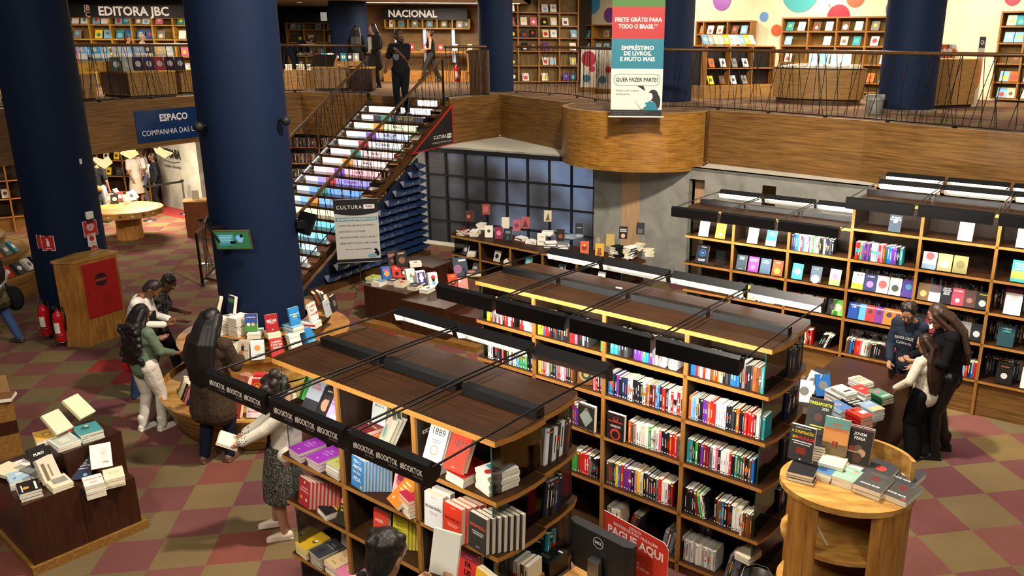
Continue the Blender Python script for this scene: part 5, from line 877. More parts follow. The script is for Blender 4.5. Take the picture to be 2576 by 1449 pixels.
# ---- cashier point at the bottom edge
cz = 1.15
m0, m1 = at(1436, 1303, 1.6), at(1592, 1380, 1.6); md = (m1-m0).normalized(); ma = math.atan2(md.y, md.x); mc = (m0+m1)/2
ca = thing('counter', 'wooden cashier counter at the bottom edge, mostly below the monitor', 'counter', (mc.x, mc.y, 0), ma)
MB().box((-.3, -.3, cz-.04), (.95, .3, cz), HONEY).build('worktop', ca); MB().box((-.27, -.26, 0), (.92, .27, cz-.04), HONEZ).build('body', ca); MB().box((-.34, -.3, cz-.1), (-.301, -.22, cz+.12), HONEZ).build('end_post', ca)
mo = thing('monitor', 'black flat computer monitor seen from behind on the cashier counter', 'monitor', ((m0.x+m1.x)/2, (m0.y+m1.y)/2, cz), ma)
mw = (m1-m0).length/2
MB().prism([(-mw, .05), (-mw, .0), (-mw*.8, -.025), (mw*.8, -.025), (mw, 0), (mw, .05)], .12, .45, mat('#18191b', .45)).build('casing', mo, .008)
MB().box((-mw+.02, .0502, .14), (mw-.02, .052, .435), mat('#05060a', .15)).build('screen', mo)
mb = MB(); mb.box((-.045, -.085, .0), (.045, -.04, .28), mat('#8d8f90', .3, .9)); mb.box((-.035, -.045, .14), (.035, -.02, .29), mat('#1b1c1e', .4)); mb.prism(oval(.12, .09), 0, .015, mat('#1b1c1e', .4)); mb.build('stand', mo, .006)
mb = MB(Matrix(((1, 0, 0, -.0), (0, 0, -1, -.0262), (0, 1, 0, .385), (0, 0, 0, 1)))); gl = mat('#d8d8d4', .4)
R1_, R2_ = oval(.042, .042, 32), oval(.038, .038, 32); n_ = 32
mb.add([(*p, 0) for p in R1_]+[(*p, 0) for p in R2_], [(i, (i+1) % n_, n_+(i+1) % n_, n_+i) for i in range(n_)], gl); put_text(mb, 'DELL', .026, gl, TR(0, 0, .0004), .04); mb.build('round_logo', mo)
s0_, s1_ = at(1520, 1283, 1.62), at(1682, 1372, 1.62); sd = (s1_-s0_).normalized(); sa = math.atan2(sd.y, sd.x); sw_ = (s1_-s0_).length
sg = thing('counter_sign', 'red card sign lettered PAGUE AQUI behind the monitor', 'sign', (s0_.x, s0_.y, cz), sa)
rc = [(0, 0), (sw_, 0), (sw_, .43), (sw_-.015, .455), (sw_-.04, .47), (0, .47)]
SM = Matrix(((1, 0, 0, 0), (0, 0, -1, 0), (0, 1, 0, 0), (0, 0, 0, 1)))
mb = MB(SM); mb.prism(rc, -.004, .0, mat('#c93526', .5), mat('#e8d8d0', .5)); mb.build('panel', sg)
mb = MB(SM); WT = mat('#f0e0da', .5)
for s, y, z, b in (('ESPAÇO', .44, .028, .01), ('DISTRIBUIDORA PAISAGEM', .41, .032, .01), ('PAGUE AQUI', .35, .085, .03), ('APENAS', .21, .026, .01), ('LIVROS DESSE SETOR', .18, .028, .01)): put_text(mb, s, z, WT, TR(sw_*.5, y, .0008), b, fit=sw_*.86)
mb.build('lettering', sg)
MB().box((0, .01, 0), (.003, .14, .34), mat('#b92c20', .5)).build('easel', sg)
pp = put(1385, 1440, cz)
pr = thing('receipt_printer', 'black receipt printer left of the monitor on the counter', 'printer', (pp[0], pp[1]+.03, cz), ma)
MB().prism([(-.08, -.1), (.08, -.1), (.08, .1), (-.08, .1)], 0, .13, BLACK).build('casing', pr, .012); MB().box((-.05, -.06, .1302), (.03, -.03, .134), mat('#3a3a3c', .2)).build('paper_slot', pr); MB().box((.02, .05, .131), (.06, .065, .133), WHITE).build('sticker', pr)
bk = thing('bin', 'grey metal bucket at the bottom edge beside the middle bookcase', 'bucket', tuple(at(1905, 1452, .3).xy)+(0,))
mb = MB(); mb.lathe([(.11, 0), (.14, .3), (.145, .3), (.135, .295), (.105, .01)], mat('#8a8883', .4, .7), 32); mb.build('body', bk); MB().tube([(.14, 0, .29), (.1, .08, .34), (0, .1, .36), (-.1, .08, .34), (-.14, 0, .29)], .004, STEEL, 6).build('handle', bk)
# ================================================================== staircase
SA, SANG, SG, SWD, SR = Vector((-3.203, 18.858)), 1.112, .277, 2.2, .169
sd_ = Vector((math.cos(SANG), math.sin(SANG))); sn_ = Vector((-sd_.y, sd_.x))
FS = Matrix.Translation((SA.x, SA.y, 0)) @ RZ(SANG)          # x up the stair, y to the left edge, z up
def sz(k): return 3.38-SR*(k+1)
stair = thing('staircase', 'open staircase with lit risers showing giant book spines, up to the mezzanine', 'staircase', (SA.x, SA.y, 0), SANG)
TREAD = grain('tread_wood', '#33200f', '#553719', (40, 3, 40), .3); STRG = grain('stringer_wood', '#3a2412', '#5c3b1c', (3, 40, 40), .4)
def lit(c, e=1.6):
    key = ('lit', c, e)
    if key in MATS: return MATS[key]
    m, nt, b = new_mat('backlit_panel'); b.inputs['Base Color'].default_value = (*lin(c), 1); b.inputs['Emission Color'].default_value = (*lin(c), 1); b.inputs['Emission Strength'].default_value = e; b.inputs['Roughness'].default_value = .3
    MATS[key] = m; return m
SPINE = [('#f4f1e2', '', 'k'), ('#eef2f4', '', 'k'), ('#3a3a40', 'BLACKOUT', 'y'), ('#d8e0a8', 'NAVIO', 'k'), ('#a8b4d8', 'ESPELHO', 'v'), ('#d8dcd8', 'AS TERRAS', 'k'), ('#e8b8b8', 'ROSA', 'm'), ('#f0cfc0', 'MAÇÃ', 'm'), ('#f0a0a8', 'NOITE', 'm'), ('#7a78d8', 'ZÍNGARO', 'r'), ('#4f86d8', 'MARES', 'w'), ('#5f9ae0', 'CIDADES', 'w'), ('#f0e0a8', '', 'u'), ('#58b8c8', 'RIO', 'w'), ('#78c8e8', 'AZUL', 'n'), ('#a8dce8', 'LAGO', 'n'), ('#f0e8d8', '', 'u'), ('#f4e8b0', '', 'u'), ('#f0c89a', '', 'u')]
WARMW = lit('#fff6df', 14.0)
for k in range(19):
    x0 = -k*SG
    T = MB(); T.prism([(x0-.03, 0), (x0+SG+.02, 0), (x0+SG+.02, SWD), (x0-.03, SWD)], sz(k)-.055, sz(k), TREAD); T.build('tread', stair, .006)
    c, s, tc = SPINE[k]; c = '#%02x%02x%02x' % tuple(int(int(c[i:i+2], 16)*.84+250*.16) for i in (1, 3, 5)) if k != 2 else c; P_ = MB(); y0, y1 = .3, SWD-.12
    px = x0+SG-.035
    P_.box((px, y0, sz(k)), (px+.02, y1, sz(k)+SR-.057), lit(c, 3.0 if k < 2 else 1.7))
    B = Matrix(((0, 0, -1, px-.0015), (-1, 0, 0, 0), (0, 1, 0, sz(k)+.055), (0, 0, 0, 1)))
    if s:
        put_text(P_, s, .085, mat(pc(tc), .4, emit=.2), B @ TR(-(y0+.5), 0, 0), .02)
        P_.quad((px-.001, y1, sz(k)+.01), (px-.001, y1-.35, sz(k)+.01), (px-.001, y1-.35, sz(k)+.1), (px-.001, y1, sz(k)+.1), lit('#ffffff', 1.2))
        P_.quad((px-.001, 1.5, sz(k)), (px-.001, 1.2, sz(k)), (px-.001, 1.2, sz(k)+.11), (px-.001, 1.5, sz(k)+.11), lit(('#8a5ac8', '#d84a5a', '#4a9a8a', '#e8a04a')[k % 4], .8))
    P_.build('lit_riser', stair)
    MB().box((x0+.03, .3, sz(k)-.075), (x0+.06, SWD-.12, sz(k)-.056), WARMW).build('light_strip', stair)
def slope(x): return 3.38+(x-SG)*SR/SG
for nm, y, m, th in (('right_stringer', -.0, STRG, .07), ('left_stringer', SWD, STEEL, .03)):
    xb, xt = -18*SG-.15, SG
    T = MB(); y0, y1 = (y-.02, y+th) if y == 0 else (y-th, y+.02); d0 = .16 if y == 0 else .02; d1 = .42 if y == 0 else .1
    pr_ = [(xb, slope(xb)-d0), (xt, slope(xt)-d0), (xt, slope(xt)-d1), (xb+.1, max(.0, slope(xb+.1)-d1)), (xb, 0.0)]
    T.M = Matrix(((1, 0, 0, 0), (0, 0, 1, 0), (0, 1, 0, 0), (0, 0, 0, 1)))
    T.prism(pr_, y0, y1, m); T.build(nm, stair)
# pleated navy panels and floor board below the stair
pleat = thing('pleated_panel', 'navy pleated acoustic panels stacked under the right side of the staircase', 'panel', (SA.x, SA.y, 0), SANG)
NAVYP = mat('#16294a', .35); xr = at(1050, 636); xr = (Matrix(FS).inverted() @ xr).x
for i in range(15):
    zb = .1+.165*i; zt = zb+.165; xl = (zt+.42-3.38)*SG/SR+SG
    xl = max(xl, -17*SG)
    if xl > xr-.1: break
    T = MB(); n = max(2, int((xr-xl)/.16)); vs = []; fs = []
    for j in range(n+1):
        x = xl+(xr-xl)*j/n; o = .0 if j % 2 else .035
        vs += [(x, -.06, zb), (x, -.2+o, zb+.05), (x, -.06-o*.3, zt)]
    for j in range(n): a = 3*j; fs += [(a, a+3, a+4, a+1), (a+1, a+4, a+5, a+2)]
    T.add(vs, fs, NAVYP); T.add([(xr, -.06, zb), (xr+.14, -.2, zb+.09), (xr, -.06, zt), (xr, .1, zb+.05)], [(0, 1, 2), (0, 3, 1), (1, 3, 2)], NAVYP); T.build('pleat_row', pleat)
T = MB(); T.M = Matrix(((1, 0, 0, 0), (0, 0, 1, 0), (0, 1, 0, 0), (0, 0, 0, 1))); xl0 = -17*SG; T.prism([(xl0, .0), (xr, 0), (xr, min(slope(xr)-.42, 2.5)), (xl0, slope(xl0)-.42 if slope(xl0) > .42 else .05)], -.05, .0, mat('#0e1a30', .6)); T.build('backing', pleat)
MB().box((-16.5*SG, -.27, 0), (xr+.02, -.02, .1), STRG).build('floor_board', pleat)
# black and red triangular poster beside the top steps
tp = thing('poster', 'black triangular poster with red edge lettered CULTURA PASS under the top steps', 'poster', (SA.x, SA.y, 0), SANG)
T = MB(); T.M = Matrix(((1, 0, 0, 0), (0, 0, -1, -.075), (0, 1, 0, 0), (0, 0, 0, 1)))
tri = [(SG-.0, slope(SG)-.2), (SG, LEDGE+.04), (-1.15, LEDGE-.02)]
T.prism([(SG+.05, slope(SG)-.1), (SG+.05, LEDGE+.02), (-1.28, LEDGE-.06)], 0, .012, mat('#a02320', .5)); T.prism(tri, .0125, .016, mat('#151314', .5)); T.build('panel', tp)
T2_ = MB(); T2_.M = Matrix(((1, 0, 0, 0), (0, 0, -1, -.0925), (0, 1, 0, 0), (0, 0, 0, 1))); put_text(T2_, 'CULTURA', .11, mat('#d8d4d0', .5, emit=.1), TR(-.22, LEDGE+.22, 0), .01, fit=.5); T2_.box((.06, LEDGE+.17, 0), (.22, LEDGE+.27, .001), mat('#d8d4d0', .5)); put_text(T2_, 'PASS', .06, BLACK, TR(.14, LEDGE+.22, .0015), .03); put_text(T2_, 'UNIVERSIDADE EM UM SÓ LUGAR', .05, mat('#a8a4a0', .5), TR(-.15, LEDGE+.1, 0), .01, fit=.8); T2_.build('lettering', tp)
# ================================================================== railings
RB = random.Random(5)
def lerp_path(pts, s):
    L = [0.0]
    for i in range(len(pts)-1): L.append(L[-1]+(Vector(pts[i+1])-Vector(pts[i])).length)
    s = max(0, min(L[-1], s))
    for i in range(len(pts)-1):
        if s <= L[i+1]: return Vector(pts[i]).lerp(Vector(pts[i+1]), (s-L[i])/max(1e-9, L[i+1]-L[i]))
    return Vector(pts[-1])
def plen(pts): return sum((Vector(pts[i+1])-Vector(pts[i])).length for i in range(len(pts)-1))
def railing(label, pts, hgt=1.13, step=.115, posts=True, wood=True, dense=None):
    """pts: foot points in 3D; slender criss-cross bars under a flat handrail"""
    root = thing('railing', label, 'railing', pts[0]); inv = Matrix.Translation(-Vector(pts[0])); L = plen(pts); up_ = Vector((0, 0, hgt))
    H = MB(inv); fine = [lerp_path(pts, L*i/60) for i in range(61)]
    H.tube([p+up_ for p in fine], .032, STRG, 8) if wood else H.tube([p+up_ for p in fine], .022, DARKST, 8)
    H.build('handrail', root)
    F = MB(inv); F.tube([p+Vector((0, 0, .03)) for p in fine], .011, DARKST, 6); F.build('lower_rail', root)
    B = MB(inv); s = 0.0
    while s < L:
        a = lerp_path(pts, s+RB.uniform(-.03, .03)); d = RB.choice((-.22, -.12, -.04, .05, .1, .18, .26)); b = lerp_path(pts, s+d)
        B.tube([a+Vector((0, 0, .03)), b+up_], .0062, DARKST, 4, cap=False); s += step*RB.uniform(.45, 1.35)
    B.build('bars', root)
    if posts:
        n = max(1, round(L/1.15))
        for i in range(n+1):
            p = lerp_path(pts, L*i/n); c = MB(inv); c.box(p+Vector((-.03, -.03, -.05)), p+Vector((.03, .03, .035)), BLACK); c.build('floor_clip', root)
    return root
def z3(pts, z=MZ): return [Vector((p[0], p[1], z+.02)) for p in pts]
railing('criss-cross railing on the mezzanine edge left of the staircase', z3([(-11.6, 14.0)]+EDGE[1:6]+[EDGE[6]]), step=.12)
railing('short criss-cross railing between the staircase top and the navy column', z3([EDGE[7], (-2.75, 20.0), (-2.35, 20.6)]), step=.08)
sl = thing('slatted_screen', 'curved screen of dense dark slats beside the middle navy column', 'screen', (-2.3, 20.7, MZ)); inv = Matrix.Translation((2.3, -20.7, -MZ))
for i in range(15):
    a = i/14; p = Vector((-2.72+.42*a, 20.35+.35*math.sin(a*1.6), MZ)); MB(inv @ TR(p.x, p.y, MZ) @ RZ(RB.uniform(0, 1))).box((-.012, -.02, 0), (.012, .02, 1.07), STRG).build('slat', sl)
rp = [tuple(at(u, v, MZ).xy) for u, v in ((1300, 234), (1434, 243), (1514, 258), (1590, 269), (1674, 273), (1796, 276), (2026, 294), (2183, 305), (2313, 317), (2492, 332), (2600, 340))]
railing('long criss-cross railing on the mezzanine edge right of the middle column', z3(rp), step=.1)
def stair_pt(x, y): p = FS @ Vector((x, y, 0)); return Vector((p.x, p.y, slope(x)-.02))
railing('criss-cross railing on the left side of the staircase', [stair_pt(-18.4*SG, SWD-.02), stair_pt(SG*.6, SWD-.02)], hgt=.98, step=.1, posts=False)
railing('criss-cross railing on the right side of the staircase', [stair_pt(-18.2*SG, .24), stair_pt(SG*.6, .06)], hgt=.98, step=.1, posts=False)
for lb, x, y in (('black newel post at the foot of the staircase, left side', -18.4*SG, SWD-.02), ('black newel post at the top of the staircase, right side', SG*.7, .06)):
    p = stair_pt(x, y); tag(MB(TR(p.x, p.y, p.z-.12)).box((-.02, -.02, 0), (.02, .02, 1.1), DARKST).build('newel_post'), lb, 'post')
# ================================================================== signs, screens and equipment
def plate(M, w, h, col, th=.008, name='panel', parent=None): return MB(M).box((-w/2, -h/2, -th), (w/2, h/2, 0), mat(col, .4)).build(name, parent)
def on_cyl(u, v, ax, r):
    d = AX*((u-CX)/FPX)+AD*((v-CY)/FPX)+AF; a = d.x**2+d.y**2; b = -2*(d.x*ax[0]+d.y*ax[1]); c = ax[0]**2+ax[1]**2-r*r
    D = b*b-4*a*c; t = (-b-math.sqrt(max(0, D)))/(2*a); p = Vector((0, 0, CAM_H))+d*t; return p, math.atan2(p.y-ax[1], p.x-ax[0])
def facing(p, a): return Matrix.Translation(p) @ RZ(a+math.pi/2) @ RX(math.pi/2)
def small_sign(u, v, w, h, label, draw, col='#b8282a', ax=CL, r=.525):
    p, a = on_cyl(u, v, ax, r); root = thing('wall_sign', label, 'sign', p, a+math.pi/2); M = RX(math.pi/2)
    mb = MB(M); mb.box((-w/2, -h/2, -.004), (w/2, h/2, .004), mat('#e6ddd4', .5)); mb.box((-w/2+.008, -h/2+.008, .0041), (w/2-.008, h/2-.008, .005), mat(col, .5)); mb.build('panel', root)
    g = MB(M @ TR(0, 0, .0056)); draw(g); g.build('pictogram', root); return root
WH = mat('#ece4dc', .5); RD = mat('#b8282a', .5)
def dr_hose(g):
    g.add([(.075*(1-i/70)*math.cos(i*.45)*1, .075*(1-i/70)*math.sin(i*.45)+.02, 0) for i in range(60)]+[((.075*(1-i/70)-.007)*math.cos(i*.45), (.075*(1-i/70)-.007)*math.sin(i*.45)+.02, 0) for i in range(60)], [(i, i+1, 60+i+1, 60+i) for i in range(59)], WH); put_text(g, 'MANGUEIRA', .03, WH, TR(0, -.095, 0), .02)
def dr_btn(g): g.add([(.045*math.cos(i*.314), .045*math.sin(i*.314)+.03, 0) for i in range(20)], [list(range(20))], RD); put_text(g, 'ALARME', .025, RD, TR(0, -.05, 0), .02)
def dr_ext(g): g.prism([(-.02, -.05), (.02, -.05), (.02, .03), (.008, .05), (.008, .07), (-.03, .075), (-.008, .05), (-.02, .03)], -.0005, .0005, WH); put_text(g, 'EXTINTOR', .02, WH, TR(0, -.085, 0), .02)
small_sign(227, 574, .25, .25, 'red square fire hose sign with white spiral on the left navy column', dr_hose)
small_sign(231, 604, .15, .19, 'white sign with a red round button below the fire hose sign', dr_btn, '#e0d8d0')
small_sign(238, 626, .13, .11, 'small red plate lowest under the fire hose sign', lambda g: put_text(g, 'AVISO', .03, WH, TR(0, 0, 0), .02), '#a83030')
small_sign(121, 612, .2, .24, 'red extinguisher sign on the left navy column, above the extinguishers', dr_ext)
small_sign(100, 608, .1, .22, 'narrow red extinguisher sign at the left rim of the left column', lambda g: None)
small_sign(2382, 46, .16, .27, 'red extinguisher sign on the upper right navy column', dr_ext, ax=(pR.x, pR.y+.48), r=.535)
p, a = on_cyl(222, 541, CL, .525); al = thing('alarm_siren', 'white and dark red alarm siren above the fire hose sign', 'alarm', p, a+math.pi/2)
MB().box((-.06, -.05, -.06), (.06, 0, .06), WHITE).build('housing', al, .012); MB().box((-.05, -.03, -.13), (.05, 0, -.062), mat('#4a1016', .3)).build('lens', al, .008)
p, a = on_cyl(202, 406, CL, .525); tag(MB(facing(p, a)).box((-.02, -.04, -.01), (.02, .04, .012), WHITE).build('wall_sensor'), 'small white sensor high on the left navy column', 'sensor')
for u, v, l, ax in ((716, 303, 'black round wall spotlight on the right rim of the central column', CC), (503, 317, 'black round wall spotlight on the left rim of the central column', CC)):
    p, a = on_cyl(u-14 if u > 600 else u+14, v, CC, .56); d = Vector((math.cos(a), math.sin(a), 0)); sp_ = thing('wall_spotlight', l, 'spotlight', p); MB().tube([(0, 0, 0), d*.08], .02, BLACK, 8).build('arm', sp_); MB().ball(d*.1, .062, BLACKM, 16).build('head', sp_)
# tilted screens around the central column
def screen(u, v, da, label, on, w=.44, h=.27, back=False, tilt=.28):
    p, a = on_cyl(u, v, CC, .57); a += R_(da); root = thing('screen', label, 'screen', p, a+math.pi/2)
    M = TR(0, -.13, 0) @ RX(math.pi/2+tilt)
    MB(M).box((-w/2, -h/2, -.025), (w/2, h/2, .0), mat('#8a7a4a', .35, .7) if on else BLACK).build('frame', root, .004)
    s = MB(M)
    if on:
        s.box((-w/2+.015, -h/2+.015, .0002), (w/2-.015, h/2-.015, .002), mat('#2f6f46', .4, emit=.35)); s.box((-w/2+.05, -h/2+.06, .0022), (.02, h/2-.05, .0026), mat('#3a7f92', .4, emit=.5))
        for i in range(5): s.box((-w/2+.06, h/2-.075-.022*i, .0027), (.005-.01*(i % 3), h/2-.067-.022*i, .003), mat('#9ad0d8', .4, emit=.4))
        s.add([(.09+.045*math.cos(t*.4)*(1+.2*math.sin(3*t*.4)), .02+.055*math.sin(t*.4), .0028) for t in range(16)], [list(range(16))], mat('#7ab0e0', .4, emit=.4)); s.add([(.115+.022*math.cos(t*.5), .06+.025*math.sin(t*.5), .003) for t in range(13)], [list(range(13))], mat('#101820', .4))
    else: s.box((-w/2+.012, -h/2+.012, .0002), (w/2-.012, h/2-.012, .002), mat('#c8c8c0', .3) if back else mat('#0a0a0c', .1))
    s.build('display', root); MB().box((-.03, -.13, -.05), (.03, .02, .05), BLACK).build('bracket', root)
screen(594, 598, 6, 'lit green screen on the front of the central navy column', True)
screen(562, 576, -52, 'black tilted screen on the left side of the central column, beside the stair foot', False, .4, .3, tilt=.5)
screen(748, 566, 48, 'tilted screen seen edge-on on the right side of the central column', False, .4, .3, True, tilt=.5)
# hose cabinet and extinguishers
h0, h1 = at(222, 874).xy, at(325, 838).xy; hd_ = (h1-h0).normalized(); ha = math.atan2(hd_.y, hd_.x); hw = (h1-h0).length
hc = thing('hose_cabinet', 'wooden fire hose cabinet with a red door against the left navy column', 'cabinet', (*h0, 0), ha)
MB().prism([(0, 0), (hw, 0), (hw-.05, .55), (-.12, .32)], 0, 1.36, HONEZ).build('body', hc, .006)
MB().prism([(-.02, -.015), (hw+.02, -.015), (hw-.03, .56), (-.14, .33)], 1.36, 1.4, HONEY).build('top', hc)
mb = MB(); mb.box((.1, -.02, .44), (hw-.05, .0, 1.31), mat('#a81d1d', .4)); dr = mb.build('door', hc, .008)
mb = MB(Matrix(((1, 0, 0, hw*.52), (0, 0, -1, -.021), (0, 1, 0, 1.02), (0, 0, 0, 1)))); mb.add([(.105*math.cos(i*.2094), .105*math.sin(i*.2094), 0) for i in range(30)], [list(range(30))], mat('#2a1414', .5)); mb.box((-.1, -.025, .0003), (.1, .025, .0008), mat('#7a2a20', .5)); put_text(mb, 'INCÊNDIO', .036, mat('#c8583a', .5), TR(0, 0, .001), .03); mb.build('emblem', dr)
MB().box((.14, -.032, .8), (.155, -.02, .86), STEEL).build('latch', dr)
mb = MB()
for i in range(5): mb.box((hw*.5, -.022, .62+.03*i), (hw*.72, -.0195, .628+.03*i), mat('#7a1414', .5))
mb.build('vent', dr)
def extinguisher(p, label, hose=True):
    e = thing('fire_extinguisher', label, 'fire extinguisher', p); RDX = mat('#b3141c', .25)
    mb = MB(); mb.lathe([(.001, .1), (.075, .1), (.085, .12), (.085, .5), (.07, .56), (.03, .59), (.03, .61), (.001, .61)], RDX, 24); mb.build('cylinder', e)
    mb = MB(); mb.tube([(0, 0, .6), (0, 0, .66)], .02, STEEL, 10); mb.box((-.015, -.1, .65), (.015, .03, .665), STEEL); mb.box((-.012, -.11, .69), (.012, .03, .7), STEEL); mb.build('valve', e)
    MB().tube([(.02, 0, .64), (.1, -.02, .66), (.12, -.02, .5), (.1, -.03, .28)], .012, BLACK, 8).build('hose', e)
    mb = MB(); mb.lathe([(.0862, .25), (.0862, .42)], mat('#d8d4cc', .5), 12, None, R_(-120), R_(-60)); mb.build('paper_label', e)
    mb = MB(); [mb.tube([(.11*math.cos(t), .11*math.sin(t), .22), (.13*math.cos(t), .13*math.sin(t), 0)], .005, STEEL, 6) for t in (0, 2.1, 4.2)]; mb.tube([(.1*math.cos(t*.2618), .1*math.sin(t*.2618), .22) for t in range(25)], .005, STEEL, 6); mb.tube([(.1*math.cos(t*.2618), .1*math.sin(t*.2618), .1) for t in range(25)], .005, STEEL, 6); mb.build('wire_stand', e)
q = at(118, 858); extinguisher((q.x, q.y+.05, 0), 'left red fire extinguisher on a wire stand by the navy column')
q = at(160, 872); extinguisher((q.x, q.y, 0), 'right red fire extinguisher on a wire stand by the hose cabinet')
# roll-up banner on a tripod beside the stair
bp_ = at(910, 735); BQ = Vector((bp_.x, bp_.y, 0)); bw = (at(955, 655, up(955, 655, BQ))-at(848, 661, up(848, 661, BQ))).length*1.0
bb = thing('banner_stand', 'white banner lettered CULTURA PASS on a tripod by the staircase', 'banner', BQ, R_(14))
zb, zt = up(900, 658, BQ), up(886, 502, BQ); bw = .8; BM = Matrix(((1, 0, 0, 0), (0, 0, -1, -.02), (0, 1, 0, zb), (0, 0, 0, 1))); bh = zt-zb
mb = MB(BM); mb.box((-bw/2, 0, -.003), (bw/2, bh, 0), mat('#b9b6ae', .6)); mb.build('sheet', bb)
mb = MB(BM @ TR(0, 0, .0012)); mb.box((-bw/2, .0, -.0005), (bw/2, .06, 0), mat('#1a1a1a', .5)); mb.build('footer_band', bb); mb = MB(BM @ TR(0, 0, .0012)); mb.box((-bw/2+.02, bh*.66, -.0005), (bw/2-.02, bh*.72, 0), mat('#5f8a90', .5)); mb.build('title_band', bb); mb = MB(BM @ TR(0, 0, .0012)); mb.prism([(-bw/2, bh)]+[(-bw/2+bw*i/12, bh*.79-.05*math.sin(math.pi*i/12)) for i in range(13)]+[(bw/2, bh)], -.0005, 0, mat('#1a1a1a', .5)); mb.build('header_field', bb)
DK = mat('#2a2a2a', .6); mb = MB(BM @ TR(0, 0, .0022)); put_text(mb, 'CULTURA', .1, WH, TR(-.12, bh*.88, 0), .0, fit=.46, spacing=1.2); mb.box((.14, bh*.85, -.0005), (.34, bh*.92, .0), WH); put_text(mb, 'PASS', .06, BLACK, TR(.24, bh*.885, .0008), .02)
put_text(mb, 'SEU NOVO JEITO DE ADQUIRIR CULTURA', .045, WH, TR(0, bh*.69, 0), .02, fit=.7)
for i, s in enumerate(('LIVROS PELA METADE DO PREÇO*', 'DESCONTOS CULTURAIS', 'FRETE GRÁTIS PARA TODO O BRASIL**', 'EMPRÉSTIMO DE LIVROS, E MUITO MAIS')): put_text(mb, s, .042, DK, TR(-.33, bh*(.59-.095*i), 0), .01, 'LEFT', fit=.68)
put_text(mb, 'Fale com nossos vendedores', .04, DK, TR(0, bh*.21, 0), .01, fit=.48); mb.build('lettering', bb)
mb = MB(BM @ TR(.25, .15, .002)); mb.ball((.06, .05, 0), .05, BLACK, 12, sc=(1, 1, .02)); mb.ball((.03, .045, .001), .028, mat('#cfc8be', .6), 12, sc=(1, 1, .02)); mb.ball((.0, -.04, .001), .07, mat('#6f9aa8', .6), 12, sc=(1.2, .6, .02)); mb.ball((.1, 0, 0), .03, BLACK, 12, sc=(1, 1.6, .02)); mb.build('drawn_figure', bb)
mb = MB(); mb.tube([(-bw/2-.02, -.015, zb-.01), (bw/2+.02, -.015, zb-.01)], .014, STEEL, 8); mb.tube([(-bw/2-.02, -.015, zt+.005), (bw/2+.02, -.015, zt+.005)], .014, STEEL, 8); mb.build('bars', bb)
mb = MB(); mb.tube([(0, .0, .2), (0, .0, zt)], .012, STEEL, 8); [mb.tube([(0, 0, .22), (.32*math.cos(t), .32*math.sin(t), .01)], .01, STEEL, 6) for t in (-1.9, .2, 2.3)]; mb.build('tripod', bb)
# tall banner hanging in front of the half-round balcony
hy = 15.05; hx = (1600-1460.4)/2043.58*(hy*math.cos(PITCH)+.3); HQ = Vector((.99, hy, 0)); zb = up(1600, 294, HQ)
zq = lambda v: up(1600, v, HQ)
hb = thing('hanging_banner', 'tall red, teal and white banner hanging in front of the round balcony', 'banner', HQ, R_(-2)); hwid = .93
HM = Matrix(((1, 0, 0, 0), (0, 0, -1, 0), (0, 1, 0, 0), (0, 0, 0, 1)))
for nm, v0, v1, c in (('green_field', -140, 17, '#3f6a2c'), ('red_field', 17, 97, '#a52b2d'), ('teal_field', 97, 173, '#1f6f80'), ('white_field', 173, 276, '#cfc9bd'), ('black_field', 276, 293, '#1c1b1b')): MB(HM).box((-hwid/2, zq(v1), -.004), (hwid/2, zq(v0), 0), mat(c, .6)).build(nm, hb)
mb = MB(HM @ TR(0, 0, .001)); WC = mat('#ddd2c4', .6); K_ = mat('#1d1b1b', .6)
for s, v, c, z, b, fw in (('FRETE GRÁTIS PARA', 50, WC, .1, .03, .83), ('TODO O BRASIL**', 67, WC, .1, .03, .7), ('EMPRÉSTIMO', 121, WC, .1, .03, .6), ('DE LIVROS,', 135, WC, .1, .03, .5), ('E MUITO MAIS', 149, WC, .1, .03, .62), ('QUER FAZER PARTE?', 201, K_, .095, .03, .76)): put_text(mb, s, z, c, TR(0, zq(v), 0), b, fit=fw)
put_text(mb, 'Assine com nossos', .055, K_, TR(-.38, zq(228), 0), .005, 'LEFT', fit=.42); put_text(mb, 'vendedores', .055, K_, TR(-.38, zq(237), 0), .005, 'LEFT', fit=.27)
for i, s in enumerate(('Frete Cultura Pass válido para compras acima do valor', 'Cultura, Básico e Premium. Consulte condições')): put_text(mb, s, .03, mat('#6a6662', .6), TR(-.42, zq(281+5*i), .0), .0, 'LEFT', fit=.75)
mb.build('lettering', hb)
mb = MB(HM @ TR(0, zq(201), .0008)); a_, b_ = .42, .105
def cap(o): return [((a_-.105)+(.105+o)*math.cos(t), (.105+o)*math.sin(t)) for t in [math.pi*(-.5+i/10) for i in range(11)]]+[(-(a_-.105)+(.105+o)*math.cos(t), (.105+o)*math.sin(t)) for t in [math.pi*(.5+i/10) for i in range(11)]]
o1, o2 = cap(0), cap(-.008); mb.add([(*p, 0) for p in o1]+[(*p, 0) for p in o2], [(i, (i+1) % 22, 22+(i+1) % 22, 22+i) for i in range(22)], K_); mb.prism([(0, -.1), (.12, -.1), (.16, -.2)], 0, .0004, K_); mb.build('speech_bubble', hb)
mb = MB(HM @ TR(.22, zq(250), .0008))
mb.ball((.08, .07, 0), .095, K_, 16, sc=(1, 1.1, .01)); mb.ball((.15, -.04, 0), .08, K_, 16, sc=(.8, 1.7, .01)); mb.ball((.02, .05, .001), .06, mat('#d8d0c4', .6), 16, sc=(.9, 1.2, .01)); mb.prism([(-.1, -.19), (-.06, -.06), (.02, -.03), (.12, -.05), (.18, -.19)], .0005, .001, mat('#1f6f80', .6))
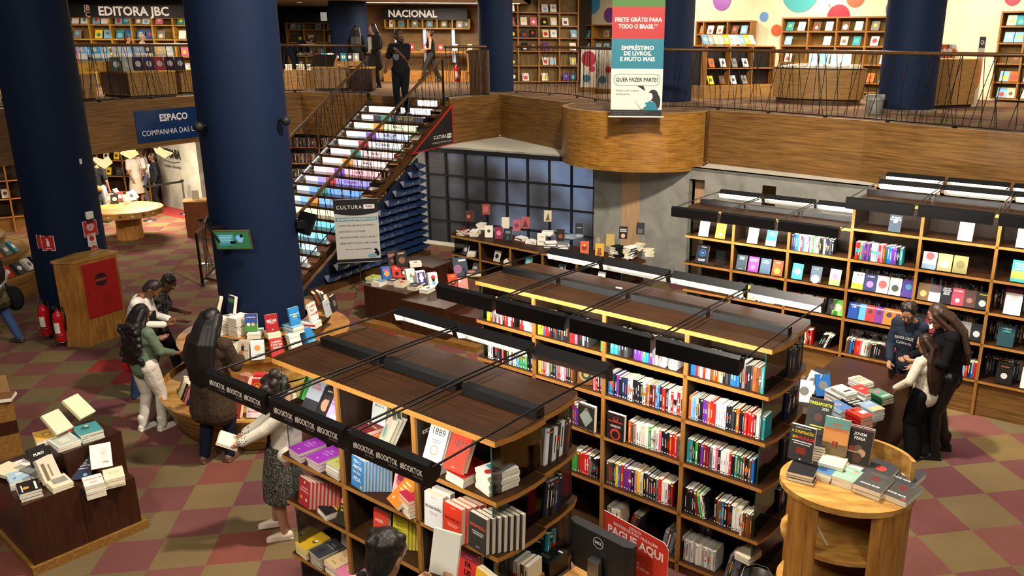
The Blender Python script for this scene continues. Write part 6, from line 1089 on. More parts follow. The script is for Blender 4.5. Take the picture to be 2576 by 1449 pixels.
mb.tube([(-.04, -.1, .001), (-.13, -.17, .001), (-.2, -.06, .001)], .022, mat('#d8d0c4', .6), 6); mb.tube([(-.2, -.06, .001), (-.24, -.02, .001)], .012, mat('#d8d0c4', .6), 6); mb.build('drawn_figure', hb)
mb = MB(); mb.tube([(-hwid/2-.04, 0, zb), (hwid/2+.04, 0, zb)], .016, mat('#b8b4ac', .4), 8); mb.build('bottom_bar', hb)
MB().tube([(-.3, 0, zq(-140)), (0, 0, 8.6)], .004, STEEL, 5).tube([(.3, 0, zq(-140)), (0, 0, 8.6)], .004, STEEL, 5).build('hanging_wires', hb)
# blue sign on the left fascia
e2, e3 = Vector(EDGE[2]), Vector(EDGE[3]); ed = (e3-e2).normalized()
s0, s1 = at(337, 318, 2.9), None
def on_plane(u, v, o, d, off):
    n = Vector((d.y, -d.x)); o = o+n*off; r = AX*((u-CX)/FPX)+AD*((v-CY)/FPX)+AF; t = (o.dot(n))/(r.x*n.x+r.y*n.y); return Vector((0, 0, CAM_H))+r*t
pa, pb = on_plane(337, 280, e2, ed, .07), on_plane(345, 362, e2, ed, .07); pc_ = on_plane(505, 270, e2, ed, .07)
sw2 = (pc_.xy-pa.xy).length*1.12; sh = pa.z-pb.z
es = thing('fascia_sign', 'dark blue glossy sign lettered ESPAÇO COMPANHIA DAS LETRAS on the wood fascia', 'sign', (pa.x, pa.y, pb.z), math.atan2(ed.y, ed.x))
EM = Matrix(((1, 0, 0, 0), (0, 0, -1, 0), (0, 1, 0, 0), (0, 0, 0, 1)))
MB(EM).box((0, 0, -.03), (sw2, sh, 0), mat('#12305e', .15)).build('panel', es)
mb = MB(EM @ TR(0, 0, .001)); put_text(mb, 'ESPAÇO', sh*.3, WH, TR(sw2*.5, sh*.72, 0), .03, fit=sw2*.38); put_text(mb, 'COMPANHIA DAS LETRAS', sh*.24, WH, TR(sw2*.52, sh*.28, 0), .0, fit=sw2*.92); mb.build('lettering', es)
# ================================================================== under the mezzanine, at the left
def single_case(name, label, o, ang, bays, zs, depth=.34): return bookcase(name, label, frame(o, ang), bays, zs, depth=depth, left='wood', right='wood', double=False, cat='bookcase')
cw0, cw1 = at(418, 518), at(470, 530); cwd = (cw1-cw0).xy.normalized()
wall([tuple((cw0.xy-cwd*.15)), tuple(cw1.xy+cwd*.9)], 0, 2.36, 'wall_cafe', CONC, .2)
wl0 = cw0.xy-cwd*.1; cl_ = thing('wall_lettering', 'black script lettering ANTONIA on the cement cafe wall', 'lettering', (wl0.x, wl0.y, 0), math.atan2(cwd.y, cwd.x))
mb = MB(Matrix(((1, 0, 0, 0), (0, 0, -1, -.03), (0, 1, 0, 0), (0, 0, 0, 1)))); put_text(mb, 'ANTONIA', .34, BLACK, TR(.72, 1.56, 0), .03, fit=1.15); put_text(mb, 'comes e docerias', .13, BLACK, TR(.8, 1.22, 0), .01, fit=.85); mb.tube([(.4, 1.37, 0), (.8, 1.32, 0), (1.2, 1.37, 0)], .008, BLACK, 5); mb.build('letters', cl_)
wall([tuple(at(478, 500).xy), tuple(at(502, 500).xy+Vector((.3, -.3)))], 0, 2.36, 'wall_pillar', CONCW, .4)
single_case('bookcase', 'dark wall bookcase at the far left under the mezzanine', (-15.6, 18.6), R_(38), [0, .95, 1.9, 2.85], [2.25, 1.75, 1.3, .85, .4])
single_case('bookcase', 'dark wall bookcase behind the woman with a brown bag', (-13.9, 23.3), R_(0), [0, .7, 1.4], [2.2, 1.75, 1.3, .85, .4])
FA = frame((-15.6, 18.6), R_(38)); FB_ = frame((-13.9, 23.3), 0)
for i, (F, s, z, c) in enumerate([(FA, .4+.45*k, z, 'rwuakcdw'[(k+j*3) % 8]) for j, z in enumerate((1.75, 1.3, .85)) for k in range(5)] + [(FB_, .15+.3*k, z, 'owydwa'[(k+j) % 6]) for j, z in enumerate((1.75, 1.3, .85)) for k in range(4)]): face(F, s, .06, z, c, cv(c, None, blob=(.5, .3, 'u')), f'{WORD[c]} book, {ORD[min(30, i+1)]} facing out on the dark wall shelves at the left', tilt=.35)
row(FA, 1.4, 1.3, .05, 'ukyyyku', 'second shelf of the far left wall bookcase', thick=.04)
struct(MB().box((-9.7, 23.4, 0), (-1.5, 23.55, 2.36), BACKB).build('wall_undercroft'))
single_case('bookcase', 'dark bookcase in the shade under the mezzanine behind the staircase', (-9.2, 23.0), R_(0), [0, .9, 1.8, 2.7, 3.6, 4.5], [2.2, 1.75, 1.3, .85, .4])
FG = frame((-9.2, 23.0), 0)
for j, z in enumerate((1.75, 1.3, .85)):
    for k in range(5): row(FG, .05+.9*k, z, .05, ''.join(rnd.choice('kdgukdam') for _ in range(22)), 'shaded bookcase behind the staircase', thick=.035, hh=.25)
# paper pendant lamps
PAPERL = mat('#ffe2a8', .7, emit=1.1)
for u, v, zt, l in ((262, 412, 1.95, 'leftmost'), (326, 388, 2.0, 'middle'), (412, 386, 2.0, 'rightmost')):
    p = at(u, v, zt); r_ = thing('pendant_lamp', f'{l} of three glowing folded paper lamps in the cafe', 'lamp', p, group='folded paper lamps in the cafe'); rr = random.Random(u)
    mb = MB(); pts = [(.24*rr.uniform(.55, 1.1)*math.cos(t), .24*rr.uniform(.55, 1.1)*math.sin(t), rr.uniform(-.04, .16)) for t in [i*math.pi/4 for i in range(8)]]
    mb.add([(0, 0, -.12), (0, 0, .1)]+pts, [(0, 2+(i+1) % 8, 2+i) for i in range(8)]+[(1, 2+i, 2+(i+1) % 8) for i in range(8)], PAPERL); mb.build('shade', r_); MB().tube([(0, 0, .1), (0, 0, 2.36-zt)], .005, BLACK, 5).build('cord', r_)
# round wooden table with books
tb = at(318, 522, .75); rt_ = thing('round_table', 'round wooden table with pierced rim standing on a drum in the cafe', 'table', (tb.x, tb.y, 0))
MB().lathe([(.001, .75), (.78, .75), (.8, .74), (.8, .6), (.76, .6), (.76, .7)], HONEY, 48, smooth=False).build('tabletop', rt_); MB().lathe([(.3, .7), (.28, .35), (.3, 0)], HONEZ, 32).build('drum_base', rt_)
mb = MB()
for i in range(20):
    a = i*math.pi/10; mb.add([(.802*math.cos(a+.03*math.cos(t*.628)), .802*math.sin(a+.03*math.cos(t*.628)), .67+.025*math.sin(t*.628)) for t in range(10)], [list(range(10))], mat('#e8d8b8' if i % 2 else '#2a1a10', .6))
mb.build('rim_holes', rt_)
for i, (u, v, c) in enumerate(((275, 512, 'a'), (290, 515, 'd'), (305, 508, 'm'), (322, 514, 'a'), (335, 506, 'w'), (300, 498, 'g'), (345, 500, 'c'))):
    p = put(u, v, .7506); upright(p, toc(p, -20+15*i), .17, .24, .03, c, cv(c, None, blob=(.5, .3, 'w' if c != 'w' else 'd')), f'{WORD[c]} book, {ORD[i+1]} of those on the round pierced table', .5)
def stanchion(u, v, label, h=.95):
    p = at(u, v); p = p+Vector((.15, -.3, 0)) if 'belt' in label else p; r_ = thing('stanchion', label, 'stanchion', p); MB().lathe([(.001, 0), (.17, 0), (.17, .012), (.03, .03), (.001, .03)], STEEL, 24).build('base', r_); MB().tube([(0, 0, .02), (0, 0, h)], .025, STEEL, 12).build('post', r_); MB().box((-.035, -.035, h-.06), (.035, .035, h), BLACK).build('head', r_); return p
s1p = stanchion(377, 555, 'chrome stanchion beside the round table'); s2p = stanchion(468, 532, 'chrome stanchion by the cafe wall with a black belt'); stanchion(519, 664, 'chrome stanchion behind the stair railing', 1.0)
mb = MB(); mb.add([tuple(s1p+Vector((0, 0, .87))), tuple(s2p+Vector((0, 0, .87))), tuple(s2p+Vector((0, 0, .93))), tuple(s1p+Vector((0, 0, .93)))], [(0, 1, 2, 3)], BLACKM); o = mb.build('barrier_belt'); so = o.modifiers.new('t', 'SOLIDIFY'); so.thickness = .004; tag(o, 'black barrier belt stretched between two chrome stanchions', 'belt')
lq = at(500, 596); le = thing('lectern', 'mahogany lectern cabinet left of the central column', 'lectern', (lq.x, lq.y, 0), R_(20)); MB().box((-.25, 0, 0), (.25, .45, .86), grain('lectern_wood', '#5a2d12', '#74401c', (30, 30, 3), .4)).build('body', le, .006); MB().box((-.27, -.02, .86), (.27, .47, .885), HONEY).build('top', le)
upright((lq.x-.05, lq.y+.2, .886), toc(lq), .16, .22, .02, '#b8ad94', (), 'pale card standing on the mahogany lectern', .3)
# tiered round bookstand at the left edge
LS = Vector((-12.15, 14.7)); ls = thing('round_bookstand', 'tiered curved bookstand at the left edge, behind the left navy column', 'bookstand', (*LS, 0)); tiers = [(1.86, .42), (1.52, .72), (1.18, 1.0), (.85, 1.27)]
zb = 0
for r, z in tiers: MB().lathe([(r-.06, zb), (r, z), (r, z+.03), (r-.03, z+.03), (r-.04, z), (r-.5, z)], ZEBR, 64, smooth=False).build('tier', ls); zb = z
MB().lathe([(.4, 1.27), (.4, 2.2)], NAVY, 32).build('core', ls)
for j, (r, z) in enumerate(tiers):
    n = 13-2*j
    for i in range(n):
        a = R_(-98+112*i/(n-1)); c = 'eraodkgwutnfc'[(i*3+j*5) % 13]; p = Vector((LS.x+(r-.12)*math.cos(a), LS.y+(r-.12)*math.sin(a), z+.001)); u_, v_ = pix(p)
        if -60 < u_ < 130: upright(p, a, .16, .23, .03, c, cv(c, None, blob=(.5, .3, 'w' if c not in 'wc' else 'd')), f'{WORD[c]} book, {ORD[i+1]} along the {("lowest", "second", "third", "top")[j]} tier of curved stand at left edge', .6, n=3 if j < 2 else 1, copies=f'{WORD[c]} book {ORD[i+1]} along the {("lowest", "second", "third", "top")[j]} tier of the left stand')
# leather-like oak stand at the near left edge is in the display tables
# ================================================================== on the mezzanine
YOAK = grain('lit_yellow_oak', '#a37724', '#d0a040', (10, 10, 10), .45); KIOSK = grain('kiosk_oak', '#7f5c30', '#9d7740', (3, 3, 30), .5)
def shelf_wall(label, F, bays, zs, d=.3, cols='wlgtrabpny', fill=.85, two=True, where='', yellow=False, up=True):
    root = thing('wall_bookcase', label, 'bookcase', F.to_translation(), F.to_euler().z); W = YOAK if yellow else OAKZ
    s0, s1 = bays[0], bays[-1]; z0, zt = zs[-1], zs[0]
    MB().box((s0, d-.02, z0), (s1, d, zt), grain('shelf_back_olive', '#6b5320', '#86692c', (6, 6, 6), .6)).build('back_panel', root)
    MB().box((s0-.02, 0, zt-.04), (s1+.02, d, zt), W).build('top_panel', root)
    for z in zs[1:]: MB().box((s0, 0, z-.035), (s1, d-.02, z), W).build('shelf', root)
    for b in bays: MB().box((b-.02, -.005, z0), (b+.02, d-.02, zt-.04), W).build('upright', root)
    i = 0
    for r, z in enumerate(zs[1:]):
        for k in range(len(bays)-1):
            w = bays[k+1]-bays[k]; n = 2 if two and w > .5 else 1
            for j in range(n):
                if rnd.random() > fill: continue
                c = rnd.choice(cols); i += 1; s = bays[k]+.08+(w-.12)*j/max(1, n)+rnd.uniform(0, .05)
                face(F, s, .05, z, c, cv(c, None, blob=(rnd.uniform(.3, .6), rnd.uniform(.2, .35), rnd.choice('wcyrtul'))), f'{WORD[c]} book, {ORD[min(30, i)]} counted along the shelves of the {where}', w=min(.2, w*.45), h=.24, tilt=.35, bias=.6)
    return root
def vz(u, v, p): return up(u, v, p)
# back left wall
YB = 23.85; PB = Vector(((320-1460)/2043*YB, YB, 0)); xb = lambda u: (u-1460.4)/2043.58*(YB*math.cos(PITCH)-1.0)
FBL = Matrix.Translation((0, YB, 0)); zl = [vz(330, v, PB) for v in (43, 62, 98, 140, 180)]+[MZ]
shelf_wall('yellow oak shelf wall under the sign lettered EDITORA JBC', FBL, [xb(u) for u in (-60, -5, 55, 112, 167, 222, 277, 332, 387, 440, 493)], zl, yellow=True, where='shelf wall under the JBC sign', cols='wwllatygbp')
def band(label, x0, x1, y, z0, z1, text, tx, size, small=None):
    r_ = thing('shop_sign', label, 'sign', (x0, y, z0)); MB().box((0, 0, 0), (x1-x0, .12, z1-z0), mat('#101216', .45)).build('fascia_board', r_)
    mb = MB(Matrix(((1, 0, 0, 0), (0, 0, -1, -.002), (0, 1, 0, 0), (0, 0, 0, 1)))); LW = mat('#efe6dc', .5, emit=.35)
    put_text(mb, text, size, LW, TR(tx-x0, (z1-z0)*.48, 0), .03, 'LEFT')
    if small == 'jbc': [put_text(mb, s, size*.62, mat('#c8a8a0', .5, emit=.2), TR(tx-x0-.3, (z1-z0)*.48+dy, 0), .02) for s, dy in (('JB', .09), ('C', -.09))]
    if small == 'page': mb.prism([(tx-x0-.3, .06), (tx-x0-.08, .06), (tx-x0-.08, .34), (tx-x0-.3, .34)], -.0005, .0, LW)
    mb.build('lettering', r_)
band('black shop sign lettered EDITORA JBC on the back left wall', xb(-60), xb(495), YB-.04, vz(330, 45, PB), vz(330, 14, PB), 'EDITORA JBC', xb(199), .33, 'jbc')
YM = 29.2; PM = Vector(((770-1460)/2043*YM, YM, 0)); xm = lambda u: (u-1460.4)/2043.58*(YM*math.cos(PITCH)-1.0)
shelf_wall('yellow lit shelves under the sign lettered IBEP', Matrix.Translation((0, YM, 0)), [xm(u) for u in (690, 735, 788, 838)], [vz(770, v, PM) for v in (56, 74, 106, 140)]+[MZ], yellow=True, where='shelves under the IBEP sign', cols='wgacd')
band('black shop sign lettered IBEP in the back corner', xm(690), xm(834), YM-.05, vz(770, 57, PM), vz(770, 34, PM), 'IBEP', xm(806), .26, 'page')
YN = 27.1; PN = Vector(((1050-1460)/2043*YN, YN, 0)); xn = lambda u: (u-1460.4)/2043.58*(YN*math.cos(PITCH)-1.0)
shelf_wall('yellow lit wall shelf under the sign lettered NACIONAL', Matrix.Translation((0, YN, 0)), [xn(u) for u in (946, 970, 1006, 1044, 1082, 1122, 1166)], [vz(1050, v, PN) for v in (47, 70)], yellow=True, where='shelf under the NACIONAL sign', cols='wgpta', d=.34)
band('black shop sign lettered NACIONAL on the back wall', xn(940), xn(1162), YN-.06, vz(1050, 49, PN), vz(1050, 21, PN), 'NACIONAL', xn(957), .3)
for k, u in enumerate((972, 1047, 1122)): tag(MB(TR(xn(u), YN+.1, 0)).box((-.05, 0, MZ+.6), (.05, .06, vz(1050, 72, PN)), mat('#b8c8dc', .4, emit=.5)).build('light_strip'), f'{("left", "middle", "right")[k]} pale blue vertical light strip on the wood panelled back wall', 'light strip')
for i in range(5): face(Matrix.Translation((0, YN-.25, 0)), xn(1010+38*i), 0, MZ+.95, 'rprwc'[i], cv('r', None, blob=(.5, .3, 'w')), f'book {ORD[i+1]} from left on the ledge below the NACIONAL sign', tilt=.3)
tag(MB().box((xn(940), YN-.3, MZ+.9), (xn(1165), YN+.2, MZ+.95), OAKX).box((xn(940), YN-.25, MZ), (xn(1165), YN+.2, MZ+.35), OAKX).box((xn(1160), YN-.3, MZ+.3), (xn(1165), YN+.2, MZ+.95), OAKX).build('wall_ledge'), 'long oak ledge with a low step below the NACIONAL sign', 'ledge')
# kiosks near the edge
def kiosk(label, u0, v0, u1, v1, ztop, depth, left_dark=True, m=None, plinth=True):
    a, b = at(u0, v0, MZ).xy, at(u1, v1, MZ).xy; d = (b-a).normalized(); n = Vector((-d.y, d.x)); L = (b-a).length
    r_ = thing('kiosk', label, 'display kiosk', (a.x, a.y, MZ), math.atan2(d.y, d.x)); zt = ztop-MZ
    MB().box((0, 0, .06), (L, depth, zt-.03), m or KIOSK).build('body', r_, .006); MB().box((-.01, -.01, zt-.03), (L+.01, depth+.01, zt), YOAK).build('top', r_)
    if left_dark: MB().box((-.004, .02, .1), (-.001, depth-.02, zt-.06), MAHO).build('side_panel', r_)
    MB().box((.03, .03, 0), (L-.03, depth-.03, .06), BLACKM).build('plinth', r_); return Matrix.Translation((a.x, a.y, 0)) @ RZ(math.atan2(d.y, d.x)), L
def top_z(u, v, ub, vb): return up(u, v, at(ub, vb, MZ))
kz = top_z(390, 180, 390, 248)
K1, L1 = kiosk('oak kiosk seen between the two left navy columns', 330, 249, 448, 243, kz, 1.3)
K2, L2 = kiosk('dark sided oak kiosk partly hidden by the left navy column', 214, 256, 247, 253, kz, 1.1)
K3, L3 = kiosk('oak kiosk partly hidden by the central navy column', 458, 239, 520, 236, kz, 1.0)
K4, L4 = kiosk('oak service kiosk left of the staircase top', 790, 229, 880, 228, top_z(850, 168, 850, 228), 1.1); kiosk('dark cabinet beside the service kiosk at the staircase top', 884, 231, 938, 231, top_z(910, 170, 910, 231), .8, m=MAHO)
cols_ = ('#d84a5a', '#8fb0dc', '#4fa0d8', '#7fc0e0', '#b8c8d8', '#9ac0e8', '#8aa8d8', '#4a4846', '#d8b878', '#a8c8d8')
for i, c in enumerate(cols_):
    face(K1, -.95+.24*i, .55+.1*(i % 2), kz+.22, c, [('r', .1, .1, .9, .45, '#e8e4dc'), ('c', .5, .7, .2, '#e0d0b8')], f'tall picture book, {ORD[i+1]} from left in the upper row on the oak kiosks', w=.23, h=.34, tilt=.2, bias=.7)
    if i > 2: face(K1, -.95+.24*i, .2, kz, ('#c8453a', '#5a6a78', '#d8dcd8', '#3f4a42', '#8a9288', '#2a2440', '#3a2a58', '#8a2a3a', '#20182e', '#2a2238')[i], [('c', .5, .5, .3, '#a8a49c')], f'boxed item, {ORD[i-2]} from left in the lower row on the oak kiosk', w=.22, h=.3, tilt=.15, bias=.7)
tag(MB(K1).box((-1.0, .5, kz), (1.5, .95, kz+.22), YOAK).build('display_riser'), 'pale riser carrying the upper row of picture books on the oak kiosk', 'riser')
for i in range(5): pile(K4 @ TR(-.6+.3*i, 1.3+.2*(i % 2), kz-.1) @ RZ(.2*i), 5, .17, .24, .03, 'wgad', f'{ORD[i+1]} pile on the book tables behind the service kiosk')
tag(MB(K4).box((-1.1, 1.15, MZ), (1.2, 1.9, kz-.1), KIOSK).build('book_table'), 'low oak book table behind the service kiosk where the bending man reads', 'table')
for i in range(7): face(K4, .1+.17*i, 1.6, kz+.12, 'mtwktda'[i], cv('k', None, blob=(.5, .3, 'w')), f'{WORD["mtwktda"[i]]} book, {ORD[i+1]} from left in the row behind the woman with long black hair', w=.16, tilt=.25)
tag(MB(K4 @ TR(0, 1.5, 0)).box((.0, 0, kz), (1.4, .35, kz+.12), OAKX).build('display_riser'), 'oak riser with a row of books before the back navy column', 'riser')
sk = thing('display_kiosk', 'open dark lectern screen on the service kiosk beside the stair', 'lectern', tuple((K4 @ Vector((.3, .35, 0))).xy)+(top_z(850, 168, 850, 228),)); MB().add([(-.3, -.2, .0), (.3, -.2, .0), (.3, .2, .3), (-.3, .2, .3)], [(0, 1, 2, 3)], BLACK).add([(-.3, -.2, 0), (.3, -.2, 0), (.3, .2, .3), (-.3, .2, .3), (-.3, .2, 0), (.3, .2, 0)], [(0, 3, 4), (1, 5, 2), (3, 2, 5, 4)], OAKX).build('slope', sk)
bp2 = at(786, 212, MZ); bx2 = thing('poster_box', 'black box with a white round mark behind the bending man', 'box', bp2); MB().box((-.22, 0, 0), (.22, .3, .45), BLACK).build('body', bx2); mb = MB(Matrix(((1, 0, 0, 0), (0, 0, -1, -.001), (0, 1, 0, .26), (0, 0, 0, 1)))); mb.add([(.13*math.cos(i*.2618), .13*math.sin(i*.2618), 0) for i in range(24)]+[(.1*math.cos(i*.2618), .1*math.sin(i*.2618), 0) for i in range(24)], [(i, (i+1) % 24, 24+(i+1) % 24, 24+i) for i in range(24)], WH); mb.box((-.04, -.07, 0), (.04, .07, .0004), WH); mb.build('mark', bx2)
for i, (u, v, n) in enumerate(((1000, 205, 9), (1025, 200, 12), (1060, 205, 7), (1075, 195, 10), (1040, 208, 5))): p = at(u, v-6, MZ); pile(TR(p.x, p.y+1.2, MZ) @ RZ(.3*i), n, .22, .3, .05, 'caug', f'{ORD[i+1]} floor pile of large books behind the man on the stairs', twist=.3, jit=.03)
q = at(1151, 216, MZ); extinguisher((q.x, q.y, MZ), 'red fire extinguisher on the mezzanine behind the short railing')
# right wall: bookcases and painted discs
RW0, RWd = Vector((.2, 28.2)), (Vector((12.5, 17.6))-Vector((.2, 28.2))).normalized(); rwa = math.atan2(RWd.y, RWd.x)
def rw(u, v, off=0.0): return on_plane(u, v, RW0, RWd, off)
def rws(u, v, off=0.0): return (rw(u, v, off).xy-RW0).dot(RWd)
FW = Matrix.Translation((RW0.x, RW0.y, 0)) @ RZ(rwa) @ TR(0, -.32, 0)
for nm, us, vt, vs in (('narrow bookcase left of the hanging banner on the right mezzanine wall', (1440, 1488, 1540), 62, (95, 128, 160)), ('bookcase right of the banner column under the purple disc', (1750, 1768, 1828, 1886), 52, (86, 118, 160)),
                       ('widest bookcase on the right mezzanine wall behind the oval kiosk', (1965, 2031, 2102, 2176, 2254), 42, (78, 115, 160, 205)), ('bookcase at the far right end of the mezzanine wall', (2512, 2576, 2640), 27, (65, 108, 160, 208))):
    um = us[len(us)//2]; z_ = [rw(um, vt, .32).z]+[rw(um, v, .32).z for v in vs]; z_ = [z for z in z_ if z > MZ+.15]
    shelf_wall(nm, FW, [rws(u, 100, .32) for u in us], z_+[MZ+.08], where=nm.split(' on ')[0].split(' under ')[0][:40].strip(), cols='walcugwtlaco', two=True)
FC = Matrix.Translation((-2.5, 25.9, 0)) @ RZ(R_(14)); zc_ = [up(1360, v, Vector((-1.2, 26, 0))) for v in (-14, 30, 64, 95, 128, 165, 205)]
shelf_wall('dark corner bookcase between the navy column and the cream wall', FC, [-.1, .55, 1.2, 1.85, 2.45], zc_, where='dark corner bookcase', cols='vlwpagcduak', fill=.7)
for u, v, r, c, w in ((1490, 8, 25, '#4f9fd0', 'sky blue'), (1466, 53, 11, '#c8303c', 'small red'), (1441, 30, 9, '#d8602c', 'small orange'), (1534, 38, 17, '#7a4a9a', 'violet'), (1816, 0, 24, '#8a4aa4', 'large purple'), (1922, 42, 11, '#5a8ac0', 'small blue'), (2014, -22, 46, '#3f9aa0', 'largest teal'), (2109, 42, 27, '#c02a3c', 'crimson'), (2152, -6, 21, '#d8572c', 'vermilion'), (1953, 76, 13, '#d8592c', 'lone orange'), (2262, 22, 30, '#4a6a9a', 'steel blue'), (2548, -6, 16, '#c02a44', 'rose red')):
    p = rw(u, v, .012); k = r*(p-Vector((0, 0, CAM_H))).length/2043.58; mb = MB(RX(math.pi/2)); mb.prism([(k*math.cos(t*.157), k*math.sin(t*.157)) for t in range(40)], 0, .01, mat(c, .35)); o = mb.build('wall_disc'); o.location = p; o.rotation_euler = (0, 0, rwa); tag(o, f'{w} painted disc on the cream mezzanine wall', 'wall disc', 'painted discs on the cream wall')
wl_ = thing('wall_lamp', 'glowing wall lamp between two discs on the cream wall', 'lamp', rw(2088, 2, .1)); MB().ball((0, 0, .02), .1, lit('#ffe9b0', 30.0), 12, sc=(1.2, .7, 1)).build('shade', wl_); MB().box((-.02, 0, -.15), (.02, .05, .0), STEEL).build('bracket', wl_)
# floor furniture on the right
a = at(1955, 262, MZ); b = at(2175, 262, MZ); kc = (a+b)/2; ow = (b-a).length/2; oz = top_z(2065, 178, 2065, 272)
ok_ = thing('display_kiosk', 'oval oak kiosk with a pile of magazines on the right of the mezzanine', 'display kiosk', (kc.x, kc.y+.35, MZ), R_(-25)); MB().prism(oval(ow, .62), .12, oz-MZ, KIOSK).build('body', ok_); MB().prism(oval(ow+.02, .64), oz-MZ, oz-MZ+.02, mat('#3a2a1c', .4)).build('top', ok_); MB().prism(oval(ow-.08, .54), 0, .12, mat('#4a331c', .5)).build('plinth', ok_)
for i in range(9): pile(TR(kc.x-.7+.17*i, kc.y+.5-.06*i, oz+.02) @ RZ(.4*i), 3+i % 3, .2, .27, .015, 'waw', f'{ORD[i+1]} magazine pile from left on the oval oak kiosk', twist=.2)
for i in range(4): upright((kc.x-.1+.22*i, kc.y+.55-.08*i, oz+.05), R_(-110), .2, .28, .02, 'wlaw'[i], cv('w', None, blob=(.5, .3, 'l')), f'{WORD["wlaw"[i]]} magazine, {ORD[i+1]} standing on the oval oak kiosk', .3)
a, b = at(1768, 248, MZ), at(1946, 243, MZ); d = (b-a).xy.normalized(); bl = (b-a).length; dz = top_z(1860, 118, 1860, 246)
bs = thing('display_shelf', 'black low display shelf on an oak base right of the banner column', 'bookcase', (a.x, a.y, MZ), math.atan2(d.y, d.x)); MB().box((0, 0, 0), (bl, .7, .28), KIOSK).build('base', bs); MB().box((.1, .25, .28), (bl-.0, .65, dz-MZ), mat('#17130f', .5)).build('body', bs); MB().box((.05, .1, dz-MZ), (bl, .7, dz-MZ+.03), OAKX).build('top', bs)
for z in (.28, .68): MB().box((.1, .02, z+.0), (bl, .26, z+.02), OAKX).build('shelf', bs)
for k in range(4): MB().box((.1+(bl-.1)*k/3-.012, .05, .28), (.1+(bl-.1)*k/3+.012, .26, dz-MZ), OAKZ).build('divider', bs)
FBs = Matrix.Translation((a.x, a.y, MZ)) @ RZ(math.atan2(d.y, d.x))
for i, c in enumerate('owgwyuwg'): face(FBs, .2+.33*(i % 4), .08, .705 if i < 4 else .305, c, cv(c, None, blob=(.5, .3, 'd')), f'{WORD[c]} book, {ORD[i+1]} on the shelves of the black display', tilt=.5)
for i, c in enumerate('laccywwlyc'): face(FBs, .12+.15*i, .25, dz-MZ+.035, c, cv(c, None, blob=(.5, .3, 'w' if c != 'w' else 'a')), f'pale {WORD[c]} book, {ORD[i+1]} in the slanted row on top of the black display', w=.17, h=.26, tilt=.6)
kiosk('small oak cabinet beside the banner column', 1738, 236, 1776, 234, top_z(1756, 172, 1756, 235), .5, False)
FU, LU = kiosk('tall oak display unit right of the far right navy column', 2338, 274, 2448, 270, top_z(2400, 148, 2400, 272), .55, False)
for i, c in enumerate('avouw'): face(FU, .05+.13*i, .1, top_z(2400, 148, 2400, 272), c, cv(c, None, blob=(.5, .3, 'w' if c != 'w' else 'o')), f'{WORD[c]} magazine, {ORD[i+1]} on the tall oak display unit', w=.2, h=.3, tilt=.5)
p = FU @ Vector((LU+.03, .1, MZ)); po = thing('poster_board', 'narrow white board with an orange shape at the end of the oak display unit', 'board', p, R_(40)); MB().box((0, 0, 0), (.3, .03, 1.45), mat('#d8d2c4', .5)).build('board', po); mb = MB(Matrix(((1, 0, 0, .15), (0, 0, -1, -.001), (0, 1, 0, .7), (0, 0, 0, 1)))); mb.add([(.13*math.cos(t*.314), .33*math.sin(t*.314), 0) for t in range(20)], [list(range(20))], mat('#d8702a', .5)); mb.box((-.14, .52, 0), (.14, .74, .0004), mat('#1f2a44', .5)); put_text(mb, 'CA', .13, WH, TR(.0, .63, .001), .03); mb.build('print', po)
FD = Matrix.Translation(tuple(at(2412, 250, MZ).xy)+(0,)) @ RZ(R_(-35)) @ TR(0, .6, 0); zd = [up(2450, v, at(2440, 262, MZ)) for v in (-25, 12, 60, 105, 150, 195)]
shelf_wall('black display shelving with glass stands between the far right column and the wall', FD, [0, .5, 1.0], zd+[MZ+.1], where='black display shelving', cols='kdgdk', fill=.6)
for k, (u, v, c1) in enumerate(((1480, 232, '#a8323e'), (1520, 236, '#c8c0b0'))):
    p = at(u, v, MZ); bd_ = thing('display_board', f'{("left", "right")[k]} white board with coloured dots behind the railing, left of the hanging banner', 'board', p, R_(-20)); MB().box((-.22, 0, .12), (.22, .05, 1.15), mat('#d8d0c0', .5)).build('board', bd_); MB().box((-.25, -.08, 0), (.25, .15, .13), KIOSK).build('foot', bd_)
    mb = MB(Matrix(((1, 0, 0, 0), (0, 0, -1, -.001), (0, 1, 0, .6), (0, 0, 0, 1)))); [mb.add([(x+r*math.cos(t*.314), z+r*math.sin(t*.314), .0003*j) for t in range(20)], [list(range(20))], mat(c, .5)) for j, (x, z, r, c) in enumerate(((.0, .25, .2, c1), (-.05, -.25, .1, '#3a7a9a'), (.1, .0, .08, '#b8323e')))]; mb.build('dots', bd_)
q = at(2198, 286, MZ); tb_ = thing('waste_bin', 'grey bin with a plastic bag at the foot of the far right column', 'bin', q); MB().lathe([(.14, 0), (.17, .34), (.165, .34), (.135, .02)], mat('#6a675f', .5), 20).build('body', tb_); MB().lathe([(.175, .26), (.18, .36), (.15, .37)], mat('#9a9890', .35), 20).build('bag', tb_)
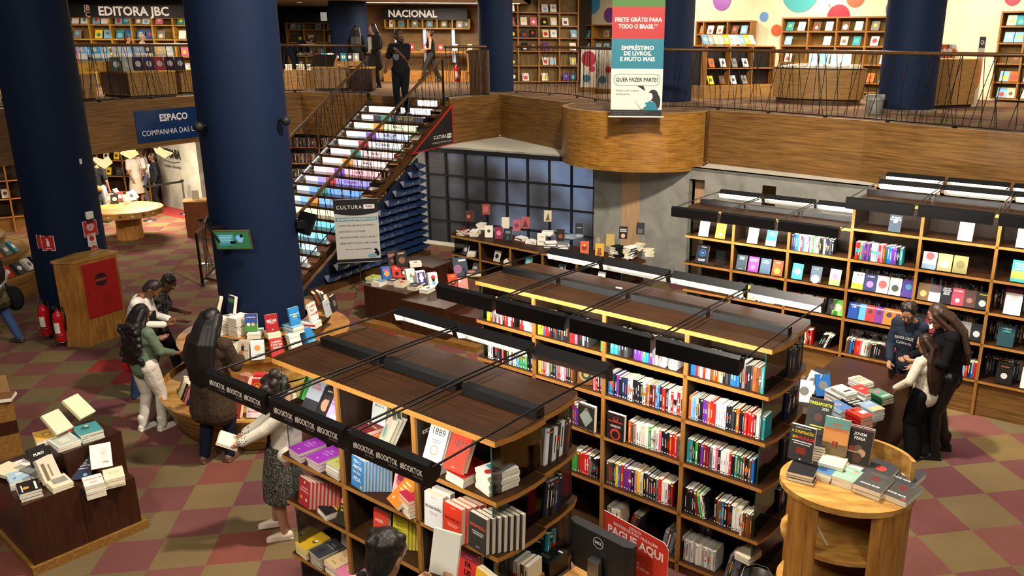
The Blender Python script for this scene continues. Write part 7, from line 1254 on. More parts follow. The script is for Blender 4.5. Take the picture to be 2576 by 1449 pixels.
# downlights in the low ceiling
for i, (x, y) in enumerate(((-12.5, 21.5), (-9.8, 23.0), (-8.6, 26.0), (-5.4, 25.6), (-3.0, 24.6), (-10.5, 27.5), (-7.0, 27.8))):
    d_ = thing('downlight', f'small round ceiling downlight, {ORD[i+1]} of those over the back of the mezzanine', 'lamp', (x, y, CZ), 0, 'ceiling downlights over the mezzanine'); MB().lathe([(.001, -.004), (.07, -.004)], lit('#fff0d0', 9.0), 16).build('diffuser', d_); MB().lathe([(.07, -.012), (.09, -.012), (.095, 0)], WHITE, 20, smooth=False).build('rim', d_)
for i, (x0, y0, x1, y1) in enumerate(((-6.6, 25.8, -1.9, 25.9), (-13.5, 22.6, -11.2, 22.6), (-10.9, 23.0, -9.5, 23.2))):
    d = Vector((x1-x0, y1-y0, 0)); s_ = thing('slot_light', f'long recessed slot light, {ORD[i+1]} in the mezzanine ceiling', 'lamp', (x0, y0, CZ), math.atan2(d.y, d.x), 'slot lights in the mezzanine ceiling'); MB().box((0, -.06, -.006), (d.length, .06, -.003), lit('#fff2d8', 7.0)).build('diffuser', s_)
# ================================================================== people
def cloth(col, weave=0.0, col2=None, scale=60.0):
    key = ('cloth', col, weave, col2, scale)
    if key in MATS: return MATS[key]
    m, nt, b = new_mat('cloth'); L = nt.links.new; b.inputs['Roughness'].default_value = .85; b.inputs['Specular IOR Level'].default_value = .15
    tc = nd(nt, 'ShaderNodeTexCoord'); n = nd(nt, 'ShaderNodeTexNoise', i_Scale=9.0, i_Detail=4.0, i_Distortion=.8); L(tc.outputs['Object'], n.inputs['Vector'])
    if col2:
        n2 = nd(nt, 'ShaderNodeTexVoronoi' if weave > .5 else 'ShaderNodeTexNoise', i_Scale=scale); L(tc.outputs['Object'], n2.inputs['Vector'])
        cr = nd(nt, 'ShaderNodeValToRGB'); e = cr.color_ramp.elements; e[0].position = .42 if weave <= .5 else .28; e[1].position = .55 if weave <= .5 else .34; e[0].color = (*lin(col2), 1); e[1].color = (*lin(col), 1)
        L(n2.outputs[0], cr.inputs[0]); L(cr.outputs[0], b.inputs['Base Color'])
    else: b.inputs['Base Color'].default_value = (*lin(col), 1)
    bp = nd(nt, 'ShaderNodeBump', i_Strength=.7, i_Distance=.02); L(n.outputs['Fac'], bp.inputs['Height']); L(bp.outputs[0], b.inputs['Normal'])
    MATS[key] = m; return m
def hairm(col):
    key = ('hair', col)
    if key in MATS: return MATS[key]
    m = grain('hair'+col, col, '#%02x%02x%02x' % tuple(min(255, int(int(col[i:i+2], 16)*1.5+8)) for i in (1, 3, 5)), (70, 70, 6), .45, bump=.6); MATS[key] = m; return m
def remesh(mb, name, m, parent, vox=.012, smooth=3):
    o = bpy.data.objects.new(name, mb.mesh(name)); COL.objects.link(o)
    r = o.modifiers.new('r', 'REMESH'); r.mode = 'VOXEL'; r.voxel_size = vox
    s = o.modifiers.new('s', 'SMOOTH'); s.factor = .5; s.iterations = smooth
    me = bpy.data.meshes.new_from_object(o.evaluated_get(bpy.context.evaluated_depsgraph_get())); bpy.data.objects.remove(o)
    me.materials.clear(); me.materials.append(m); me.polygons.foreach_set('use_smooth', [True]*len(me.polygons)); me.polygons.foreach_set('material_index', [0]*len(me.polygons)); me.name = name
    q = bpy.data.objects.new(name, me); COL.objects.link(q)
    if parent: q.parent = parent
    return q
def caps(mb, pts, rs, seg=10):
    pts = [Vector(p) for p in pts]; mb.tube(pts, rs, BLACK, seg)
    for p, r in zip(pts, rs): mb.ball(p, r*1.0, BLACK, seg)
def ik(S, T, a, b, pole):
    S, T = Vector(S), Vector(T); d = T-S; L = min(d.length, (a+b)*.995); u = d.normalized(); T = S+u*L
    x = (a*a-b*b+L*L)/(2*L); h = math.sqrt(max(0, a*a-x*x)); p = Vector(pole); p = (p-u*p.dot(u)).normalized(); return S+u*x+p*h, T
def hand(mb, wrist, d, nrm, s, curl=.5, side=1):
    """palm, four fingers of different lengths and a thumb from the side of the palm"""
    d = Vector(d).normalized(); n = Vector(nrm); n = (n-d*n.dot(d)).normalized(); w = d.cross(n)*side
    caps(mb, [wrist, wrist+d*.03*s, wrist+d*.085*s], [.02*s, .026*s, .026*s]); caps(mb, [wrist+d*.05*s-w*.022*s, wrist+d*.05*s+w*.022*s], [.018*s, .018*s])
    for k, ln in enumerate((.066, .078, .072, .056)):
        o = wrist+d*.085*s+w*(.028-.0185*k)*s; a1, a2 = curl*.9, curl*1.8
        p1 = o+(d*math.cos(a1*.5)+n*math.sin(a1*.5))*ln*.5*s; p2 = p1+(d*math.cos(a2)+n*math.sin(a2))*ln*.5*s; caps(mb, [o, p1, p2], [.0095*s, .009*s, .0075*s], 8)
    o = wrist+d*.03*s+w*.026*s; p1 = o+(d*.6+w*.75+n*.25)*.036*s; p2 = p1+(d*.85+w*.2+n*.5)*.032*s; caps(mb, [o, p1, p2], [.012*s, .011*s, .009*s], 8)
def person(label, loc, ang, H, skin='#9a6b4c', hair=('#120d0b', 'short'), top=('#dddddd', 'long'), bot=('#222a3a', 'pants'), shoe='#1a1a1a', lean=0, hp=0, hy=0, hl=None, hr=None, feet=((-.1, 0), (.1, .03)), vox=.012, slim=1.0, curl=.5, glasses=False, extra=None, belly=0.0, bend=0.0, tilt=0.0):
    s = H/1.72; root = thing('person', label, 'person', loc, R_(ang)-math.pi/2, None); V = Vector
    LM = Matrix.Rotation(-R_(lean), 4, 'X') @ Matrix.Rotation(R_(tilt), 4, 'Y'); hip = V((.92*s*math.tan(R_(tilt)), bend, .92*s))
    def T(x, y, z): return hip + (LM @ V((x*s, y*s, (z-.92)*s)))
    w = slim; sh = .165*w; nk = T(0, .01, 1.46); hd = T(0, .02, 1.60)
    HR = Matrix.Translation(nk) @ LM @ Matrix.Rotation(R_(hy), 4, 'Z') @ Matrix.Rotation(-R_(hp), 4, 'X')
    hv = lambda x, y, z: HR @ V((x*s, y*s, z*s))
    # limbs
    hips = [T(-.085, 0, .92), T(.085, 0, .92)]; feetp = [V((x*s, y*s, .075*s)) for x, y in feet]; legs = []
    for h, f in zip(hips, feetp): k, e = ik(h, f, .44*s, .42*s, (0, 1, .0)); legs.append((h, k, e))
    shl = [T(-sh, 0, 1.385), T(sh, 0, 1.385)]
    hands = [V(q)*1.0 if q else None for q in (hl, hr)]; arms = []
    for i, (S, q) in enumerate(zip(shl, hands)):
        sg = (-1, 1)[i]; t = V((q[0]*s, q[1]*s, q[2]*s)) if q else S + V((sg*.07*s, .04*s, -.5*s)); k, e = ik(S, t, .275*s, .25*s, (sg*.5, -.8, -.35)); arms.append((S, k, e))
    B = MB()
    caps(B, [T(0, 0, .93), T(0, .0, 1.08), T(0, .01, 1.25), T(0, 0, 1.36)], [.118*s*w, .105*s*w, .12*s*w, .1*s*w], 14); caps(B, hips, [.095*s*w]*2); caps(B, [T(-.1*w, 0, 1.3), T(.1*w, 0, 1.3)], [.085*s, .085*s]); caps(B, shl, [.06*s, .06*s]); caps(B, [T(-.08*w, .0, 1.4), nk, hv(0, .01, .05)], [.06*s, .055*s, .05*s])
    caps(B, [T(.08*w, .0, 1.4), nk], [.06*s, .055*s])
    for h, k, e in legs: caps(B, [h, h.lerp(k, .5), k, k.lerp(e, .35), e], [.092*s*w, .075*s*w, .055*s, .056*s*w, .036*s]); caps(B, [e-V((0, .03*s, .03*s)), e+V((0, .07*s, -.035*s)), e+V((0, .14*s, -.05*s))], [.036*s, .032*s, .024*s])
    for i, (S, k, e) in enumerate(arms):
        caps(B, [S, k, k.lerp(e, .3), e], [.048*s*w, .038*s*w, .038*s*w, .026*s]); dirn = (e-k).normalized(); hand(B, e, dirn, V((0, 1, -.3)) if hands[i] is None else V((-(-1, 1)[i]*.6, .3, .6)), s, curl, (1, -1)[i])
    # head with face
    B.ball((0, 0, 0), .1*s, BLACK, 16, HR @ TR(0, .012*s, .16*s), (.78, .95, 1.12)); B.ball((0, 0, 0), .065*s, BLACK, 12, HR @ TR(0, .04*s, .085*s), (.85, .95, .85))
    caps(B, [hv(0, .1, .165), hv(0, .122, .13)], [.011*s, .017*s], 8); caps(B, [hv(-.045, .088, .185), hv(.045, .088, .185)], [.015*s, .015*s], 8); caps(B, [hv(-.022, .098, .085), hv(.022, .098, .085)], [.011*s, .011*s], 8); caps(B, [hv(0, .085, .05), hv(0, .09, .055)], [.022*s, .02*s], 8)
    for sg in (-1, 1): B.ball((0, 0, 0), .028*s, BLACK, 8, HR @ TR(sg*.083*s, .0, .145*s), (.4, .7, 1.15))
    remesh(B, 'body', mat(skin, .55, vary=.06), root, vox)
    E = MB()
    for sg in (-1, 1): E.ball(hv(sg*.034, .094, .163), .013*s, mat('#d8d2c8', .3), 10); E.ball(hv(sg*.034, .104, .163), .006*s, mat('#1a120c', .2), 8); E.tube([hv(sg*.015, .105, .188), hv(sg*.035, .107, .193), hv(sg*.055, .094, .186)], .0045*s, mat(hair[0], .7), 6)
    E.build('eyes', root); mo = MB(); mo.tube([hv(-.024, .1, .083), hv(0, .109, .087), hv(.024, .1, .083)], [.004*s, .007*s, .004*s], mat('#7a3a34', .5), 6); mo.build('mouth', root)
    if glasses:
        G = MB(); [G.tube([hv(sg*.036+.026*math.cos(t*.524), .116, .162+.02*math.sin(t*.524)) for t in range(13)], .003*s, mat('#b08a3a', .3, .8), 5) for sg in (-1, 1)]; [G.tube([hv(sg*.062, .114, .168), hv(sg*.085, .0, .165)], .003*s, mat('#b08a3a', .3, .8), 5) for sg in (-1, 1)]; G.build('glasses', root)
    # clothes
    c, kind = top[:2]; tm = top[2] if len(top) > 2 else cloth(c); C_ = MB(); g = .016*s; hem = {'coat': .62, 'long': .86, 'short': .86, 'tank': .9, 'jacket': .84}[kind]; bulk = {'coat': 1.14, 'jacket': 1.1}.get(kind, 1.04)
    caps(C_, [T(0, 0, max(.9, hem)), T(0, .0+belly*.3, 1.08), T(0, .01+belly*.2, 1.25), T(0, 0, 1.36)], [.13*s*w*bulk+g, .115*s*w*bulk+g+belly*s, .125*s*w*bulk+g, .098*s*w+g], 16); caps(C_, [T(-.1*w, 0, 1.3), T(.1*w, 0, 1.3)], [.088*s+g]*2)
    if kind == 'coat': caps(C_, [T(-.05, 0, .95), T(-.07, 0, hem)], [.13*s*w+g, .145*s*w+g], 14); caps(C_, [T(.05, 0, .95), T(.07, 0, hem)], [.13*s*w+g, .145*s*w+g], 14)
    else: caps(C_, [T(-.075, 0, hem+.05), T(.075, 0, hem+.05)], [.098*s*w+g]*2)
    if kind != 'tank':
        caps(C_, [T(-.09*w, .0, 1.385), T(.09*w, 0, 1.385)], [.062*s+g*.6]*2); caps(C_, shl, [.06*s+g, .06*s+g])
        for S, k, e in arms:
            if kind == 'short': caps(C_, [S, S.lerp(k, .75)], [.052*s*w+g, .056*s+g])
            else: caps(C_, [S, k, k.lerp(e, .93)], [.05*s*w+g, .044*s*bulk+g, .034*s*bulk+g*.7])
    remesh(C_, {'coat': 'coat', 'long': 'jumper', 'short': 'shirt', 'tank': 'vest_top', 'jacket': 'jacket'}[kind], tm, root, max(.011, vox))
    c, kind = bot[:2]; bm = bot[2] if len(bot) > 2 else cloth(c); D = MB()
    if kind == 'skirt':
        n = 14; z0, z1 = .98, .42; D.lathe([(.01, z1*s), (.25*s, z1*s), (.24*s, .6*s), (.2*s, .8*s), (.16*s*w, z0*s), (.01, z0*s)], BLACK, 20, Matrix.Diagonal((.92, .8, 1, 1)))
    else:
        caps(D, hips, [.105*s*w+.01, .105*s*w+.01]); wd_ = {'pants': 0.0, 'wide': .035, 'shorts': .01}[kind]
        for h, k, e in legs:
            f = e if kind != 'shorts' else k; caps(D, [h, h.lerp(k, .5), k, k.lerp(f, .4) if kind != 'shorts' else k, f+V((0, 0, .0))], [.1*s*w+.012, .084*s*w+.012+wd_*.6, .064*s+.01+wd_, .06*s+.01+wd_, .046*s+.01+wd_*1.2])
    remesh(D, 'skirt' if kind == 'skirt' else 'trousers', bm, root, max(.011, vox))
    for (h, k, e) in legs:
        S_ = MB(); caps(S_, [e-V((0, .035*s, .03*s)), e+V((0, .06*s, -.035*s)), e+V((0, .15*s, -.05*s))], [.044*s, .043*s, .031*s]); S_.box(e+V((-.043*s, -.075*s, -.075*s)), e+V((.043*s, .175*s, -.055*s)), BLACK)
        if isinstance(shoe, tuple): caps(S_, [e, e+V((0, -.01, .1*s))], [.05*s, .055*s])
        remesh(S_, 'shoe', mat(shoe[0] if isinstance(shoe, tuple) else shoe, .45), root, .009, 2)
    # hair
    hc_, st = hair; hm = hairm(hc_); A = MB()
    if st != 'bald':
        A.ball((0, 0, 0), .107*s, BLACK, 16, HR @ TR(0, -.012*s, .18*s), (.84, .92, 1.02)); A.ball((0, 0, 0), .09*s, BLACK, 14, HR @ TR(0, -.035*s, .13*s), (.88, .7, 1.0))
        rr = random.Random(int(H*1000)+len(label))
        if st == 'crop': pass
        if st in ('short', 'curly'): [A.ball(hv(.085*math.sin(t)*rr.uniform(.7, 1), -.02+.085*math.cos(t)*rr.uniform(.5, .8), .2+.07*rr.uniform(-.2, 1)), rr.uniform(.022, .034)*s, BLACK, 8) for t in [i*.45 for i in range(14)]]
        if st == 'curly': [A.ball(hv(.075*math.sin(t)*q, -.02+.08*math.cos(t)*q, .17+.1*math.sqrt(max(0, 1-q*q*.8))), .03*s, BLACK, 8) for t in [i*.9 for i in range(7)] for q in (.35, .75, 1.0)]
        if st == 'afro': [A.ball(hv(rr.uniform(-.1, .1), rr.uniform(-.12, .06), rr.uniform(.08, .27)), rr.uniform(.04, .06)*s, BLACK, 8) for i in range(26)]
        if st == 'bun': caps(A, [hv(0, -.06, .2), hv(0, -.13, .2)], [.05*s, .05*s])
        if st in ('long', 'longcurly', 'straight'):
            ln = {'long': .36, 'longcurly': .42, 'straight': .44}[st]; off = -.16 if top[1] in ('coat', 'jacket') else -.135; cu = st == 'longcurly'
            for j in range(7):
                x = -.105+.035*j; q = 1-abs(x)*2.2
                caps(A, [hv(x*.7, -.03, .2), hv(x*.95, -.085*q-.01, .08), T(x*1.15, off*q-.0, 1.4), T(x*1.2, off*(.55+.45*q)-.02, 1.4-ln*.5), T(x*.95, off-.02, 1.4-ln*(1-abs(x)*1.2))], [.045*s, .042*s, .038*s, .036*s, .02*s], 8)
            for sg in (-1, 1): caps(A, [hv(sg*.06, .03, .2), hv(sg*.082, .015, .1), T(sg*.105, -.03, 1.42), T(sg*.11, -.06, 1.28)], [.035*s, .03*s, .034*s, .02*s], 8)
            if cu: [A.ball(T(rr.uniform(-.16, .16), off+rr.uniform(-.03, .02), 1.52-ln*1.25*rr.random()), rr.uniform(.03, .046)*s, BLACK, 8) for i in range(60)]
        remesh(A, 'hair', hm, root, max(.009, vox*.9), 6)
    if extra: extra(root, T, hv, arms, s)
    return root
def hat(u, v, z=0.0): p = at(u, v, z); return (p.x, p.y, z)
def held(root, M, w, h, t, col, name='held_book'): pass
def tall(u, v, p): return up(u, v, p)-p[2]
# ---- ground floor, near
def ex_skirt(root, T, hv, arms, s):
    m = MB(); BK = cloth('#15130f')
    for x in (-.05, .05): m.tube([T(x*1.6, .125, 1.34), T(x, .165, 1.2), T(x*1.2, .165, 1.0), T(x*1.6, .165, .84)], .011, BK, 6)
    m.tube([T(-.15, .02, .86), T(0, .165, .85), T(.15, .02, .86)], .012, BK, 6); m.build('cardigan_trim', root)
    for S, k, e in arms: c = MB(); caps(c, [k.lerp(e, .7), k.lerp(e, .95)], [.052*s, .05*s]); remesh(c, 'polka_cuff', cloth('#d8d0c0', 1.0, '#15130f', 55.0), root, .011)
p = hat(726, 1338); P_SK = person('woman in a white cardigan and dark speckled skirt reading beside the nearest bookcase', p, 196, tall(724, 945, p)*1.03, '#a87b60', ('#1c1310', 'afro'), ('#d9d0bd', 'long', cloth('#d9d0bd')), ('#2e2c28', 'skirt', cloth('#2a2824', .2, '#6a665c', 70.0)), '#cbb8a4', lean=-7, bend=-.06, hp=48, hl=(-.12, .34, 1.08), hr=(.1, .34, 1.06), feet=((-.12, .02), (.13, .12)), vox=.009, curl=.7, extra=ex_skirt)
M = P_SK.matrix_basis if False else Matrix.Translation(p) @ RZ(R_(196)-math.pi/2)
hb_ = MB(M @ TR(0, .44, 1.05) @ RX(.5)); hb_.box((-.13, -.09, 0), (.13, .1, .022), PAPER); hb_.box((-.134, -.094, -.004), (.134, .104, 0), mat('#c8a89a', .5)); tag(hb_.build('book_held'), 'open cream book held by the woman in the white cardigan', 'book')
p = hat(545, 1160)
def ex_coat(root, T, hv, arms, s):
    m = MB(); m.box(T(-.05, -.185, 1.0), T(.05, -.165, 1.05), cloth('#3a2a20')); m.build('half_belt', root)
person('woman in a brown herringbone coat with waist-length black hair, back turned', p, 78, tall(508, 787, p)*1.02, '#9a6b4c', ('#0d0a0a', 'straight'), ('#4a3829', 'coat', cloth('#4b3a2c', .2, '#2c2119', 120.0)), ('#141b2b', 'pants'), '#6b4a3c', hl=(-.2, .3, 1.12), hr=(.22, .3, 1.1), hp=20, feet=((-.11, -.03), (.13, .06)), vox=.01, extra=ex_coat, tilt=4, slim=1.12)
p = hat(386, 1080)
def ex_bag(root, T, hv, arms, s):
    m = MB(); m.ball(T(-.3, .05, .88), .13, BLACK, 12, sc=(.6, 1.2, 1.1)); caps(m, [T(-.27, 0, .95), T(-.22, 0, 1.2), T(-.14, 0, 1.42)], [.02, .016, .016]); remesh(m, 'red_bag', cloth('#a81f1f'), root, .012)
person('woman in a sage green jumper and white trousers with long curly black hair', p, 62, tall(345, 768, p), '#8a5a40', ('#0e0a09', 'longcurly'), ('#5f6f5a', 'long'), ('#cfc6b8', 'pants'), ('#d8d2c8',), hl=(-.14, .32, 1.15), hr=(.2, .3, 1.02), hp=15, hy=-8, feet=((-.1, -.06), (.12, .06)), vox=.01, extra=ex_bag, slim=1.08, tilt=1)
p = hat(366, 1000)
person('man in a white sweatshirt with receding hair and gold glasses looking down', p, 8, tall(381, 712, p)*1.1, '#6f452e', ('#1c1512', 'crop'), ('#d6d0c4', 'long'), ('#2b3d5c', 'pants'), '#6a4428', lean=16, hp=40, hl=(-.05, .42, 1.08), hr=(.12, .42, 1.06), feet=((-.1, .02), (.12, -.08)), vox=.01, glasses=True, curl=.8, extra=lambda root, T, hv, arms, s: MB().box(T(-.09, .13, .95), T(.09, .17, 1.25), cloth('#141414')).build('chest_bag', root))
p = hat(414, 966)
person('man in a grey patterned shirt and black trousers behind the man in white', p, 14, tall(385, 700, p)*1.06, '#5e3a28', ('#15100d', 'curly'), ('#4a4a4c', 'short', cloth('#6a6a6c', .2, '#232325', 14.0)), ('#17161a', 'pants'), '#1a1a1c', lean=12, hp=35, hl=(-.06, .38, 1.08), hr=(.1, .36, 1.0), feet=((-.1, .22), (.12, -.18)), vox=.011)
p = hat(8, 866)
def ex_left(root, T, hv, arms, s):
    m = MB(); m.ball(T(.26, -.12, .72), .16, BLACK, 12, sc=(.6, 1.0, 1.3)); caps(m, [T(.24, -.05, .9), T(.18, 0, 1.2), T(.1, .02, 1.42)], [.018, .016, .016]); remesh(m, 'shoulder_bag', cloth('#141416'), root, .012)
    k = MB(); k.lathe([(.15*s, .98*s), (.2*s, .82*s), (.23*s, .66*s), (.2*s, .66*s)], cloth('#5a4c30', .2, '#2c2617', 12.0), 20); k.build('tied_jacket', root)
person('person in jeans with camouflage jacket tied at the waist, leaving at the left edge', p, 172, 1.66, '#9a6b4c', ('#1a120e', 'long'), ('#b8b4ac', 'long'), ('#2f4468', 'pants'), '#3a2a22', feet=((-.1, .2), (.1, -.24)), vox=.012, extra=ex_left)
p = (-1.0, 3.44, .58); struct(MB(TR(-1.0, 3.3, 0)).box((-.6, -.8, 0), (.5, .45, .58), OAK).build('added_platform'))  # unseen platform added below the frame to raise the reading man
def ex_read(root, T, hv, arms, s):
    for sg in (-1, 1): m = MB(); caps(m, [T(sg*.115, .12, 1.28), T(sg*.115, .02, 1.475), T(sg*.12, -.11, 1.38), T(sg*.12, -.15, 1.1)], [.028, .03, .03, .028]); remesh(m, 'backpack_strap', cloth('#232426'), root, .01)
    m = MB(); m.ball(T(0, -.22, 1.15), .17, BLACK, 14, sc=(.95, .6, 1.3)); remesh(m, 'backpack', cloth('#1c1d20'), root, .012)
person('man in white T-shirt and backpack reading, seen from behind at the bottom', p, 62, 1.76, '#a97a5c', ('#14100e', 'curly'), ('#d8d6d2', 'short'), ('#22283a', 'pants'), '#202020', hp=24, hl=(-.1, .32, 1.2), hr=(.2, .3, 1.34), vox=.008, curl=.6, extra=ex_read)
M = Matrix.Translation(p) @ RZ(R_(62)-math.pi/2)
hb_ = MB(M @ TR(.14, .34, 1.4) @ RX(-.25) @ RZ(.1)); hb_.box((-.08, 0, 0), (.08, .02, .235), PAPER); hb_.box((-.082, -.003, -.003), (.082, 0, .238), mat('#e4e0d4', .5)); tag(hb_.build('book_held'), 'white book held upright by the man in the white T-shirt', 'book')
# ---- by the tallest bookcase
p = (4.02, 9.35, 0)
def ex_boy(root, T, hv, arms, s):
    m = MB(Matrix.Translation(T(0, .185, 1.24)) @ Matrix(((-1, 0, 0, 0), (0, 0, 1, 0), (0, 1, 0, 0), (0, 0, 0, 1)))); put_text(m, 'SANTA CRUZ', .05, mat('#c8c4b8', .6), TR(0, .03, 0), .02, fit=.22); put_text(m, 'California', .05, mat('#c8c4b8', .6), TR(0, -.03, 0), .0, fit=.18); m.build('chest_lettering', root)
    h = MB(); caps(h, [T(-.09, -.07, 1.42), T(0, -.12, 1.4), T(.09, -.07, 1.42)], [.05, .06, .05]); remesh(h, 'hood', cloth('#232b38'), root, .012)
person('boy in a dark blue lettered hoodie looking down at the dark table', p, 232, tall(2292, 768, p)*1.05, '#a5775a', ('#1e1512', 'curly'), ('#232b38', 'long'), ('#20242e', 'pants'), '#2a2a2a', hp=38, hl=(-.14, .2, .98), hr=(.12, .26, .98), vox=.01, slim=.92, extra=ex_boy)
p = (3.98, 8.62, 0)
person('girl in a cream fleece jumper with long straight brown hair, arm on the dark table', p, 118, tall(2305, 845, p)*1.02, '#b08468', ('#22130e', 'straight'), ('#cfc6b2', 'long', cloth('#d2c9b6')), ('#101012', 'wide'), '#c8c4bc', hl=(-.34, .2, .98), hr=(.2, .14, .9), hp=24, hy=30, feet=((-.09, 0), (.09, -.03)), vox=.01, slim=1.12)
p = hat(2352, 1143)
def ex_strap(root, T, hv, arms, s): m = MB(); m.tube([T(-.13, -.13, 1.38), T(-.02, -.19, 1.1), T(.17, -.1, .8)], .008, cloth('#4a3020'), 6); m.build('bag_strap', root)
person('woman in a black jacket, leather trousers and chunky black boots bending her head', p, 172, tall(2372, 776, p)*1.05, '#a5765c', ('#31221a', 'long'), ('#101114', 'jacket'), ('#121214', 'pants', mat('#0d0d0f', .35)), ('#0f0f11',), hp=34, lean=5, hl=(-.12, .34, 1.1), hr=(.15, .34, 1.05), feet=((-.11, .05), (.12, -.12)), vox=.01, extra=ex_strap)
# ---- in the cafe
p = hat(352, 520)
def ex_band(root, T, hv, arms, s): m = MB(); m.tube([hv(.088*math.cos(t*.5), -.0+.03*math.sin(t*.5), .2+.075*math.sin(t*.5)) for t in range(7)], .014, WHITE, 6); m.build('headband', root)
person('woman in a pale blouse and cream skirt with a white headband in the cafe', p, -35, 1.64, '#9a6b4c', ('#120d0b', 'bun'), ('#c8c2b8', 'short'), ('#b8b09c', 'skirt'), '#b8a890', vox=.014, extra=ex_band, hl=(-.12, .22, 1.0), hr=(.18, .16, .9))
p = hat(376, 516)
person('man in a white shirt half hidden behind the man in the black suit', p, 200, 1.66, '#6f4a34', ('#15110e', 'short'), ('#d0d0d0', 'short'), ('#5a6478', 'pants'), '#222222', vox=.015)
p = hat(404, 530)
person('man in a black suit standing by the cafe wall', p, 205, tall(392, 384, p), '#5e3c2a', ('#120e0c', 'crop'), ('#131316', 'jacket'), ('#101013', 'pants'), '#141414', vox=.013, extra=lambda root, T, hv, arms, s: MB().box(T(-.035, .12, 1.2), T(.035, .165, 1.4), WHITE).build('shirt_front', root))
p = hat(262, 560)
def ex_waist(root, T, hv, arms, s): m = MB(); m.ball(T(.05, -.15, .92), .1, cloth('#8a6238'), 12, sc=(1.2, .7, .9)); m.build('waist_bag', root)
person('woman in black top and pale jeans with brown waist bag in the cafe', p, 95, tall(255, 395, p), '#8a5f46', ('#1a1310', 'short'), ('#17171a', 'short'), ('#8fa3b8', 'pants'), '#333333', vox=.014, extra=ex_waist)
# ---- on the mezzanine
p = hat(338, 226, MZ); p = (p[0]*1.075, p[1]*1.075, MZ)
person('woman with dark red hair behind the picture book kiosk', p, 20, tall(338, 90, p), '#a5765c', ('#3a1614', 'short'), ('#3a3a38', 'long'), ('#26262a', 'pants'), vox=.015)
p = hat(374, 224, MZ); p = (p[0]*1.075, p[1]*1.075, MZ)
person('grey-haired woman in a pale jumper behind the picture book kiosk', p, 15, tall(370, 84, p), '#b08a74', ('#7a756c', 'short'), ('#c8b8a0', 'long'), ('#5a544a', 'pants'), vox=.015)
p = hat(750, 207, MZ)
person('man in black bending over the low book table on the mezzanine', p, 5, 1.74, '#8a5f46', ('#14100e', 'short'), ('#131417', 'short'), ('#161c2c', 'pants'), '#1a1a1a', lean=62, hp=10, hl=(-.15, .55, .78), hr=(.15, .55, .78), bend=-.12, vox=.014, extra=lambda root, T, hv, arms, s: MB().box((-.3, -.1, .25), (-.22, .12, .62), mat('#b8a8a4', .4)).build('shopping_bag', root))
p = hat(905, 214, MZ); p = (p[0]*.99, p[1]*.99, MZ)
person('woman in black with long black hair at the top of the staircase, back turned', p, 95, tall(903, 66, p), '#8a5f46', ('#0c0909', 'straight'), ('#111114', 'coat'), ('#111114', 'pants'), vox=.014)
p = hat(948, 221, MZ)
person('tall person in dark hooded coat and pale shirt at the top of the staircase', p, 236, tall(935, 61, p), '#a87f68', ('#17110f', 'long'), ('#211d1b', 'coat'), ('#19191c', 'pants'), hy=-25, vox=.013, hl=(-.1, .2, 1.0), extra=lambda root, T, hv, arms, s: MB().box(T(-.07, .14, .95), T(.05, .185, 1.38), cloth('#a8a49c')).build('shirt_front', root))
p = hat(1014, 288, sz(1))
person('bearded man in a dark printed T-shirt standing on the upper steps of the staircase', p, 262, tall(1014, 76, p), '#5f3b2a', ('#110c0a', 'short'), ('#17181c', 'short'), ('#101218', 'pants'), '#121214', hy=55, hl=(-.05, .2, 1.28), hr=(.3, .08, .95), feet=((-.1, -.02), (.1, .0)), vox=.012, belly=.01, slim=1.06,
       extra=lambda root, T, hv, arms, s: (remesh((lambda m: (caps(m, [hv(-.055, .05, .07), hv(0, .085, .035), hv(.055, .05, .07)], [.035*s, .045*s, .035*s]), m)[1])(MB()), 'beard', hairm('#110c0a'), root, .01, 2), MB().add([tuple(T(.02, .172, 1.2)+Vector((.07*math.cos(t*.4), 0, .09*math.sin(t*.4)))) for t in range(16)], [list(range(16))[::-1]], mat('#5a6470', .6)).build('shirt_print', root)))
p = hat(1087, 207, MZ)
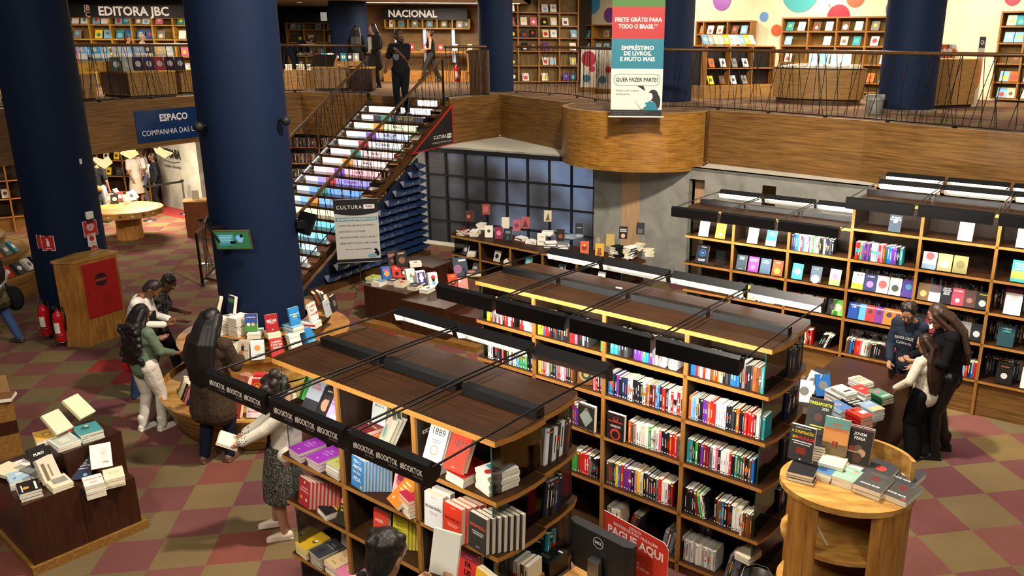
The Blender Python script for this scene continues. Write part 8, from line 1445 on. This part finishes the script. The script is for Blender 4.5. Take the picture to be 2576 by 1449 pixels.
person('woman in a black vest top walking along the mezzanine behind the stair railing', p, 188, tall(1083, 81, p)*1.04, '#a5765c', ('#1c1310', 'bun'), ('#131316', 'tank'), ('#2e2a26', 'pants'), '#15130f', hl=(-.12, .24, 1.08), hr=(.15, .24, 1.05), feet=((-.09, .32), (.09, -.3)), vox=.013)
# ================================================================== books become objects
def finish_books(limit=318):
    cam_p = Vector((0, 0, CAM_H))
    for B in BOOKS:
        M = B['M']; w, h, t = B['w'], B['h'], B['t']; c = M @ Vector((w/2, h/2, t/2)); vdir = cam_p-c; d2 = vdir.length_squared; vd = vdir.normalized(); R3 = M.to_3x3()
        ax = [(R3 @ Vector(a)).normalized() for a in ((1, 0, 0), (0, 1, 0), (0, 0, 1))]; ar = (h*t, w*t, w*h); A = 0
        for k in range(3):
            f = abs(ax[k].dot(vd))*ar[k]
            if B['under'] and k == 2: f *= .12
            A += f
        u, v = pix(c)
        B['A'] = A/d2*B['bias'] if -40 < u < W_+40 and -40 < v < H_+40 else 0
    seen = {}; uniq = {}
    BOOKS.sort(key=lambda b: -b['A'])
    MB_STUFF = MB(); cache = {}; extra = 0
    for i, B in enumerate(BOOKS):
        if i < limit and B['A'] > 0:
            key = (round(B['w'], 3), round(B['h'], 3), round(B['t'], 3), B['col'], B['spine'], B['art'], B['hard'], B['pages'])
            if key not in cache:
                cm, pm = MB(), MB(); book_geo(B, cm, pm); cache[key] = (cm.mesh('book'), pm.mesh('page_block'))
            o = bpy.data.objects.new('book', cache[key][0]); COL.objects.link(o); o.matrix_world = B['M']
            p = bpy.data.objects.new('page_block', cache[key][1]); COL.objects.link(p); p.parent = o
            lb = B['label'].split()
            lb = ' '.join(lb[:16])
            if lb in uniq: print('DUP LABEL', lb)
            uniq[lb] = 1
            tag(o, lb, 'book', B['group'])
        elif B['A'] > 0:
            MB_STUFF.M = B['M']; book_geo(B, MB_STUFF, MB_STUFF)
    if MB_STUFF.v:
        tag(MB_STUFF.build('remaining_books'), 'the many smaller and more distant books on the shelves and tables', 'books', None, 'stuff')
    print('BOOKS', len(BOOKS), 'single', min(limit, len(BOOKS)))
finish_books()
